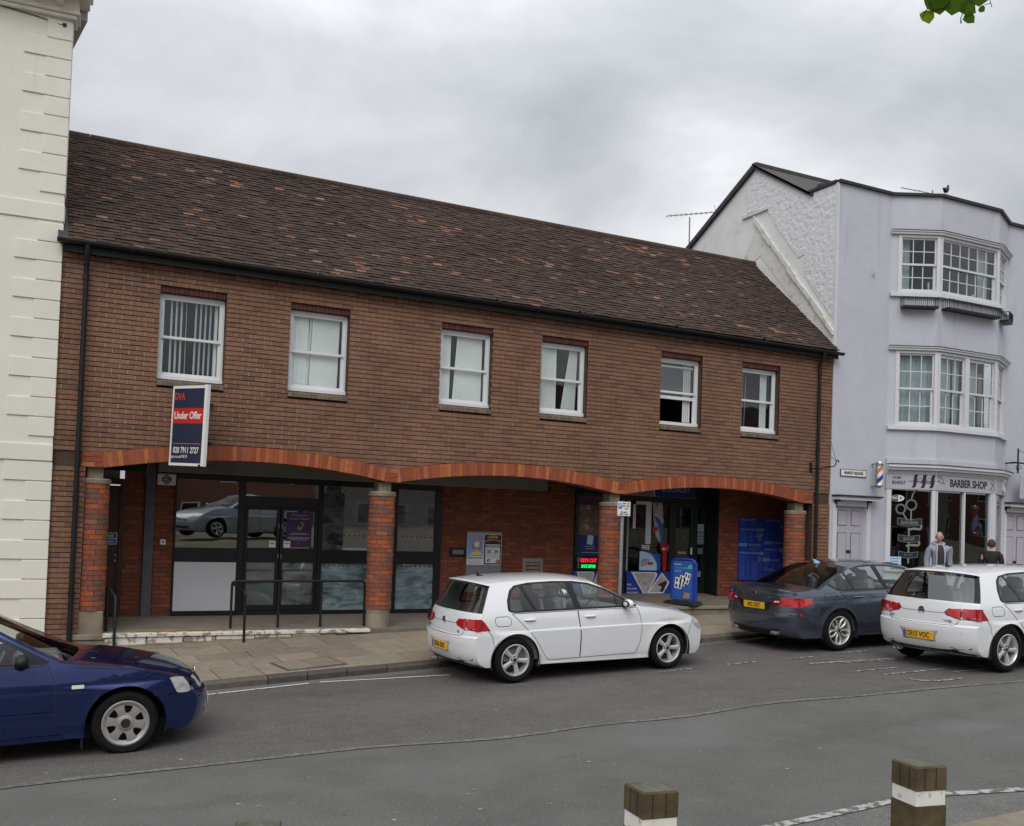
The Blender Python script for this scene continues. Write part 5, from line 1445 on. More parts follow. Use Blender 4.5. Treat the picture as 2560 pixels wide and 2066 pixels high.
# doors
def house_door(i, u0, u1, zt, lab_part, canopy, letter):
    z0 = Z0+.2
    f = MB()
    lbox(f, i, u0-.12, u0, -.10, .035, z0, zt+.04); lbox(f, i, u1, u1+.12, -.10, .035, z0, zt+.04); lbox(f, i, u0, u1, -.1, .03, zt, zt+.16)
    fr_ = f.build('door_surround', 'white_gloss', WH)
    d = MB(); lbox(d, i, u0, u1, -.10, -.06, z0, zt)
    dd = d.build('door', 'lilac_door', WH)
    w = u1-u0
    for (ua, ub) in ((.12, .43), (.57, .88)):
        for (za, zb) in ((.80, .96), (.42, .73), (.06, .30)):
            pz0, pz1 = z0+(zt-z0)*za, z0+(zt-z0)*zb; a_, b_ = u0+w*ua, u0+w*ub
            fr2 = MB()
            lbox(fr2, i, a_, b_, -.06, -.056, pz0, pz1); fr2.build('panel_groove', 'pilaster', dd)
            fr3 = MB(); lbox(fr3, i, a_+.015, b_-.015, -.058, -.050, pz0+.015, pz1-.015); fr3.build('door_panel', 'lilac_door', dd)
    q = MB(); lbox(q, i, u0+w*.32, u0+w*.60, -.06, -.052, letter, letter+.07); q.build('letter_box', 'print_black', dd)
    if canopy:
        c = MB(); lbox(c, i, u0-.14, u1+.25, -.02, .26, zt+.20, zt+.235); co = c.build('canopy', 'coping', WH)
        c = MB(); lbox(c, i, u0-.12, u1+.22, -.02, .22, zt+.13, zt+.20); c.build('canopy_board', 'white_gloss', co)
        for u in (u0-.02, u1+.02):
            c = MB(); lbox(c, i, u-.015, u+.015, .0, .14, zt+.09, zt+.13); lbox(c, i, u-.015, u+.015, .0, .035, zt-.06, zt+.13); c.build('bracket', 'black_paint', co)
house_door(0, .175, 1.055, 2.55, 'left', True, 1.52)
house_door(4, .10, .95, 2.60, 'right', True, 1.35)
# street name plate
sg = thing('street_sign', (16.11, -.04, 3.2), 'white street name plate with black border above the left door', 'sign')
MB().cbox(15.73, 16.50, -.04, -.022, 3.195, 3.355, .003).build('plate', 'print_black', sg)
MB().box(15.745, 16.485, -.043, -.040, 3.21, 3.34).build('face', 'print_white', sg)
text('MARKET SQUARE', .083, 'print_black', sg, frame_front(16.115, -.045, 3.275), sx=.86, bold=.003)
# alarm box, intercom, iron sign bracket, odd wall bits
ab = thing('alarm_box', (20.75, -.3, 3.1), 'white alarm box with a red disc at the right end of the barber fascia', 'alarm box')
i_ = 3
q = MB(); pts = [(.62, 3.10), (.70, 3.02), (.80, 3.08), (.86, 3.30), (.84, 3.36), (.64, 3.36)]
q.add([sp(3, u, z, .10) for u, z in pts]+[sp(3, u, z, .01) for u, z in pts], [tuple(range(6)), tuple(range(11, 5, -1))]+[(k, (k+1) % 6, 6+(k+1) % 6, 6+k) for k in range(6)]); q.build('case', 'print_white', ab)
q = MB(); spoly(3, [(.75+.055*cos(t), 3.24+.075*sin(t)) for t in [2*pi*k/16 for k in range(16)]], .103, q); q.build('red_disc', 'keyred', ab)
ic = thing('door_entry_panel', (21.1, -.04, 1.5), 'grey brushed door entry panel beside the right door', 'entry panel')
MB().cbox(21.0-.0, 21.05, -.05, -.022, 1.50, 2.18, .003).build('plate', 'steel', ic)
for z in (1.95, 1.88): MB().box(21.005, 21.045, -.053, -.05, z, z+.035).build('label_strip', 'print_black', ic)
hs = thing('hanging_sign', (21.3, -.3, 2.9), 'lilac hanging board on a black scrolled iron bracket at the right edge', 'sign')
MB().cbox(21.17, 21.20, -.315, -.285, 3.53, 4.13, .003).cbox(20.98, 22.0, -.315, -.285, 3.765, 3.80, .003).cbox(21.1, 21.13, -.3, -.02, 3.765, 3.80, .003).cbox(20.98, 21.1, -.315, -.285, 3.77, 3.795, .002).build('bracket', 'black_paint', hs)
MB().tube([(21.2, -.3, 4.08), (22.0, -.3, 3.95)], .006, 6).tube([(21.2+.12*cos(t)*(1-t/9), -.3, 3.65+.1*sin(t)*(1-t/9)) for t in [k*.5 for k in range(16)]], .008, 6).build('scroll', 'black_paint', hs)
MB().cbox(21.27, 21.95, -.32, -.28, 2.92, 3.5, .01).build('board', 'lilac_door', hs)
for nm, (x, z), pts in (('wall_hook', (16.4, 8.0), [(16.55, -.03, 7.72), (16.55, -.10, 7.74), (16.57, -.11, 7.82), (16.55, -.09, 7.86)]),):
    hk = thing('wall_hook', (16.55, -.05, 7.7), 'small painted iron hook on the lilac wall left of the bay', 'hook')
    MB().tube(pts, .012, 6).build('hook', 'lilac', hk); MB().box(16.52, 16.58, -.03, -.02, 7.68, 7.9).build('plate', 'lilac', hk)
# bird on the parapet
bd = thing('pigeon', sp(2, .16, TOPZ+.06, -.02), 'dark bird standing on the black parapet coping', 'bird')
bp_ = sp(2, .16, TOPZ+.06, -.02)
T = Matrix.Translation(bp_) @ Matrix.Rotation(.35, 4, 'Z') @ Matrix.Diagonal((1.25, 1.25, 1.25, 1))
bb_ = MB()
rings = [(-.17, .10, .006), (-.12, .11, .016), (-.07, .105, .036), (-.01, .105, .052), (.04, .125, .050), (.075, .155, .036), (.085, .185, .026), (.095, .205, .028), (.115, .215, .020), (.135, .208, .006)]
vs = []
for (x, z, r) in rings:
    for k in range(10): a = 2*pi*k/10; vs.append(T @ Vector((x, r*cos(a)*.85, z+r*sin(a))))
bb_.add(vs, [(i*10+k, i*10+(k+1) % 10, (i+1)*10+(k+1) % 10, (i+1)*10+k) for i in range(9) for k in range(10)])
mat('feather', (.035, .035, .04), .7, var=.3, scale=30)
bb_.build('body', 'feather', bd, smooth=True)
for s in (-.02, .02): MB().tube([T @ Vector((.0, s, .07)), T @ Vector((.005, s, .0)), T @ Vector((.03, s, .0))], .004, 5).build('leg', 'keyred', bd)
# television aerial behind the brick ridge
an = thing('tv_aerial', (15.98, 6.0, 8.95), 'thin metal television aerial on a mast behind the tiled ridge', 'aerial')
MB().tube([(15.99, 6.0, 8.9), (15.97, 6.0, 10.52)], .02, 8).build('mast', 'steel', an)
bm_ = MB().tube([(15.2, 6.0, 10.42), (16.87, 6.0, 10.82)], .012, 6)
for k in range(9):
    x = 15.25+k*.17; z = 10.43+k*.0408; bm_.tube([(x, 5.85, z), (x, 6.15, z)], .006, 5)
bm_.tube([(16.83, 6.0, 10.6), (16.87, 6.0, 10.82), (16.95, 6.0, 11.0)], .008, 5).tube([(16.95, 6.0, 10.62), (16.87, 6.0, 10.82), (16.80, 6.0, 11.0)], .008, 5)
bm_.build('boom', 'steel', an)
# second aerial tip over the right parapet
an2 = thing('tv_aerial', (21.6, 2.7, 10.8), 'aerial boom showing over the parapet at the right edge', 'aerial')
MB().tube([(21.6, 2.71, 10.8), (21.6, 2.71, 11.35)], .02, 8).build('mast', 'steel', an2)
MB().tube([(20.4, 2.71, 11.2), (22.2, 2.71, 11.28)], .012, 6).tube([(21.0, 2.6, 11.2), (21.0, 2.8, 11.25)], .006, 5).build('boom', 'steel', an2)
# iron bracket on the brick wall beside the right downpipe
br = thing('iron_bracket', (14.9, 0, 3.3), 'thin black iron arm bracket with stay wires beside the right downpipe', 'bracket')
MB().cbox(14.865, 14.935, -.02, .0, 3.22, 3.44, .004).build('wall_plate', 'black_paint', br)
MB().tube([(14.9, -.01, 3.30), (14.9, -.3, 3.315), (14.9, -.66, 3.335), (14.9, -.72, 3.36), (14.9, -.735, 3.42), (14.9, -.76, 3.46), (14.9, -.80, 3.45), (14.9, -.81, 3.41)], .011, 8).build('arm', 'black_paint', br, smooth=True)
MB().tube([(14.9, -.735, 3.44), (15.45, -.02, 3.92)], .004, 5).tube([(14.9, -.735, 3.44), (15.45, -.02, 3.62)], .004, 5).build('stay_wire', 'black_paint', br)
MB().tube([(14.9, -.30, 3.31), (14.9, -.30, 3.26), (14.9, -.34, 3.24)], .006, 5).build('hook', 'black_paint', br)

# ------------------------------------------------------------------ cream stucco house at the left edge
mat('cream', (.70, .685, .615), .85, var=.03, scale=3, big=.05, bump=.0015, bscale=30, stain=((.58, .56, .49), 1.1, .62, .1, .4), streak=[((.46, .43, .36), (3.5, 3.5, .25), .60, .12, .5)])
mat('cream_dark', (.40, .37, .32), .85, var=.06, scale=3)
CH = thing('cream_house', (-3.5, .1, -.2), 'cream stucco house with raised corner quoins and bracketed cornice', 'building')
KT = Matrix.Translation((.262, -.03, 0)) @ Matrix.Rotation(radians(-3.4), 4, 'Z')
KT2 = Matrix.Translation((.262, -.03, 0)) @ Matrix.Rotation(radians(8.3), 4, 'Z')
cw_ = MB(); cw_.box(-9, 0, 0, .25, -.6, 9.14, T=KT).box(-9, -.01, .2, 6, -.6, 9.13, T=KT2)
chw = cw_.build('wall', 'cream', CH)
MB().cbox(-9, .012, -.022, .3, 6.14, 6.39, .006, T=KT).build('string_course', 'cream', chw)
MB().cbox(-9, .006, -.03, .3, 2.62, 2.86, .006, T=KT).build('string_course', 'cream', chw)
def quoins(z, zend, flip):
    k = 0
    while z-.285 > zend:
        long_ = (k % 2 == 0) != flip
        w = .62 if long_ else .33
        MB().cbox(-w, .010, -.02, .25, z-.272, z, .006, T=KT).build('quoin', 'cream', chw)
        z -= .285; k += 1
quoins(6.10, 2.9, True); quoins(2.60, -.5, False); quoins(9.10, 6.40, True)
cc = MB()
cc.cbox(-9, .06, -.07, .3, 9.14, 9.20, .01, T=KT).cbox(-9, .10, -.11, .3, 9.20, 9.25, .01, T=KT)
cc.box(-9, .08, -.10, .3, 9.25, 9.44, T=KT)
cc.cbox(-9, .22, -.40, .25, 9.44, 9.54, .012, T=KT).cbox(-9, .26, -.45, .25, 9.54, 9.64, .02, T=KT)
KT2 = Matrix.Translation((.262, -.03, 0)) @ Matrix.Rotation(radians(8.3), 4, 'Z')
cc.box(-.05, .06, .25, 6, 9.14, 9.25, T=KT2).box(-.05, .10, .25, 6, 9.25, 9.45, T=KT2)
co_ = cc.build('cornice', 'cream', CH)
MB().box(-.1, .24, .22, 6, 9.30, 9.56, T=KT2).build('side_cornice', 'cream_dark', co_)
x = -.17
while x > -5: MB().cbox(x-.05, x+.05, -.36, -.10, 9.29, 9.44, .01, T=KT).build('modillion', 'cream', co_); x -= .298
cbk = thing('cable_clip', (.05, -.06, 8.98), 'thin dark cable end on the cream wall under the cornice', 'cable')
MB().tube([KT @ Vector(p) for p in ((-1.2, -.012, 9.16), (-.5, -.012, 9.10), (-.22, -.012, 9.06), (-.16, -.02, 9.04), (-.12, -.02, 9.05))], .006, 5).build('cable', 'black_paint', cbk)
MB().cbox(-.13, -.08, -.04, .0, 9.02, 9.07, .004, T=KT).build('clip', 'black_paint', cbk)
# house side walls below roof are hidden; dark gap at the junction
MB().box(.262, .275, .0, .3, -.3, 6.0).build('movement_joint', 'mortar_deep', BB)
# ------------------------------------------------------------------ cars
mat('paint_white', (.70, .71, .73), .25, var=.015, scale=2, coat=1.0, spec=.5, noiseobj=True)
mat('paint_slate', (.115, .132, .175), .2, var=.05, scale=2, coat=1.0, spec=.5, metal=.75, noiseobj=True)
mat('paint_blue', (.010, .026, .135), .18, var=.05, scale=2, coat=1.0, spec=.5, metal=.75, noiseobj=True)
mat('paint_silver', (.32, .36, .41), .3, var=.03, scale=2, coat=1.0, spec=.5, metal=.6, noiseobj=True)
mat('car_black', (.012, .012, .013), .45, var=.1)
mat('gloss_black', (.010, .010, .012), .12, var=.0)
mat('gap', (.018, .018, .02), .8, var=.0)
mat('car_inside', (.13, .132, .135), .8, var=.1)
mat('car_inside_light', (.28, .285, .29), .8, var=.1)
mat('rubber', (.010, .010, .010), .85, var=.25, scale=10, noiseobj=True, spec=.15)
mat('alloy', (.62, .62, .62), .35, metal=.6, var=.06)
mat('alloy_dark', (.03, .03, .032), .5, metal=.3, var=.1)
mat('hubcap', (.36, .345, .33), .4, metal=.45, var=.08)
mat('brake', (.05, .047, .045), .6, metal=.4, var=.2)
mat('plate_yellow', (.75, .42, .02), .45, var=.02)
mat('plate_white', (.70, .70, .68), .45, var=.02)
mat('lamp_red', (.42, .010, .016), .12, coat=1.0, var=.10, scale=25, noiseobj=True)
mat('lamp_red_dark', (.13, .006, .010), .12, coat=1.0, var=.1, noiseobj=True)
mat('lamp_white', (.62, .60, .58), .15, coat=1.0, var=.1)
mat('lamp_amber', (.65, .66, .62), .2, coat=1.0, var=.05)
mat('headlamp', (.42, .44, .43), .1, coat=1.0, var=.35, scale=18, noiseobj=True)
mat('hoodie', (.26, .28, .36), .9, var=.08, scale=20)
glass('car_glass', (.86, .93, .91), .006, ior=1.65)
glass('rear_glass', (.50, .56, .54), .006, ior=2.3)
glass('car_glass_dark', (.22, .23, .23), .008, ior=1.6)

def csample(ctrl, M=6):
    n = len(ctrl); out = []; idx = []
    def val(i): return ctrl[max(0, min(n-1, i))][:5]
    for i in range(n-1):
        idx.append(len(out))
        a, b = val(i), val(i+1); sa = ctrl[i][5]; sb = ctrl[i+1][5]
        ta = [(q-p)*(1 if (sa or i == 0) else .5) for p, q in zip(a if (sa or i == 0) else val(i-1), b)]
        tb = [(q-p)*(1 if (sb or i == n-2) else .5) for p, q in zip(a, b if (sb or i == n-2) else val(i+2))]
        # limit tangents on very uneven spacing
        for k in range(M):
            t = k/M; t2, t3 = t*t, t*t*t
            out.append(tuple((2*t3-3*t2+1)*A+(t3-2*t2+t)*TA+(-2*t3+3*t2)*B_+(t3-t2)*TB for A, B_, TA, TB in zip(a, b, ta, tb)))
    idx.append(len(out)); out.append(tuple(val(n-1)))
    return out, idx
def make_f(hw, xr, xf, xr0, xf0, kr, kf, belt, tum, arches, ra, S=None, cur=.25):
    S = S or [(.05, .90), (.18, .935), (.27, .962), (.30, .972), (.50, .990), (.66, .999), (.705, 1.0), (.722, .986), (.80, .980), (.88, .969), (.955, .948), (1.1, .93)]
    def f(x, z):
        pl = 1-kr*max(0, (xr0-x)/(xr0-xr))**2.6-kf*max(0, (x-xf0)/(xf-xf0))**2.6
        zz = min(z, belt); y = hw*interp(S, zz)
        if z > belt: y -= tum*(z-belt)+cur*(z-belt)**2
        y *= pl
        for ax, az in arches:
            r = sqrt((x-ax)**2+(z-az)**2)
            if r < ra+.08: y += .014*(1-max(0, r-ra)/.08)**1.5
        return y
    return f
def inpoly(p, poly):
    x, y = p; c = False; n = len(poly); j = n-1
    for i in range(n):
        xi, yi = poly[i]; xj, yj = poly[j]
        if (yi > y) != (yj > y) and x < (xj-xi)*(y-yi)/(yj-yi)+xi: c = not c
        j = i
    return c
def dist_poly(p, poly):
    d = 9
    for a, b in zip(poly, poly[1:]+poly[:1]):
        A, B_ = Vector(a), Vector(b); ab = B_-A; t = max(0, min(1, (Vector(p)-A).dot(ab)/max(ab.length_squared, 1e-9)))
        d = min(d, (A+ab*t-Vector(p)).length)
    return d
def smooth_poly(pts, n=5, closed=True):
    """round a polygon with Catmull-Rom"""
    out = []; m = len(pts)
    for i in range(m if closed else m-1):
        p0, p1, p2, p3 = (Vector(pts[(i+k-1) % m]) if closed else Vector(pts[max(0, min(m-1, i+k-1))]) for k in range(4))
        for k in range(n):
            t = k/n
            out.append(tuple(.5*((2*p1)+(p2-p0)*t+(2*p0-5*p1+4*p2-p3)*t*t+(3*p1-p0-3*p2+p3)*t**3)))
    if not closed: out.append(tuple(pts[-1]))
    return out
def cdt(outline, feats, step):
    vs = []; faces = []
    def ccw(q): return q if sum(a[0]*b[1]-b[0]*a[1] for a, b in zip(q, q[1:]+q[:1])) > 0 else q[::-1]
    outline = ccw(list(outline)); feats = [ccw(list(q)) for q in feats]
    for poly in [outline]+feats:
        faces.append(list(range(len(vs), len(vs)+len(poly)))); vs += [Vector(p) for p in poly]
    xs = [p[0] for p in outline]; ys = [p[1] for p in outline]
    allp = [outline]+feats
    x = min(xs)+step/2; k = 0
    while x < max(xs):
        y = min(ys)+step/2+(k % 2)*step/2
        while y < max(ys):
            if inpoly((x, y), outline) and all(dist_poly((x, y), q) > step*.42 for q in allp): vs.append(Vector((x, y)))
            y += step
        x += step*.9; k += 1
    V, E_, F, ov, oe, of = delaunay_2d_cdt(vs, [], faces, 1, 1e-5, True)
    return V, F, of
def overlay(poly, mapf, step=.05):
    V, F, of = cdt(poly, [], step); return [mapf(p.x, p.y) for p in V], F
def thick_line(pts, w):
    out1, out2 = [], []
    n = len(pts)
    for i, p in enumerate(pts):
        a = Vector(pts[max(0, i-1)]); b = Vector(pts[min(n-1, i+1)]); t = (b-a).normalized(); nn = Vector((-t.y, t.x))*w/2
        out1.append(tuple(Vector(p)+nn)); out2.append(tuple(Vector(p)-nn))
    return out1, out2
def line_mesh(b, pts, w, mapf, mi=0):
    # resample
    q = [pts[0]]
    for p0, p1 in zip(pts, pts[1:]):
        d = (Vector(p1)-Vector(p0)).length; n = max(1, int(d/.04))
        q += [tuple(Vector(p0).lerp(Vector(p1), k/n)) for k in range(1, n+1)]
    a, c = thick_line(q, w); n = len(q)
    b.add([mapf(*p) for p in a]+[mapf(*p) for p in c], [(i, i+1, n+i+1, n+i) for i in range(n-1)], mi)

def wheel_meshes(style, R, rr, w=.21):
    """axis along local +y (outer face towards +y)"""
    T = Matrix.Rotation(-pi/2, 4, 'X')      # local z -> +y
    t = MB(); h = w/2
    t.lathe([(rr-.01, -h+.02), (rr+.005, -h), (rr+.05, -h-.004), (R-.03, -h+.005), (R-.006, -h+.03), (R, -h+.06), (R, h-.06), (R-.006, h-.03), (R-.03, h-.005), (rr+.05, h+.004), (rr+.012, h), (rr-.004, h-.012), (rr-.012, h-.03)], 40, T)
    # shallow tread grooves
    tyre = t.mesh('tyre', 'rubber', 30)
    b = MB()
    # barrel + lip
    b.lathe([(rr-.012, h-.03), (rr-.003, h-.008), (rr-.016, h-.004), (rr-.026, h-.018), (rr-.032, h-.06), (rr-.05, -h+.03)], 40, T, 0)
    b.lathe([(0, -.02), (rr-.05, -.02)], 40, T, 1)                      # dark back
    b.lathe([(.05, .0), (.145, .0), (.145, -.018)], 24, T, 2)           # brake disc
    if style == 'cap':
        b.lathe([(0, h-.004), (.055, h-.004), (.075, h-.014), (.10, h-.02)], 30, T, 0)
        n = 6
        b.lathe([(rr-.055, h-.022), (rr-.03, h-.012), (rr-.018, h-.006)], 40, T, 0)
        for k in range(n):
            a = 2*pi*k/n+.26
            pts = []
            for r, da in ((.085, .52), (.12, .30), (.16, .27), (rr-.045, .30)): pts.append((r, da))
            L_ = [(r*cos(a-da), r*sin(a-da)) for r, da in pts]; R_ = [(r*cos(a+da), r*sin(a+da)) for r, da in pts]
            Mid = [(r*cos(a), r*sin(a)) for r, da in pts]
            hh = [h-.016, h-.012, h-.012, h-.014]
            vs = [T @ Vector((p[0], p[1], z)) for p, z in zip(L_, hh)]+[T @ Vector((p[0], p[1], z+.004)) for p, z in zip(Mid, hh)]+[T @ Vector((p[0], p[1], z)) for p, z in zip(R_, hh)]+[T @ Vector((p[0], p[1], z-.03)) for p, z in zip(L_, hh)]+[T @ Vector((p[0], p[1], z-.03)) for p, z in zip(R_, hh)]
            F = []
            for i in range(3): F += [(i, i+1, 5+i, 4+i), (4+i, 5+i, 9+i, 8+i), (i, 12+i, 13+i, i+1), (8+i, 9+i, 17+i, 16+i)]
            b.add(vs, F, 0)
        b.lathe([(0, h+.001), (.042, h+.001), (.047, h-.004)], 24, T, 1)
        for k in range(7): b.lathe([(0, 0), (.0045, 0)], 6, T @ Matrix.Translation((.062*cos(-pi/2+(k-3)*.33), .062*sin(-pi/2+(k-3)*.33), h-.005)), 1)
        mats = ['hubcap', 'alloy_dark', 'brake']
    else:
        n = 5
        b.lathe([(0, h-.028), (.035, h-.028), (.062, h-.034), (.075, h-.05)], 24, T, 0)
        for k in range(n):
            a = 2*pi*k/n+(.31 if style == 'five' else .1)
            subs = [(0, 1.0)] if style == 'five' else [(-1, .52), (1, .52)]
            for sgn, sc in subs:
                if style == 'five': prof = [(.055, 0, .026), (.11, 0, .027), (rr-.06, 0, .034), (rr-.028, 0, .038)]
                else: prof = [(.055, sgn*.016, .013), (.10, sgn*.036, .014), (.16, sgn*.050, .015), (rr-.028, sgn*.030, .020)]
                vs = []
                ca, sa = cos(a), sin(a)
                for i, (r, o, wd) in enumerate(prof):
                    z = h-.03+.012*i/3
                    for (e, dz) in ((-wd, -.006), (-wd*.45, .003), (wd*.45, .003), (wd, -.006), (wd, -.035), (-wd, -.035)):
                        x, y = r, o+e; vs.append(T @ Vector((x*ca-y*sa, x*sa+y*ca, z+dz)))
                F = [(i*6+j, (i+1)*6+j, (i+1)*6+(j+1) % 6, i*6+(j+1) % 6) for i in range(3) for j in range(6)]
                b.add(vs, F, 0)
        for k in range(5): b.lathe([(0, -.0), (.010, 0), (.010, -.01)], 8, T @ Matrix.Translation((.052*cos(2*pi*k/5+.94), .052*sin(2*pi*k/5+.94), h-.022)), 1)
        b.lathe([(0, h-.020), (.024, h-.020), (.028, h-.028)], 20, T, 1)
        mats = ['alloy', 'alloy_dark', 'brake']
    rim = b.mesh('rim', mats, 35)
    return tyre, rim

def make_car(sp_):
    g = sp_
    root = thing(g['name'], (0, 0, 0), g['label'], 'car', local=True)
    f = g['f']; S, idx = csample(g['prof'], g.get('M', 6))
    E = []
    for (xc, zc_, dx, dz, p) in S: E.append((xc+dx, zc_+dz))
    wb = g['wb']; ra = g['ra']; wz = g['wz']
    # side outline
    fe, re = E[-1], E[0]
    bot = []
    def arc(cx, z0):
        a0 = math.asin(max(-1, min(1, (z0-wz)/ra)))
        n = 22; return [(cx+ra*cos(a0+(pi-2*a0)*k/n), wz+ra*sin(a0+(pi-2*a0)*k/n)) for k in range(n+1)]
    sill = g.get('sill', .19)
    bot += arc(wb, max(fe[1], sill-.02)); bot += arc(0, max(re[1], sill-.02))
    # straighten the sill between the arches
    outline = list(E)+bot
    # drop nearly duplicate points
    o2 = []
    for p in outline:
        if not o2 or (Vector(p)-Vector(o2[-1])).length > 1e-4: o2.append(p)
    outline = o2
    dlo = g['dlo']; panes = g['panes']; doors = g['doors']
    feats = [dlo]+panes+doors+[[(a, z0), (b_, z0), (b_, z1), (a, z1)] for a, b_, z0, z1 in g.get('creases', [])]
    V, F, of = cdt(outline, feats, g.get('step', .055))
    nP = len(panes)
    groups = {}
    for fc, ids in zip(F, of):
        ids = set(ids)
        if 0 not in ids: continue
        key = 'body'
        for k in range(nP):
            if 2+k in ids: key = ('pane', k)
        if key == 'body' and 1 in ids: key = 'trim'
        if key == 'body':
            for k in range(len(doors)):
                if 2+nP+k in ids: key = ('door', k)
        groups.setdefault(key, []).append(fc)
    def emit(b, faces, s, inset=0.0, mi=0):
        used = {}; vs = []; fs = []
        for fc in faces:
            r = []
            for i in fc:
                if i not in used: used[i] = len(vs); p = V[i]; vs.append((p.x, s*(f(p.x, p.y)-inset), p.y))
                r.append(used[i])
            fs.append(tuple(r if s < 0 else r[::-1]))
        b.add(vs, fs, mi)
    body = MB()
    for s in (-1, 1):
        emit(body, groups['body'], s)
        for k in range(len(doors)): pass
    # top strip
    ss = [-1, -.985, -.955, -.91, -.84, -.72, -.56, -.36, -.12, .12, .36, .56, .72, .84, .91, .955, .985, 1]
    nS = len(ss)
    gv = []
    for (xc, zc_, dx, dz, p), (ex, ez) in zip(S, E):
        ye = f(ex, ez)
        for s in ss:
            q = abs(s)**p; gv.append((xc+dx*q, ye*s, zc_+dz*q))
    regs = {k: (idx[a], idx[b], lim) for k, (a, b, lim) in g['glasses'].items()}
    parts = {k: [] for k in regs}
    blk = []
    bf = []
    for i in range(len(S)-1):
        for j in range(nS-1):
            fc = (i*nS+j, (i+1)*nS+j, (i+1)*nS+j+1, i*nS+j+1)
            sm = abs(ss[j]+ss[j+1])/2; hit = None
            for k, (a, b_, lim) in regs.items():
                if a <= i < b_ and sm < lim: hit = k
            if hit: parts[hit].append(fc)
            elif g.get('black') and idx[g['black'][0]] <= i < idx[g['black'][1]] and sm < g['black'][2]: blk.append(fc)
            else: bf.append(fc)
    body.add(gv, bf)
    me = body.mesh('body', g['paint'], False, fix=False)
    bm = bmesh.new(); bm.from_mesh(me); bmesh.ops.remove_doubles(bm, verts=bm.verts, dist=.0012); bmesh.ops.recalc_face_normals(bm, faces=bm.faces)
    bmesh.ops.delete(bm, geom=[v for v in bm.verts if not v.link_faces], context='VERTS')
    bm.to_mesh(me); bm.free()
    me.polygons.foreach_set('use_smooth', [True]*len(me.polygons)); me.set_sharp_from_angle(angle=radians(g.get('sharp', 38)))
    bo = bpy.data.objects.new('body', me); link(bo, root)
    def sub(vs, faces, name, m, par, smooth=True):
        used = {}; v2 = []; f2 = []
        for fc in faces:
            r = []
            for i in fc:
                if i not in used: used[i] = len(v2); v2.append(vs[i])
                r.append(used[i])
            f2.append(tuple(r))
        return MB().add(v2, f2).build(name, m, par, smooth=smooth)
    for k, fcs in parts.items(): sub(gv, fcs, k, ('car_glass_dark' if g.get('darkrear') else 'rear_glass') if k == 'rear_window' else 'car_glass', root)
    if blk: sub(gv, blk, 'black_trim', 'gloss_black', bo)
    for s in (-1, 1):
        t = MB(); emit(t, groups.get('trim', []), s, .003); t.build('window_trim', 'gloss_black', bo, smooth=True)
        for k in range(nP):
            t = MB(); emit(t, groups.get(('pane', k), []), s, .006); t.build('side_window', 'car_glass', root, smooth=True)
        for k in range(len(doors)):
            t = MB(); emit(t, groups.get(('door', k), []), s, 0.0); d = t.build('door', g['paint'], root, smooth=30)
            (hx, hz, hl) = g['handles'][k]
            hb = MB(); n = 8
            vs = []
            for q in range(n+1):
                u = q/n; x = hx+hl*(u-.5); bul = .028*sin(pi*u)**.5 if 0 < u < 1 else .0; y = f(x, hz)+bul
                for (dy, dz_) in ((-.03, -.012), (.0, -.012), (.004, 0), (.0, .012), (-.03, .012)): vs.append((x, s*(y+dy), hz+dz_))
            hb.add(vs, [(i*5+j, (i+1)*5+j, (i+1)*5+j+1, i*5+j+1) for i in range(n) for j in range(4)])
            hb.build('handle', g.get('handle_mat', g['paint']), d, smooth=True)
        gp = MB()
        for ln in g['gaps']: line_mesh(gp, ln, .0075, lambda x, z: (x, s*(f(x, z)+.0012), z))
        gp.build('panel_gap', 'gap', bo, kind='stuff')
        for nm, pts, w, mm, off in g.get('side_strips', []):
            q = MB(); line_mesh(q, pts, w, lambda x, z: (x, s*(f(x, z)+off), z)); q.build(nm, mm, bo, smooth=True)
        for nm, poly, mm, off in g.get('side_overlays', []):
            vs, fs = overlay(poly, lambda x, z: (x, s*(f(x, z)+off), z)); MB().add(vs, fs).build(nm, mm, root, smooth=True)
    # rear / front faces: point from (y, z)
    def face_pt(y, z, lo, hi, off):
        ay = abs(y); best = None
        prev = None
        rng = range(idx[lo], idx[hi]+1)
        for i in rng:
            xc, zc_, dx, dz, p = S[i]; ex, ez = E[i]; ye = max(f(ex, ez), .05); q = min(1.0, ay/ye)**p
            pz = zc_+dz*q; px = xc+dx*q
            if prev is not None and (prev[1]-z)*(pz-z) <= 0 and abs(pz-prev[1]) > 1e-9:
                t = (z-prev[1])/(pz-prev[1]); return (prev[0]+(px-prev[0])*t+off, y, z)
            prev = (px, pz)
            if best is None or abs(pz-z) < best[0]: best = (abs(pz-z), px)
        return (best[1]+off, y, z)
    lo, hi = g['rear_range']; flo, fhi = g['front_range']
    RP = lambda off: (lambda y, z: face_pt(y, z, lo, hi, -off))
    FP = lambda off: (lambda y, z: face_pt(y, z, flo, fhi, off))
    for nm, poly, mm, off, both in g.get('rear_overlays', []):
        for s in ((-1, 1) if both else (1,)):
            vs, fs = overlay([(s*a, b_) for a, b_ in poly], RP(off), .04); MB().add(vs, fs).build(nm, mm, root, smooth=True)
    for nm, poly, mm, off, both in g.get('front_overlays', []):
        for s in ((-1, 1) if both else (1,)):
            vs, fs = overlay([(s*a, b_) for a, b_ in poly], FP(off), .04); MB().add(vs, fs).build(nm, mm, root, smooth=True)
    gp = MB()
    for ln in g.get('rear_gaps', []):
        for s in (-1, 1): line_mesh(gp, [(s*a, b_) for a, b_ in ln], .006, RP(.0015))
    gp.build('panel_gap', 'gap', bo, kind='stuff')
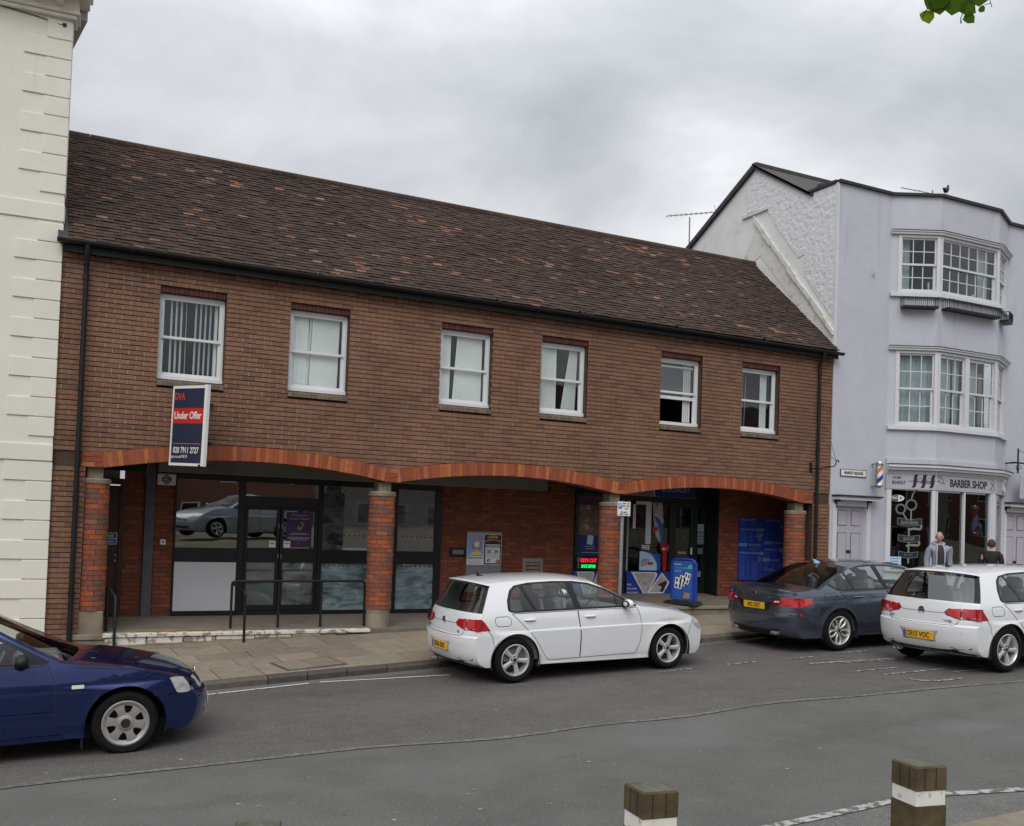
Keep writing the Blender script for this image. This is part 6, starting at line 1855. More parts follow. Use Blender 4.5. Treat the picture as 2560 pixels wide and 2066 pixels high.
    # corner lamps that wrap from the rear face round the side
    for nm, side, rear, mm, off in g.get('wrap_lamps', []):
        for s in (-1, 1):
            b = MB()
            if side:
                vs, fs = overlay(side, lambda x, z: (x, s*(f(x, z)+off), z), .04); b.add(vs, fs)
            if rear:
                vs, fs = overlay([(s*a, b_) for a, b_ in rear], RP(off), .04); b.add(vs, fs)
            b.build(nm, mm, root, smooth=True)
    # number plates, badges
    for nm, txt, y, z, w, h_, end, mcol, ht in g['plates']:
        px = (face_pt(y, z, lo, hi, 0) if end < 0 else face_pt(y, z, flo, fhi, 0))[0]+end*.006
        pl = MB().cbox(-.006, .006, y-w/2, y+w/2, z-h_/2, z+h_/2, .002, T=Matrix.Translation((px, 0, 0))).build('number_plate', mcol, root)
        R_ = Matrix.Translation((px+end*.0075, y, z)) @ Matrix.Rotation(-pi/2 if end < 0 else pi/2, 4, 'Z') @ Matrix.Rotation(pi/2, 4, 'X')
        if txt: text(txt, ht, 'print_black', pl, R_, bold=.0022, sx=.80)
        if g.get('plate_eu') and end < 0:
            MB().box(-.0085, -.006, y+w/2-.05, y+w/2-.004, z-h_/2+.006, z+h_/2-.006, T=Matrix.Translation((px, 0, 0))).build('plate_band', 'midblue', pl)
    for (kind, y, z, r, end) in g.get('badges', []):
        px = (face_pt(y, z, lo, hi, 0) if end < 0 else face_pt(y, z, flo, fhi, 0))[0]
        T = Matrix.Translation((px+end*.004, y, z)) @ Matrix.Rotation(-pi/2 if end < 0 else pi/2, 4, 'Y' if False else 'Z') @ Matrix.Rotation(pi/2, 4, 'X')
        b = MB()
        b.lathe([(0, 0), (r*.86, 0)], 24, T, 1 if kind == 'vw' else 2)
        b.lathe([(r*.84, 0), (r*.86, .006), (r, .005), (r, -.004)], 28, T, 0)
        if kind == 'vw':
            for pts in ([(-.55, .78), (-.22, -.0), (.0, .45), (.22, .0), (.55, .78)], [(-.86, .35), (-.40, -.72), (.0, .05), (.40, -.72), (.86, .35)]):
                a, c = thick_line([(p[0]*r*.9, p[1]*r*.9) for p in pts], r*.17); n = len(pts)
                b.add([T @ Vector((q[0], q[1], .005)) for q in a]+[T @ Vector((q[0], q[1], .005)) for q in c], [(i, i+1, n+i+1, n+i) for i in range(n-1)], 0)
        else:
            for q0 in (0, pi):
                vs = [T @ Vector((0, 0, .003))]+[T @ Vector((r*.6*cos(q0+k*pi/12), r*.6*sin(q0+k*pi/12), .003)) for k in range(7)]
                b.add(vs, [(0, k, k+1) for k in range(1, 7)], 0)
        b.build('badge', ['chrome', 'print_black', 'gloss_black'], root, smooth=30)
    for (s_, y, z, ht) in g.get('scripts', []):
        px = face_pt(y, z, lo, hi, 0)[0]
        R_ = Matrix.Translation((px-.003, y, z)) @ Matrix.Rotation(-pi/2, 4, 'Z') @ Matrix.Rotation(pi/2, 4, 'X')
        text(s_, ht, 'alloy_dark' if g['paint'] == 'paint_white' else 'chrome', root, R_, name='model_lettering', bold=.001)
    # underbody, wheel housings, interior
    xr_, xf_ = E[0][0], E[-1][0]
    ub = MB(); ub.box(xr_+.15, xf_-.12, -.66, .66, .17, .30)
    for ax in (0, wb):
        for s in (-1, 1):
            T = Matrix.Translation((ax, 0, wz)) @ Matrix.Rotation(-pi/2*s, 4, 'X')
            yo = f(ax, wz+ra*.98)-.012
            lo_ = math.asin(max(-1, (.20-wz)/(ra+.012)))
            aa, bb2 = (lo_, pi-lo_) if s < 0 else (pi+lo_, 2*pi-lo_)
            ub.lathe([(.02, .50), (ra+.012, .50), (ra+.012, yo)], 30, T, 0, aa, bb2)
    ub.build('underbody', 'gap', root)
    ht = g['height']; bz = g['belt']
    it = MB(); it.box(g['cab'][0], g['cab'][1], -f(1, .7)+.09, f(1, .7)-.09, .30, bz-.22)
    itn = it.build('interior', 'car_inside', root)
    for sx_, w in ((g['seats'][0], .5), (g['seats'][0], -.5), (g['seats'][1], .5), (g['seats'][1], -.5)):
        y = .36 if w > 0 else -.36
        T = Matrix.Translation((sx_, y, 0)) @ Matrix.Rotation(radians(-14), 4, 'Y')
        MB().cbox(-.07, .07, -.23, .23, .55, bz+.20, .05, T=T).cbox(-.05, .05, -.13, .13, bz+.17, bz+.35, .04, T=T).build('seat', 'car_inside_light' if g.get('lightseat') else 'car_inside', itn, smooth=40)
    dx_ = g['dash']
    MB().cbox(dx_-.35, dx_+.12, -.66, .66, .6, bz-.03, .05).build('dashboard', 'car_inside', itn, smooth=40)
    T = Matrix.Translation((dx_-.50, -.36, bz-.08)) @ Matrix.Rotation(radians(-65), 4, 'Y')
    MB().lathe([(.18, -.012), (.195, 0), (.18, .012), (.168, 0), (.18, -.012)], 24, T).build('steering_wheel', 'car_inside', itn, smooth=True)
    MB().box(-.02, .02, -.17, .17, -.006, .006, T=T).build('steering_spoke', 'car_inside', itn)
    # mirrors
    mx_, mz_ = g['mirror']
    for s in (-1, 1):
        y = f(mx_, mz_)
        mb = MB().sphere((mx_-.02, s*(y+.11), mz_+.035), (.062, .115, .070), 16, 10)
        m = mb.build('mirror', [g.get('mirror_mat', g['paint'])], root, smooth=True)
        MB().cbox(mx_-.04, mx_+.05, min(s*(y-.03), s*(y+.07)), max(s*(y-.03), s*(y+.07)), mz_-.035, mz_+.005, .01).build('mirror_arm', 'car_black', m)
        MB().prism([(s*(y+.11)+.088*cos(t), mz_+.035+.052*sin(t)) for t in [2*pi*k/16 for k in range(16)]], mx_-.074, mx_-.050, lambda u, v, d: (d, u, v)).build('mirror_glass', 'gloss_black', m)
    # roof aerial
    ax_, az_ = g['aerial']
    MB().prism([(ax_+.10, az_-.01), (ax_-.06, az_-.01), (ax_-.075, az_+.055), (ax_-.055, az_+.05), (ax_-.02, az_+.018)], -.014, .014, lambda u, v, d: (u, d, v)).build('roof_aerial', g.get('aerial_mat', 'car_black'), root)
    # wheels
    ty, ri = wheel_meshes(g['wheel'], g['R'], g['rim'])
    for ax in (0, wb):
        for s in (-1, 1):
            yc = f(ax, wz+ra)-.135
            w = bpy.data.objects.new('wheel', ty); link(w, root); w.location = (ax, s*yc, g['R']); 
            w.rotation_euler = (0, g.get('wrot', .2)+ax, 0 if s > 0 else pi)
            r = bpy.data.objects.new('rim', ri); link(r, w)
    if 'extra' in g: g['extra'](root, bo, f, RP)
    return root
def place(root, x, y, yaw, scale=1.0, zoff=0.0):
    """near-side rear wheel face at (x, y); slope follows the road"""
    root.location = (x, y, road_z(x)+.012+zoff)
    root.rotation_euler = (0, -math.atan(.034), yaw)
    root.scale = (scale,)*3

# ---- small hatchback
HW = .893
fg = make_f(HW, -.77, 3.49, .25, 2.35, .085, .17, .955, .40, [(0, .316), (2.63, .316)], .372)
PG = [  # xc, zc, dx, dz, power, sharp
    (-.60, .235, .16, .0, 3.0, 0), (-.70, .29, .17, .0, 3.2, 0), (-.755, .40, .17, .0, 3.4, 0), (-.772, .55, .17, .0, 3.4, 0), (-.768, .645, .17, .0, 3.4, 1), (-.722, .67, .16, .0, 3.4, 1),
    (-.712, .74, .15, .0, 3.4, 0), (-.690, .85, .15, .0, 3.2, 0), (-.655, .955, .15, -.004, 3.2, 0), (-.640, .985, .15, -.01, 3.2, 1), (-.47, 1.29, .13, -.02, 3.0, 0), (-.425, 1.365, .13, -.03, 3.0, 1),
    (-.475, 1.388, .12, -.035, 3.0, 1), (-.46, 1.402, .12, -.04, 2.8, 1), (-.10, 1.437, .03, -.05, 2.6, 0), (.45, 1.455, 0, -.055, 2.6, 0), (1.0, 1.447, 0, -.06, 2.6, 0), (1.36, 1.408, -.02, -.065, 2.4, 0), (1.50, 1.378, -.06, -.07, 2.2, 0),
    (1.92, 1.20, -.13, -.06, 2.1, 0), (2.36, .995, -.22, -.035, 2.1, 1), (2.43, .985, -.20, -.03, 2.6, 0), (2.75, .935, -.08, -.045, 3.0, 0), (3.10, .86, -.07, -.06, 3.0, 0), (3.30, .775, -.10, -.06, 3.0, 0),
    (3.41, .67, -.15, -.03, 3.0, 0), (3.47, .55, -.17, .0, 3.0, 0), (3.485, .42, -.18, .0, 3.0, 0), (3.46, .27, -.18, .0, 3.0, 0), (3.40, .20, -.18, .0, 3.0, 0)]
DLO_G = [(-.10, 1.01), (-.085, 1.14), (-.02, 1.27), (.07, 1.335), (.30, 1.368), (.70, 1.378), (1.05, 1.368), (1.30, 1.335), (1.55, 1.255), (1.85, 1.11), (2.07, .985), (2.04, .968), (1.0, .968), (.0, .968), (-.07, .98)]
PAN_G = [[(-.055, 1.02), (-.04, 1.14), (.02, 1.25), (.09, 1.31), (.15, 1.325), (.31, .995), (.0, .993), (-.04, 1.0)],
         [(.20, 1.335), (.35, 1.345), (.70, 1.353), (.91, 1.35), (.985, .995), (.36, .995)],
         [(1.02, 1.345), (1.28, 1.31), (1.52, 1.235), (1.70, 1.15), (1.70, .995), (1.09, .995)],
         [(1.725, 1.135), (1.95, 1.01), (1.93, .993), (1.725, .993)]]
DOOR_GR = [(-.045, .96), (.06, .86), (.20, .72), (.32, .58), (.41, .44), (.49, .32), (.54, .285), (1.045, .285), (1.055, .6), (1.02, .96)]
DOOR_GF = [(1.03, .96), (1.065, .6), (1.055, .285), (2.02, .285), (2.10, .45), (2.125, .65), (2.11, .82), (2.06, .955)]
def golf_extra(root, bo, f, RP):
    # spoiler underside lamp, wiper, exhausts, parking sensors
    MB().cbox(-.485, -.475, -.16, .16, 1.372, 1.386, .002).build('brake_light', 'lamp_red_dark', root)
    MB().tube([RP(.012)(-.02, 1.0), RP(.014)(.22, 1.02), RP(.012)(.36, 1.03)], .008, 6).build('wiper', 'car_black', root)
    for y in (.44, .52): MB().lathe([(.03, 0), (.033, -.05), (.028, -.05), (.028, 0)], 14, Matrix.Translation((-.60, y, .225)) @ Matrix.Rotation(pi/2, 4, 'Y')).build('exhaust', 'steel', root, smooth=True)
    for y, z in ((-.66, .56), (-.28, .36), (.28, .36), (.66, .56)):
        p = RP(.003)(y, z); MB().lathe([(.009, 0), (.011, 0)], 10, Matrix.Translation(p) @ Matrix.Rotation(pi/2, 4, 'Y')).build('parking_sensor', 'print_grey', root)
def fuel_flap(x0, x1, z0, z1, r=.05, lean=.1):
    pts = []
    for cx, cz, a0 in ((x1-r, z0+r, -pi/2), (x1-r, z1-r, 0), (x0+r, z1-r, pi/2), (x0+r, z0+r, pi)):
        for k in range(5):
            a = a0+k*pi/8; x = cx+r*cos(a); z = cz+r*sin(a); pts.append((x-lean*(z-z0), z))
    return pts+[pts[0]]
GOLF = dict(creases=[(-.30, 3.0, .7045, .723)], name='hatchback', label='', paint='paint_white', f=fg, prof=PG, wb=2.63, ra=.372, wz=.316, sill=.20, dlo=DLO_G, panes=PAN_G, doors=[DOOR_GR, DOOR_GF],
    handles=[(.23, .865, .20), (1.23, .868, .20)], glasses={'rear_window': (9, 11, .93), 'windscreen': (18, 20, .92)}, black=(9, 11, 1.1),
    gaps=[DOOR_GR+[DOOR_GR[0]], DOOR_GF+[DOOR_GF[0]], fuel_flap(-.30, -.06, .795, .925), [(-.42, .745), (-.36, .66), (-.335, .52)], [(3.12, .75), (3.05, .60), (3.0, .46)]],
    rear_range=(0, 9), front_range=(22, 29), plates=[],
    wrap_lamps=[('tail_light', [(-.60, .895), (-.52, .897), (-.475, .86), (-.40, .75), (-.56, .745), (-.60, .75)], [(.875, .895), (.62, .895), (.62, .75), (.875, .75)], 'lamp_red', .004),
                ('tail_light', None, [(.61, .895), (.44, .880), (.385, .835), (.42, .80), (.55, .765), (.61, .752)], 'lamp_red', .004),
                ('lamp_strip', None, [(.80, .775), (.62, .775), (.62, .755), (.80, .755)], 'lamp_white', .006),
                ('lamp_surround', [(-.605, .90), (-.515, .902), (-.468, .862), (-.385, .742), (-.56, .738), (-.605, .743)], [(.88, .902), (.43, .888), (.372, .835), (.41, .79), (.55, .755), (.62, .742), (.88, .742)], 'gap', .002)],
    rear_overlays=[('reflector', [(.47, .355), (.78, .36), (.75, .335), (.60, .322)], 'lamp_red_dark', .004, True), ('diffuser', [(-.78, .262), (-.55, .325), (.55, .325), (.78, .262), (.74, .238), (-.74, .238)], 'car_black', .005, False),
        ('plate_recess', [(-.33, .56), (.33, .56), (.28, .40), (-.28, .40)], 'print_grey', .0015, False)],
    rear_gaps=[[(.60, .75), (.59, .70), (.545, .665)], [(.545, .662), (.30, .657), (0, .656)], [(0, .815), (.20, .815), (.38, .82)]],
    front_overlays=[('grille', [(-.5, .60), (.5, .60), (.48, .54), (-.48, .54)], 'car_black', .004, False), ('lower_grille', [(-.6, .38), (.6, .38), (.55, .26), (-.55, .26)], 'car_black', .004, False), ('headlight', [(.52, .66), (.74, .68), (.74, .57), (.54, .55)], 'headlamp', .005, True)],
    side_overlays=[('headlight', smooth_poly([(3.10, .755), (3.16, .745), (3.27, .62), (3.30, .575), (3.24, .58), (3.13, .66)]), 'headlamp', .004)],
    badges=[('vw', 0, .825, .058, -1), ('vw', 0, .575, .06, 1)], height=1.455, belt=.97, cab=(-.25, 2.2), seats=(.35, 1.15), dash=2.05, mirror=(1.86, .99), aerial=(-.12, 1.437), wheel='five', R=.316, rim=.226, extra=golf_extra, M=5)
def golf(name, label, plate, scripts, paint='paint_white', eu=True, group=None):
    g = dict(GOLF); g['label'] = label; g['paint'] = paint; g['plate_eu'] = eu; g['scripts'] = scripts; g['name'] = name
    g['plates'] = [('number_plate', plate, 0, .48, .52, .111, -1, 'plate_yellow', .105)]
    r = make_car(g)
    if group: r['group'] = group
    return r
car1 = golf('hatchback', 'white hatchback parked at the kerb in front of the brick arches', 'DF66 KNS', [('GOLF', .52, .715, .045), ('TSI', -.47, .71, .045)])
place(car1, 6.03, -2.96, radians(1.4), .985)
car2 = golf('hatchback', 'white hatchback at the right edge behind the dark saloon', 'OE15 VOC', [('GOLF', .52, .715, .045), ('2.0 TDI', -.44, .71, .045)])
place(car2, 12.98, -5.24, radians(.5), 1.05)

# ---- dark executive saloon
fb_ = make_f(.928, -1.10, 3.80, -.25, 2.6, .095, .17, 1.0, .40, [(0, .335), (2.97, .335)], .385,
    S=[(.05, .91), (.2, .935), (.30, .955), (.33, .965), (.55, .978), (.70, .990), (.79, 1.0), (.825, .984), (.9, .970), (.95, .955), (1.0, .932), (1.15, .91)])
PB = [(-.93, .235, .18, 0, 3, 0), (-1.04, .30, .18, 0, 3.2, 0), (-1.085, .42, .18, 0, 3.4, 0), (-1.10, .56, .18, 0, 3.4, 0), (-1.095, .64, .18, 0, 3.4, 1), (-1.06, .655, .17, 0, 3.4, 1), (-1.055, .78, .17, 0, 3.2, 0), (-1.05, .93, .18, -.005, 3, 0), (-1.065, 1.025, .18, -.035, 2.8, 1),
    (-1.0, 1.045, .13, -.045, 2.8, 0), (-.70, 1.065, .03, -.05, 2.8, 0), (-.43, 1.075, .02, -.05, 2.6, 1), (0.0, 1.29, .07, -.06, 2.3, 0), (.38, 1.415, .05, -.06, 2.4, 1), (.70, 1.455, .02, -.055, 2.5, 0), (1.2, 1.467, 0, -.06, 2.5, 0), (1.65, 1.435, -.02, -.065, 2.4, 0), (1.88, 1.39, -.06, -.07, 2.2, 0),
    (2.3, 1.22, -.14, -.06, 2.1, 0), (2.78, 1.02, -.22, -.035, 2.1, 1), (2.86, 1.01, -.2, -.03, 2.6, 0), (3.2, .955, -.08, -.045, 3, 0), (3.5, .87, -.08, -.06, 3, 0), (3.68, .76, -.12, -.06, 3, 0), (3.78, .60, -.17, -.0, 3, 0), (3.80, .44, -.18, 0, 3, 0), (3.77, .27, -.18, 0, 3, 0), (3.70, .20, -.18, 0, 3, 0)]
DLO_B = [(-.26, 1.135), (-.245, 1.18), (-.12, 1.26), (.10, 1.34), (.42, 1.39), (.9, 1.405), (1.35, 1.39), (1.7, 1.335), (2.0, 1.22), (2.42, 1.015), (2.38, 1.0), (1.2, .985), (.10, .985), (-.02, 1.0), (-.14, 1.06), (-.22, 1.10)]
PAN_B = [[(-.205, 1.145), (-.19, 1.175), (-.08, 1.245), (.12, 1.315), (.19, 1.33), (.33, 1.015), (.10, 1.012), (.0, 1.03), (-.12, 1.085)],
         [(.24, 1.34), (.45, 1.365), (.92, 1.378), (1.05, 1.012), (.38, 1.012)],
         [(1.04, 1.378), (1.33, 1.365), (1.66, 1.31), (1.9, 1.21), (2.2, 1.06), (2.2, 1.015), (1.15, 1.012)]]
DOOR_BR = [(.02, .975), (.12, .88), (.24, .74), (.36, .60), (.44, .46), (.52, .31), (.56, .29), (1.14, .29), (1.15, .6), (1.10, .975)]
DOOR_BF = [(1.11, .975), (1.16, .6), (1.15, .29), (2.34, .29), (2.44, .5), (2.46, .72), (2.42, .97)]
def bmw_extra(root, bo, f, RP):
    MB().prism([(.30+.0, 1.40), (.42, 1.418), (.30, 1.475), (.27, 1.47)], -.02, .02, lambda u, v, d: (u, d, v)).build('roof_aerial', 'paleblue', root)
    MB().cbox(-1.075, -1.03, -.62, .62, 1.028, 1.042, .004).build('boot_spoiler', 'paint_slate', bo)
    for s in (-1, 1): MB().cbox(-1.09, -1.0, s*.50-.07, s*.50+.07, .285, .335, .01).build('exhaust', 'steel', root)
    p = RP(.004)(-.80, .60)
    MB().lathe([(0, 0), (.03, 0)], 12, Matrix.Translation((-.83, -f(-.83, .63)-.004, .63)) @ Matrix.Rotation(pi/2, 4, 'X')).build('towing_cap', 'lamp_red', root)
BMW = dict(creases=[(-.55, 3.3, .789, .827)], name='saloon', label='dark blue grey saloon parked between the two white hatchbacks', paint='paint_slate', f=fb_, prof=PB, wb=2.97, ra=.385, wz=.335, sill=.21, dlo=DLO_B, panes=PAN_B, doors=[DOOR_BR, DOOR_BF],
    handles=[(.42, .885, .22), (1.42, .885, .22)], glasses={'rear_window': (11, 13, .90), 'windscreen': (17, 19, .92)}, darkrear=True, mirror_mat='paint_slate',
    gaps=[DOOR_BR+[DOOR_BR[0]], DOOR_BF+[DOOR_BF[0]], fuel_flap(-.33, -.07, .80, .965, .03, .0), [(-.86, .69), (-.62, .62), (-.42, .53)]],
    side_strips=[],
    rear_range=(0, 8), front_range=(21, 27), plates=[('number_plate', 'W2 CKY', 0, .735, .52, .111, -1, 'plate_yellow', .105)],
    wrap_lamps=[('tail_light', [(-.90, .905), (-.74, .90), (-.58, .875), (-.60, .83), (-.72, .765), (-.90, .745)], [(.92, .905), (.60, .905), (.58, .75), (.92, .745)], 'lamp_red', .004),
                ('tail_light', None, [(.57, .85), (.44, .845), (.40, .75), (.57, .75)], 'lamp_red_dark', .004), ('lamp_strip', None, [(.57, .84), (.47, .835), (.465, .81), (.57, .815)], 'lamp_white', .006)],
    rear_overlays=[('reflector', [(.52, .625), (.78, .63), (.76, .60), (.54, .595)], 'lamp_red_dark', .004, True), ('plate_recess', [(-.42, .82), (.42, .82), (.34, .665), (-.34, .665)], 'car_black', .0015, False), ('diffuser', [(-.6, .38), (.6, .38), (.55, .26), (-.55, .26)], 'car_black', .004, False)],
    rear_gaps=[[(.58, .745), (.54, .665), (.45, .655), (0, .652)], [(.60, .905), (.62, 1.0)]],
    front_overlays=[('grille', [(.05, .70), (.32, .70), (.30, .50), (.06, .50)], 'car_black', .004, True), ('headlight', [(.42, .72), (.74, .74), (.74, .62), (.44, .60)], 'headlamp', .005, True)],
    badges=[('bmw', 0, .925, .04, -1)], scripts=[('520d', -.36, .885, .05)], height=1.467, belt=.985, cab=(-.35, 2.5), seats=(.45, 1.35), dash=2.35, mirror=(2.18, 1.015), aerial=(.4, 1.40), wheel='double', R=.335, rim=.245, extra=bmw_extra, lightseat=True, M=5)
car3 = make_car(BMW)
place(car3, 12.33, -2.60, radians(-.3), 1.01)

# ---- blue saloon at the left edge (nose visible)
fv = make_f(.866, -.99, 3.39, .0, 2.3, .08, .20, .93, .40, [(0, .318), (2.513, .318)], .375,
    S=[(.05, .90), (.2, .945), (.30, .965), (.50, .99), (.60, .998), (.66, 1.0), (.72, .992), (.80, .975), (.93, .945), (1.1, .92)])
PV = [(-.85, .25, .15, 0, 3, 0), (-.97, .40, .15, 0, 3.2, 0), (-.99, .60, .15, 0, 3.2, 0), (-.97, .85, .15, 0, 3, 0), (-.95, .99, .15, -.03, 2.8, 1), (-.80, 1.01, .06, -.04, 2.8, 0), (-.42, 1.02, .02, -.04, 2.6, 1), (.0, 1.26, .05, -.05, 2.3, 0), (.25, 1.385, .05, -.06, 2.4, 1), (.6, 1.44, 0, -.06, 2.5, 0), (1.0, 1.446, 0, -.065, 2.5, 0), (1.22, 1.42, -.03, -.07, 2.3, 0), (1.33, 1.39, -.06, -.07, 2.2, 0),
    (1.7, 1.19, -.12, -.06, 2.1, 0), (2.12, .98, -.20, -.03, 2.1, 1), (2.2, .965, -.18, -.03, 2.6, 0), (2.6, .90, -.06, -.035, 3, 0), (2.95, .82, -.06, -.045, 3, 0), (3.15, .75, -.10, -.045, 3, 0), (3.26, .68, -.14, -.03, 3, 0), (3.335, .57, -.18, .0, 3, 1), (3.38, .53, -.18, .0, 3, 0), (3.39, .42, -.19, 0, 3, 0), (3.35, .28, -.19, 0, 3, 0), (3.28, .21, -.18, 0, 3, 0)]
DLO_V = [(.0, 1.05), (.12, 1.28), (.35, 1.36), (.7, 1.375), (1.0, 1.36), (1.25, 1.29), (1.55, 1.13), (1.83, .965), (1.80, .945), (.8, .94), (.05, .945)]
PAN_V = [[(.07, 1.06), (.17, 1.26), (.37, 1.335), (.72, 1.35), (.80, .965), (.1, .965)], [(.80, 1.35), (1.0, 1.335), (1.22, 1.27), (1.5, 1.12), (1.60, 1.06), (1.60, .965), (.88, .965)]]
DOOR_VR = [(.12, .93), (.30, .60), (.42, .30), (.80, .29), (.82, .93)]
DOOR_VF = [(.84, .93), (.82, .29), (1.86, .29), (1.88, .5), (1.87, .75), (1.82, .935)]
def bora_extra(root, bo, f, RP):
    for s in (-1, 1):
        MB().box(2.105, 2.125, s*(f(2.05, .2)-.10)-.10, s*(f(2.05, .2)-.10)+.10, .10, .42).build('mud_flap', 'car_black', root)
    # driver's forearm on the wheel, seen through the door glass
    dr = thing_driver(root)
def thing_driver(root):
    mat('skin', (.42, .27, .21), .6, var=.05)
    mat('dark_cloth', (.03, .032, .045), .9, var=.1)
    a = MB(); a.tube([(.95, -.38, .86), (1.05, -.42, .84), (1.18, -.40, .90), (1.30, -.36, .98)], [.065, .055, .042, .03], 10)
    return a.build('driver_arm', 'skin', root, smooth=True)
BORA = dict(creases=[(-.5, 2.9, .659, .722)], name='saloon', label='dark blue saloon nose entering at the left edge', paint='paint_blue', f=fv, prof=PV, wb=2.513, ra=.375, wz=.318, sill=.20, dlo=DLO_V, panes=PAN_V, doors=[DOOR_VR, DOOR_VF],
    handles=[(.35, .82, .2), (1.05, .82, .2)], glasses={'rear_window': (6, 8, .90), 'windscreen': (12, 14, .93)}, mirror_mat='car_black',
    gaps=[DOOR_VR+[DOOR_VR[0]], DOOR_VF+[DOOR_VF[0]], [(2.80, .64), (2.92, .625), (3.05, .63)], [(2.05, .90), (2.6, .845), (3.0, .765), (3.06, .72)]],
    side_strips=[('rub_strip', [(.5, .475), (1.86, .475)], .035, 'paint_blue', .012), ('rub_strip', [(2.93, .555), (3.12, .555)], .04, 'paint_blue', .012), ('sill_strip', [(.5, .235), (1.95, .235)], .05, 'paint_blue', .010)],
    side_overlays=[('headlight', [(2.93, .735), (2.98, .742), (3.06, .735), (3.115, .66), (3.14, .60), (3.12, .575), (3.05, .57), (3.0, .585)], 'headlamp', .006), ('indicator', [(2.02, .70), (2.13, .70), (2.13, .735), (2.02, .735)], 'lamp_amber', .008)],
    rear_range=(0, 4), front_range=(15, 24), plates=[('number_plate', '', 0, .40, .52, .111, 1, 'plate_white', .105)],
    front_overlays=[('grille', [(-.48, .70), (.48, .70), (.44, .60), (-.44, .60)], 'car_black', .004, False), ('headlight', [(.46, .70), (.60, .70), (.60, .585), (.5, .575)], 'headlamp', .006, True), ('lower_grille', [(-.5, .34), (.5, .34), (.45, .25), (-.45, .25)], 'car_black', .004, False)],
    badges=[('vw', 0, .655, .055, 1)], height=1.446, belt=.945, cab=(-.2, 2.0), seats=(.25, .95), dash=1.85, mirror=(1.60, .965), aerial=(.2, 1.38), wheel='cap', R=.318, rim=.228, extra=bora_extra, M=5, lightseat=True)
car4 = make_car(BORA)
place(car4, .98-2.513, -4.66, radians(.2), .985, zoff=-.03)
# ------------------------------------------------------------------ street things
mat('wood', (.078, .059, .029), .85, var=.35, scale=9, bump=.004, bscale=35, stain=((.055, .045, .022), 5, .52, .12, .8))
mat('wood_top', (.10, .096, .075), .9, var=.25, scale=14, stain=((.06, .065, .03), 9, .52, .1, .8))
mat('band_white', (.66, .65, .62), .7, var=.08, scale=15, stain=((.30, .28, .24), 18, .60, .06, .7))
mat('galv', (.30, .31, .32), .5, metal=.5, var=.12, scale=10)
def bollard(x, y, rz, lab, H=.95, s=.2, tilt=(0, 0)):
    z = road_z(x)+.10
    t = thing('bollard', (x, y, z), lab, 'bollard', 'timber bollards', local=True, rot=(tilt[0], tilt[1], rz))
    h = s/2
    # timber post with a slight pyramid top, grooves and a rebated band
    def lvl(z_, e): return [(-e, -e, z_), (e, -e, z_), (e, e, z_), (-e, e, z_)]
    b = MB(); levels = [(-.3, h), (H-.235, h), (H-.235, h-.006), (H-.15, h-.006), (H-.15, h), (H-.028, h), (H-.02, h-.008)]
    vs = []
    for z_, e in levels: vs += lvl(z_, e)
    vs.append((0, 0, H))
    F = [(i*4+k, i*4+(k+1) % 4, (i+1)*4+(k+1) % 4, (i+1)*4+k) for i in range(len(levels)-1) for k in range(4)]
    b.add(vs, F); p = b.build('post', 'wood', t)
    n = (len(levels)-1)*4
    MB().add(lvl(H-.0195, h-.008)+[(0, 0, H+.001)], [(0, 1, 4), (1, 2, 4), (2, 3, 4), (3, 0, 4)]).build('top', 'wood_top', t)
    b = MB()
    for k in range(4):
        a = [(-h+.004, -h+.004), (h-.004, -h+.004), (h-.004, h-.004), (-h+.004, h-.004)]
        (xa, ya), (xb, yb) = a[k], a[(k+1) % 4]
        b.add([(xa, ya, H-.233), (xb, yb, H-.233), (xb, yb, H-.152), (xa, ya, H-.152)], [(0, 1, 2, 3)])
    b.build('white_band', 'band_white', t)
    g = MB()
    for dx in (-.045, .03): g.box(dx-.003, dx+.003, -h-.0015, -h+.004, H-.145, H-.03); g.box(-h-.0015, -h+.004, dx-.003, dx+.003, H-.145, H-.03)
    g.build('drying_crack', 'print_black', t, kind='stuff')
    return t
bollard(4.48, -11.85, radians(-9), 'timber bollard with white band nearest the right edge')
bollard(2.87, -11.59, radians(-6), 'timber bollard with white band at the bottom centre')
bollard(.935, -11.33, radians(-14), 'timber bollard whose grey top just shows at the bottom left', tilt=(.01, .03))

# ---- agent's V board on the wall
ag = thing('agents_board', (2.1, -.2, 2.68), 'navy estate agent under offer board with red band fixed to the wall', 'sign')
A, B_ = Vector((1.895, -.05)), Vector((2.275, -.70))
d = (B_-A); W_ = d.length; ang = atan2(d.y, d.x); H_ = 1.19
TB = Matrix.Translation((A.x, A.y, 2.665)) @ Matrix.Rotation(ang, 4, 'Z') @ Matrix.Rotation(radians(1.6), 4, 'Y')
MB().box(0, W_, -.004, .004, 0, H_, T=TB).build('board', 'navy', ag)
fr_ = MB(); t = .028
fr_.box(-.012, W_+.012, -.012, .008, -.012, t, T=TB).box(-.012, W_+.012, -.012, .008, H_-t, H_+.012, T=TB).box(-.012, .018, -.012, .008, t, H_-t, T=TB).box(W_-.012, W_+.05, -.025, .03, -.012, H_+.02, T=TB)
fr_.build('white_edge', 'print_white', ag)
MB().box(.018, W_-.012, -.007, -.004, H_*.53, H_*.725, T=TB).build('red_band', 'red', ag)
MB().box(.06, W_-.06, -.0065, -.004, H_*.268, H_*.275, T=TB).build('pink_rule', 'pink', ag)
def tb(u, v): return TB @ Matrix.Translation((u, -.009, v)) @ Matrix.Rotation(pi/2, 4, 'X')
text('GVA', .15, 'print_red', ag, tb(.15, H_*.868), bold=.002, sx=.85)
text('Under Offer', .155, 'print_white', ag, tb(W_*.48, H_*.628), bold=.003, sx=.80)
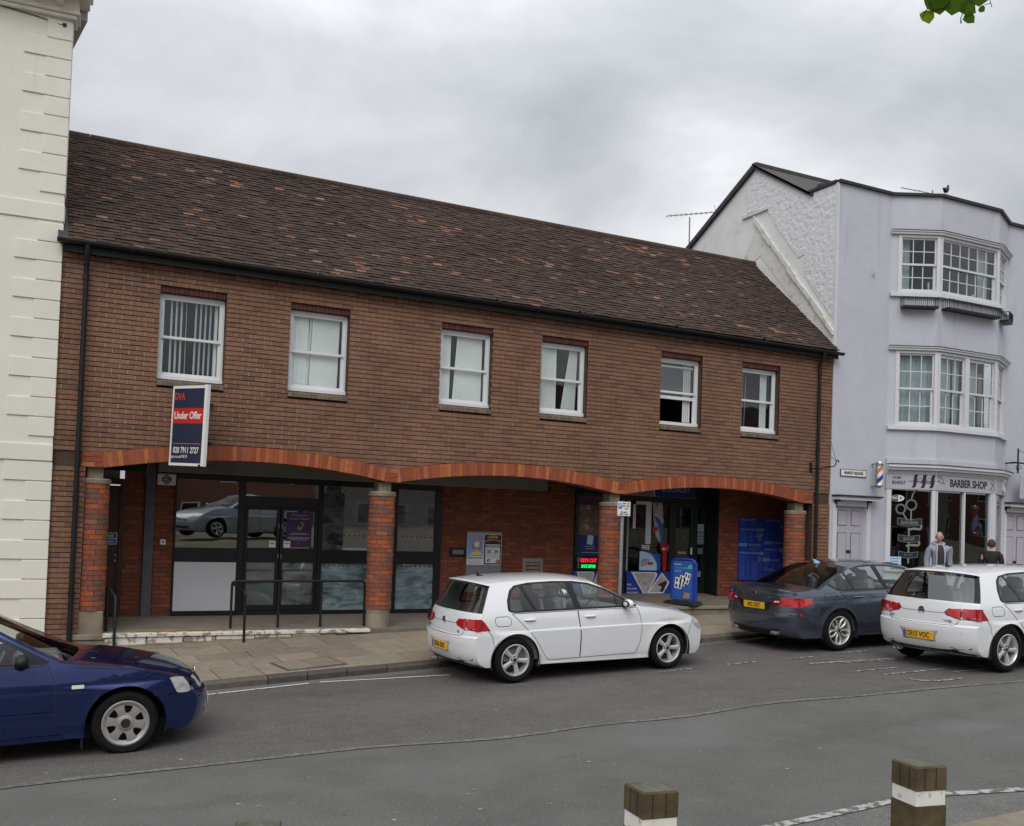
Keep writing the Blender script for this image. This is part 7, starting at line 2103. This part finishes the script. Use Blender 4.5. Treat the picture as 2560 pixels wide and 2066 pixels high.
text('020 7911 2727', .128, 'print_white', ag, tb(W_*.48, H_*.185), bold=.002, sx=.76)
text('gva.co.uk/7679', .062, 'print_white', ag, tb(.035, H_*.105), align='LEFT')
C2 = Vector((2.30, -.05)); d2 = C2-B_
TB2 = Matrix.Translation((B_.x+.02, B_.y, 2.665)) @ Matrix.Rotation(atan2(d2.y, d2.x), 4, 'Z')
MB().box(.03, d2.length, -.004, .004, 0, H_, T=TB2).build('board', 'print_white', ag)
for z in (2.86, 3.25, 3.62): MB().cbox(B_.x-.005, B_.x+.05, B_.y-.03, B_.y+.01, z-.012, z+.012, .003).build('clip', 'black_paint', ag)
MB().cbox(2.22, 2.29, -.69, -.62, 2.60, 2.66, .004).box(2.0, 2.5, -.05, -.02, 3.0, 3.05).box(2.0, 2.5, -.05, -.02, 3.6, 3.65).build('fixing', 'black_paint', ag)
MB().tube([(1.58, -.02, 2.72), (1.585, -.03, 2.62), (1.56, -.03, 2.50), (1.565, -.02, 2.42)], .004, 5).build('loose_wire', 'black_paint', BB)

# ---- parking sign on a post
px_, py_ = 9.975, -.30
pk = thing('parking_sign', (px_, py_, pav_z(px_, py_)), 'small white and blue parking time sign on a grey post', 'sign')
MB().tube([(px_, py_, pav_z(px_, py_)-.1), (px_, py_, 2.42)], .036, 14).build('post', 'galv', pk, smooth=40)
MB().cbox(px_-.145, px_+.145, py_-.055, py_-.045, 2.14, 2.41, .004).build('back', 'galv', pk)
MB().box(px_-.142, px_+.142, py_-.058, py_-.055, 2.143, 2.407).build('face', 'print_white', pk)
MB().cbox(px_-.125, px_-.045, py_-.060, py_-.058, 2.275, 2.375, .001).build('blue_square', 'midblue', pk)
text('P', .095, 'print_white', pk, frame_front(px_-.085, py_-.062, 2.325), bold=.002)
for s, x, z, h in (('Mon - Sat', .045, 2.375, .042), ('8am - 5pm', .045, 2.33, .042), ('1 hour', .045, 2.28, .042), ('No return', .0, 2.215, .042), ('within 1 hour', .0, 2.175, .042)):
    text(s, h, 'print_black', pk, frame_front(px_+x, py_-.060, z), sx=.85, bold=.0008)

# ---- swing pavement sign outside the laundry
abx, aby = 11.80, .20; az = .425
sw = thing('pavement_sign', (abx, aby, az), 'blue swing pavement sign with passport photo pictures outside the laundry', 'sign', local=True, rot=(0, 0, radians(-66)))
b = MB()
pts = [(-.26, 0, .10), (-.265, 0, .80), (-.25, 0, .86), (-.20, 0, .895), (.20, 0, .895), (.25, 0, .86), (.265, 0, .80), (.265, 0, .02)]
b.tube(pts, .026, 10); b.build('frame', 'blue', sw, smooth=40)
MB().cbox(.22, .31, -.03, .03, .0, .84, .012).build('side_rail', 'blue', sw)
MB().cbox(-.235, .235, -.012, .012, .08, .865, .006).build('panel', 'midblue', sw)
MB().prism([(-.34, 0), (.36, 0), (.32, .05), (.22, .075), (-.24, .075), (-.32, .04)], -.20, .20, lambda u, v, d: (u, d, v)).build('rubber_foot', 'tyre_black', sw)
for x, z, w, h, a in ((-.10, .42, .16, .22, -.1), (-.01, .47, .13, .2, -.2), (.09, .52, .13, .22, -.3)):
    T = Matrix.Translation((x, -.014-.002*(x+.2), z)) @ Matrix.Rotation(-a, 4, 'Y')
    c_ = MB().box(-w/2, w/2, -.001, .001, -h/2, h/2, T=T).build('photo_strip', 'print_white', sw)
    for i in (-1, 1):
        for j in (-1, 1): MB().box(i*w/4-w*.13, i*w/4+w*.13, -.0022, -.001, j*h/4-h*.17, j*h/4+h*.14, T=T).build('photo', 'print_black', c_)
text('PASSPORT', .04, 'print_white', sw, frame_front(-.12, -.014, .79), sx=.9); text('PHOTO SERVICE', .05, 'teal', sw, frame_front(.0, -.014, .72), sx=.9, bold=.001); text('DIGITAL', .04, 'paleblue', sw, frame_front(-.11, -.014, .66))
MB().lathe([(0, 0), (.05, 0)], 10, Matrix.Translation((.16, -.014, .75)) @ Matrix.Rotation(pi/2, 4, 'X')).build('green_flash', 'teal', sw)
MB().prism([(.0, .12), (.15, .12), (.17, .22), (.05, .25)], -.016, -.013, lambda u, v, d: (u, d, v)).build('face_picture', 'skin_print', sw)

# ---- overhanging twig with lobed leaves, top right
def leaf_mat(name, c1, c2):
    m = bpy.data.materials.new(name); m.use_nodes = True; nt = m.node_tree; L = nt.links
    for n in list(nt.nodes): nt.nodes.remove(n)
    out = nd(nt, 'ShaderNodeOutputMaterial'); df = nd(nt, 'ShaderNodeBsdfDiffuse'); tl = nd(nt, 'ShaderNodeBsdfTranslucent'); mx = nd(nt, 'ShaderNodeMixShader')
    no = nd(nt, 'ShaderNodeTexNoise'); no.inputs['Scale'].default_value = 18; rp = nd(nt, 'ShaderNodeMix', data_type='RGBA')
    L.new(no.outputs[0], rp.inputs[0]); rp.inputs[6].default_value = (*c1, 1); rp.inputs[7].default_value = (*c2, 1)
    L.new(rp.outputs[2], df.inputs[0]); L.new(rp.outputs[2], tl.inputs[0]); mx.inputs[0].default_value = .55
    L.new(df.outputs[0], mx.inputs[1]); L.new(tl.outputs[0], mx.inputs[2]); L.new(mx.outputs[0], out.inputs[0]); MATS[name] = m
leaf_mat('leaf', (.05, .10, .012), (.085, .15, .018)); leaf_mat('leaf_young', (.16, .20, .012), (.24, .26, .02))
mat('twig', (.03, .022, .014), .9, var=.3, scale=30)
br_ = thing('tree_branch', (4.5, -12.4, 5.6), 'leafy twig hanging into the sky at the top right corner', 'tree branch')
RV = Vector((.894, -.446, .035)); UV = Vector((-.043, -.009, .999)); FV = Vector((.445, .895, .027))
OUT = [(0, 0), (.10, .05), (.16, .16), (.30, .10), (.36, .20), (.50, .18), (.42, .32), (.50, .42), (.36, .46), (.34, .56), (.44, .70), (.28, .66), (.20, .74), (.12, .86), (0, 1.06), (-.12, .86), (-.20, .74), (-.28, .66), (-.44, .70), (-.34, .56), (-.36, .46), (-.50, .42), (-.42, .32), (-.50, .18), (-.36, .20), (-.30, .10), (-.16, .16), (-.10, .05)]
OUT_SER = []
for (a, b2) in zip(OUT, OUT[1:]+OUT[:1]):
    OUT_SER.append(a); m_ = ((a[0]+b2[0])/2, (a[1]+b2[1])/2); OUT_SER.append((m_[0]*1.03, m_[1]*1.01+.005))
def leaf(base, tip, w, m, bend=.1, fwd=0.0):
    base, tip = Vector(base), Vector(tip); ax = tip-base; L_ = ax.length; ax = ax/L_
    side = ax.cross(FV).normalized(); nrm = side.cross(ax)
    V, F, of = cdt([(a*w, b2*L_/1.06) for a, b2 in OUT_SER], [], L_*.14)
    vs = []
    for p in V:
        u, v = p.x, p.y
        vs.append(base+side*u+ax*v+nrm*(-bend*(u/w)**2*w*2+fwd*v-bend*v*v/L_*.6))
    return MB().add(vs, F).build('leaf', m, br_, smooth=True)
leaf((4.032, -12.164, 4.705), (4.05, -12.171, 4.632), .075, 'leaf_young', .10)
leaf((4.075, -12.187, 4.79), (4.094, -12.196, 4.676), .14, 'leaf', .16)
leaf((4.10, -12.21, 4.795), (4.05, -12.19, 4.70), .10, 'leaf', .12)
leaf((4.155, -12.226, 4.80), (4.148, -12.224, 4.675), .15, 'leaf', .12)
leaf((4.19, -12.246, 4.745), (4.262, -12.278, 4.695), .085, 'leaf', .15)
leaf((4.213, -12.255, 4.69), (4.258, -12.276, 4.646), .06, 'leaf', .1)
leaf((4.265, -12.284, 4.81), (4.276, -12.287, 4.729), .11, 'leaf', .12)
leaf((4.279, -12.29, 4.73), (4.304, -12.30, 4.708), .04, 'leaf', .05)
leaf((4.34, -12.35, 4.95), (4.30, -12.33, 4.82), .13, 'leaf', .1); leaf((4.2, -12.3, 4.95), (4.16, -12.28, 4.84), .13, 'leaf', .1)
tw = MB()
tw.tube([(4.02, -12.158, 4.668), (4.041, -12.17, 4.721), (4.10, -12.22, 4.80), (4.22, -12.30, 4.90), (4.40, -12.38, 5.15), (4.7, -12.5, 5.6), (5.4, -12.9, 6.3)], [.0022, .002, .003, .004, .008, .014, .03], 6)
tw.tube([(4.198, -12.246, 4.644), (4.196, -12.245, 4.67), (4.21, -12.255, 4.72), (4.22, -12.261, 4.766), (4.24, -12.28, 4.82), (4.30, -12.34, 4.98)], [.004, .0022, .002, .002, .003, .004], 6)
tw.tube([(4.337, -12.318, 4.732), (4.33, -12.315, 4.755), (4.326, -12.313, 4.77), (4.34, -12.33, 4.85), (4.36, -12.36, 5.05)], [.002, .002, .002, .003, .004], 6)
tw.tube([(4.302, -12.301, 4.743), (4.33, -12.315, 4.752)], .0018, 5); tw.tube([(4.02, -12.158, 4.668), (4.012, -12.155, 4.69)], .0012, 5); tw.tube([(4.03, -12.163, 4.69), (4.017, -12.157, 4.70)], .0012, 5)
tw.build('twig', 'twig', br_, smooth=True)
# ------------------------------------------------------------------ people
mat('hair_brown', (.075, .030, .016), .7, var=.35, scale=40)
mat('hair_shaved', (.30, .19, .15), .8, var=.2, scale=60)
mat('tee_dark', (.035, .034, .042), .9, var=.15, scale=25)
mat('hood_lining', (.40, .41, .45), .9, var=.08, scale=25)
mat('jacket_black', (.014, .014, .017), .75, var=.2, scale=15)
mat('jeans', (.035, .045, .08), .9, var=.15, scale=25)
mat('shoe', (.03, .025, .02), .7, var=.2)
mat('grey_shirt', (.16, .165, .17), .9, var=.12, scale=20)
mat('eye', (.05, .045, .04), .3, var=0)
def skin_mesh(name, nodes, edges, m, par, sub=2, root=0):
    me = bpy.data.meshes.new(name); me.from_pydata([n[0] for n in nodes], edges, [])
    bm = bmesh.new(); bm.from_mesh(me); ly = bm.verts.layers.skin.verify(); bm.verts.ensure_lookup_table()
    for i, n in enumerate(nodes):
        r = n[1]; bm.verts[i][ly].radius = r if isinstance(r, tuple) else (r, r); bm.verts[i][ly].use_root = (i == root)
    bm.to_mesh(me); bm.free()
    me.materials.append(MATS[m])
    o = bpy.data.objects.new(name, me); link(o, par)
    s = o.modifiers.new('skin', 'SKIN'); s.use_smooth_shade = True
    o.modifiers.new('sub', 'SUBSURF').levels = sub; o.modifiers['sub'].render_levels = sub
    return o
def head_mesh(name, T, m, par):
    """egg-shaped head with brow, nose, lips and chin; local +x is the face"""
    b = MB(); n = 20; rings = 16; vs = []
    for i in range(rings+1):
        t = pi*i/rings; z = .118*cos(t)
        for k in range(n):
            a = 2*pi*k/n; r = sin(t)
            x = .098*r*cos(a); y = .076*r*sin(a)
            zz = z
            if z < 0: y *= 1+.9*z/.118*.42; x *= 1+.10*z/.118 if cos(a) > 0 else 1+.55*z/.118
            fr = max(0, cos(a))
            if fr > .9:
                if -.035 < z < .02: x += .022*(1-abs((z+.012)/.04))*((fr-.9)/.1)     # nose
                if -.075 < z < -.05: x += .006                                            # lips
                if z < -.09: x += .006
            if fr > .6 and .018 < z < .04: x += .005                                     # brow
            vs.append(T @ Vector((x, y, zz)))
    b.add(vs, [(i*n+k, i*n+(k+1) % n, (i+1)*n+(k+1) % n, (i+1)*n+k) for i in range(rings) for k in range(n)])
    for s in (-1, 1):
        b.sphere((-.005, s*.077, -.005), (.02, .009, .032), 8, 6, T=T)
    h = b.build(name, m, par, smooth=True)
    e = MB()
    for s in (-1, 1): e.sphere((.086, s*.031, .008), (.010, .013, .006), 8, 5, T=T)
    e.build('eyes', 'eye', h, smooth=True)
    br = MB()
    for s in (-1, 1): br.sphere((.090, s*.031, .028), (.008, .020, .004), 8, 4, T=T)
    br.build('eyebrows', 'hair_brown', h, smooth=True)
    MB().sphere((.090, 0, -.063), (.009, .024, .006), 8, 5, T=T).build('mouth', 'pink', h, smooth=True)
    return h
def person(x, y, z, H, rz, label, top, bottom, face_turn=0.0, hood=False, hair=None, haircol='hair_brown', arms='down', tee=None):
    p = thing('person', (x, y, z), label, 'person', local=True, rot=(0, 0, rz))
    k = H/1.75
    def v(a, b, c): return Vector((a, b, c))*k
    # body: one continuous skinned figure (facing local +x)
    n = [(v(0, 0, .95), .12*k), (v(0, 0, 1.10), .115*k), (v(0, 0, 1.28), .118*k), (v(-.01, 0, 1.41), .09*k), (v(0, 0, 1.50), .052*k), (v(.012, 0, 1.58), .05*k)]
    e = [(0, 1), (1, 2), (2, 3), (3, 4), (4, 5)]
    for s in (-1, 1):
        i = len(n)
        n += [(v(0, s*.10, .88), .095*k), (v(.03, s*.105, .50), .06*k), (v(-.02, s*.105, .10), .042*k), (v(.10, s*.11, .035), .035*k)]
        e += [(0, i), (i, i+1), (i+1, i+2), (i+2, i+3)]
        j = len(n)
        if arms == 'down': A = [(-.005, .185, 1.41), (-.03, .235, 1.13), (.04, .24, .89), (.07, .235, .82)]
        else: A = [(.0, .185, 1.41), (.04, .24, 1.15), (.26, .16, 1.05), (.34, .12, 1.06)]
        n += [(v(A[0][0], s*A[0][1], A[0][2]), .045*k), (v(A[1][0], s*A[1][1], A[1][2]), .035*k), (v(A[2][0], s*A[2][1], A[2][2]), .03*k), (v(A[3][0], s*A[3][1], A[3][2]), (.036*k, .02*k))]
        e += [(3, j), (j, j+1), (j+1, j+2), (j+2, j+3)]
    body = skin_mesh('body', n, e, 'skin', p)
    # fingers as short chains from the palm
    fg_ = MB()
    for s in (-1, 1):
        q = (v(.07, s*.235, .82) if arms == 'down' else v(.34, s*.12, 1.06)); dr = Vector((.25, 0, -1)).normalized() if arms == 'down' else Vector((1, 0, -.2)).normalized()
        sd = Vector((1, 0, .25)).normalized() if arms == 'down' else Vector((0, 1, 0))
        for f_ in range(4):
            b0 = q+sd*(f_-1.5)*.018*k; ln = (.065, .075, .07, .055)[f_]*k
            fg_.tube([b0, b0+dr*ln*.5, b0+dr*ln*.8+Vector((.012, -s*.008, 0))*k, b0+dr*ln+Vector((.022, -s*.016, 0))*k], [.0095*k, .009*k, .008*k, .006*k], 7)
        b0 = q+sd*.034*k; fg_.tube([b0-dr*.02*k, b0+(dr*.5+sd*.5)*.035*k, b0+(dr*.8+sd*.4)*.055*k], [.011*k, .009*k, .007*k], 7)
    fg_.build('fingers', 'skin', body, smooth=True)
    # clothes
    g = [(v(0, 0, .90), .155*k), (v(0, 0, 1.10), .145*k), (v(0, 0, 1.28), .155*k), (v(-.012, 0, 1.41), .15*k), (v(-.005, 0, 1.475), .085*k)]
    ge = [(0, 1), (1, 2), (2, 3), (3, 4)]
    for s in (-1, 1):
        j = len(g)
        pts = [(-.005, .19, 1.41), (-.03, .24, 1.13), (.035, .243, .905)] if arms == 'down' else [(.0, .19, 1.41), (.04, .245, 1.15), (.24, .165, 1.055)]
        g += [(v(pts[0][0], s*pts[0][1], pts[0][2]), .088*k), (v(pts[1][0], s*pts[1][1], pts[1][2]), .066*k), (v(pts[2][0], s*pts[2][1], pts[2][2]), .046*k)]
        ge += [(3, j), (j, j+1), (j+1, j+2)]
    skin_mesh('top', g, ge, top, body)
    t = [(v(0, 0, .98), .145*k), (v(0, 0, .92), .145*k)]; te = [(0, 1)]
    for s in (-1, 1):
        i = len(t); t += [(v(0, s*.10, .86), .11*k), (v(.03, s*.105, .50), .078*k), (v(-.02, s*.105, .09), .062*k)]; te += [(1, i), (i, i+1), (i+1, i+2)]
    skin_mesh('trousers', t, te, bottom, body)
    for s in (-1, 1): MB().sphere(v(.045, s*.108, .04), (.135*k, .05*k, .05*k), 12, 6).build('shoe', 'shoe', body, smooth=True)
    T = Matrix.Translation(v(.03, 0, 1.645)) @ Matrix.Rotation(face_turn, 4, 'Z') @ Matrix.Diagonal((k, k, k, 1))
    hd = head_mesh('head', T, 'skin', body)
    if tee:
        # open zip: darker shirt panel on the chest and paler hood edges
        def chest(zz, yy, off):
            w = interp([(.85, .150), (1.10, .143), (1.28, .152), (1.42, .122), (1.47, .08)], zz)
            return v(sqrt(max(.0004, w*w-yy*yy*.6))*1.0+off, yy, zz)
        b = MB(); N_ = 8
        rows = [(.88, .075), (1.05, .075), (1.2, .078), (1.33, .075), (1.42, .062), (1.475, .055)]
        vs = [chest(z_, -w+2*w*q/N_, .012) for z_, w in rows for q in range(N_+1)]
        b.add(vs, [(i*(N_+1)+q, i*(N_+1)+q+1, (i+1)*(N_+1)+q+1, (i+1)*(N_+1)+q) for i in range(5) for q in range(N_)])
        b.build('shirt_front', tee, body, smooth=True)
        for s in (-1, 1): MB().tube([chest(z_, s*(w+.008), .016) for z_, w in rows]+[v(-.02, s*.085, 1.53)], .015*k, 8).build('hoodie_edge', 'hood_lining', body, smooth=True)
    if hood:
        MB().tube([v(.05, -.085, 1.47), v(-.03, -.115, 1.51), v(-.11, -.06, 1.52), v(-.125, 0, 1.515), v(-.11, .06, 1.52), v(-.03, .115, 1.51), v(.05, .085, 1.47)], [.02*k, .036*k, .045*k, .05*k, .045*k, .036*k, .02*k], 10).build('hood', top, body, smooth=True)
    if hair:
        b = MB(); n_ = 20; vs = []
        low = -.07 if hair == 'full' else .02
        for i in range(10):
            t_ = pi*.66*i/9 if hair == 'full' else pi*.42*i/9
            for q in range(n_):
                a = 2*pi*q/n_; r = sin(t_); gr = .012 if hair == 'full' else .002
                x = (.098+gr)*r*cos(a); y = (.076+gr)*r*sin(a); z_ = (.118+gr)*cos(t_)
                if cos(a) > .45 and z_ < .055: x *= .86; z_ = .055 if hair == 'full' else z_; x = min(x, .085)
                vs.append(T @ Vector((x-.004, y, z_)))
        b.add(vs, [(i*n_+q, i*n_+(q+1) % n_, (i+1)*n_+(q+1) % n_, (i+1)*n_+q) for i in range(9) for q in range(n_)])
        b.build('hair', haircol, hd, smooth=True)
    return p
px, py = 17.50, -1.15
person(px, py, pav_z(px, py), 1.74, radians(-122), 'man with shaved head in open grey hoodie over dark shirt by the barber shop', 'hoodie', 'jeans', face_turn=radians(-22), hood=True, hair='stubble', haircol='hair_shaved', tee='tee_dark')
px, py = 19.12, -1.2
person(px, py, pav_z(px, py), 1.56, radians(38), 'person with short brown hair in black jacket seen from behind', 'jacket_black', 'jeans', face_turn=radians(-30), hair='full')
person(11.75, 2.7, .47, 1.68, radians(75), 'person in grey top standing inside the laundry window', 'grey_shirt', 'tee_dark', hair='full', haircol='eye', arms='up')
# ------------------------------------------------------------------ things behind the camera that the glass reflects
mat('terrace_wall', (.34, .29, .24), .85, var=.1, scale=4, big=.1)
mat('terrace_wall_red', (.22, .10, .07), .85, var=.15, scale=5, big=.1)
mat('terrace_roof', (.09, .06, .05), .85, var=.2, scale=6)
glass('terrace_glass', (.2, .22, .24), .02, ior=1.6)
def terrace(x0, x1, y, h, rh, wm, lab, n):
    cx = (x0+x1)/2; z = road_z(cx)
    t = thing('terrace_house', (cx, y, z), lab, 'building', 'houses across the square seen only in reflections')
    MB().box(x0+.02, x1-.02, y-8, y, z-.5, z+h).build('wall', wm, t)
    MB().prism([(y+.3, z+h-.1), (y-4, z+h+rh), (y-8.3, z+h-.1)], x0, x1, lambda u, v, d: (d, u, v)).build('roof', 'terrace_roof', t)
    for k in range(n):
        wx = x0+(x1-x0)*(k+.5)/n
        for zz in (1.0, 3.8) if h < 7 else (1.0, 3.8, 6.4):
            w = MB().box(wx-.55, wx+.55, y-.05, y+.04, z+zz, z+zz+1.5).build('window', 'upvc', t)
            MB().box(wx-.46, wx+.46, y+.041, y+.05, z+zz+.08, z+zz+1.42).build('pane', 'gloss_black', w)
terrace(-22, -12, -44, 6.5, 2.6, 'terrace_wall', 'buff rendered house across the square, reflected far left', 4)
terrace(-12, -3, -45, 8.6, 2.4, 'terrace_wall_red', 'tall red brick house across the square, reflected in the shop glass', 4)
terrace(-3, 8, -44, 6.2, 3.0, 'terrace_wall', 'wide buff house across the square, reflected in the middle windows', 5)
terrace(8, 17, -45, 8.2, 2.5, 'terrace_wall_red', 'red brick house across the square, reflected in the right windows', 4)
terrace(17, 30, -46, 6.8, 2.8, 'terrace_wall', 'long buff house across the square, reflected far right', 5)
terrace(30, 44, -38, 7.5, 3.0, 'terrace_wall_red', 'red brick house far along the square, reflected in the barber window', 5)
terrace(44, 62, -36, 6.4, 3.6, 'terrace_wall', 'gabled buff house far along the square, reflected in the barber window', 5)
terrace(62, 84, -38, 7.8, 3.0, 'terrace_wall_red', 'last red house along the square, reflected in the barber window', 5)
car5 = golf('hatchback', 'silver hatchback behind the camera, reflected in the vacant shop window', '', [], paint='paint_silver', group='cars parked across the square, seen in reflections')
def stand(root, x, y, yaw, sc):
    root.location = (x, y, near_z(x, y)); root.rotation_euler = (0, 0, yaw); root.scale = (sc,)*3
stand(car5, 9.5, -23.9, radians(156), 1.3)
car6 = copy_tree(car2)
car6['label'] = 'white hatchback behind the camera, reflected beside the silver one'; car6['group'] = 'cars parked across the square, seen in reflections'
for c in list(car6.children):
    if c.name.startswith(('number_plate', 'model_lettering')): 
        for q in list(c.children): bpy.data.objects.remove(q)
        bpy.data.objects.remove(c)
stand(car6, 5.2, -27.0, radians(200), 1.0)
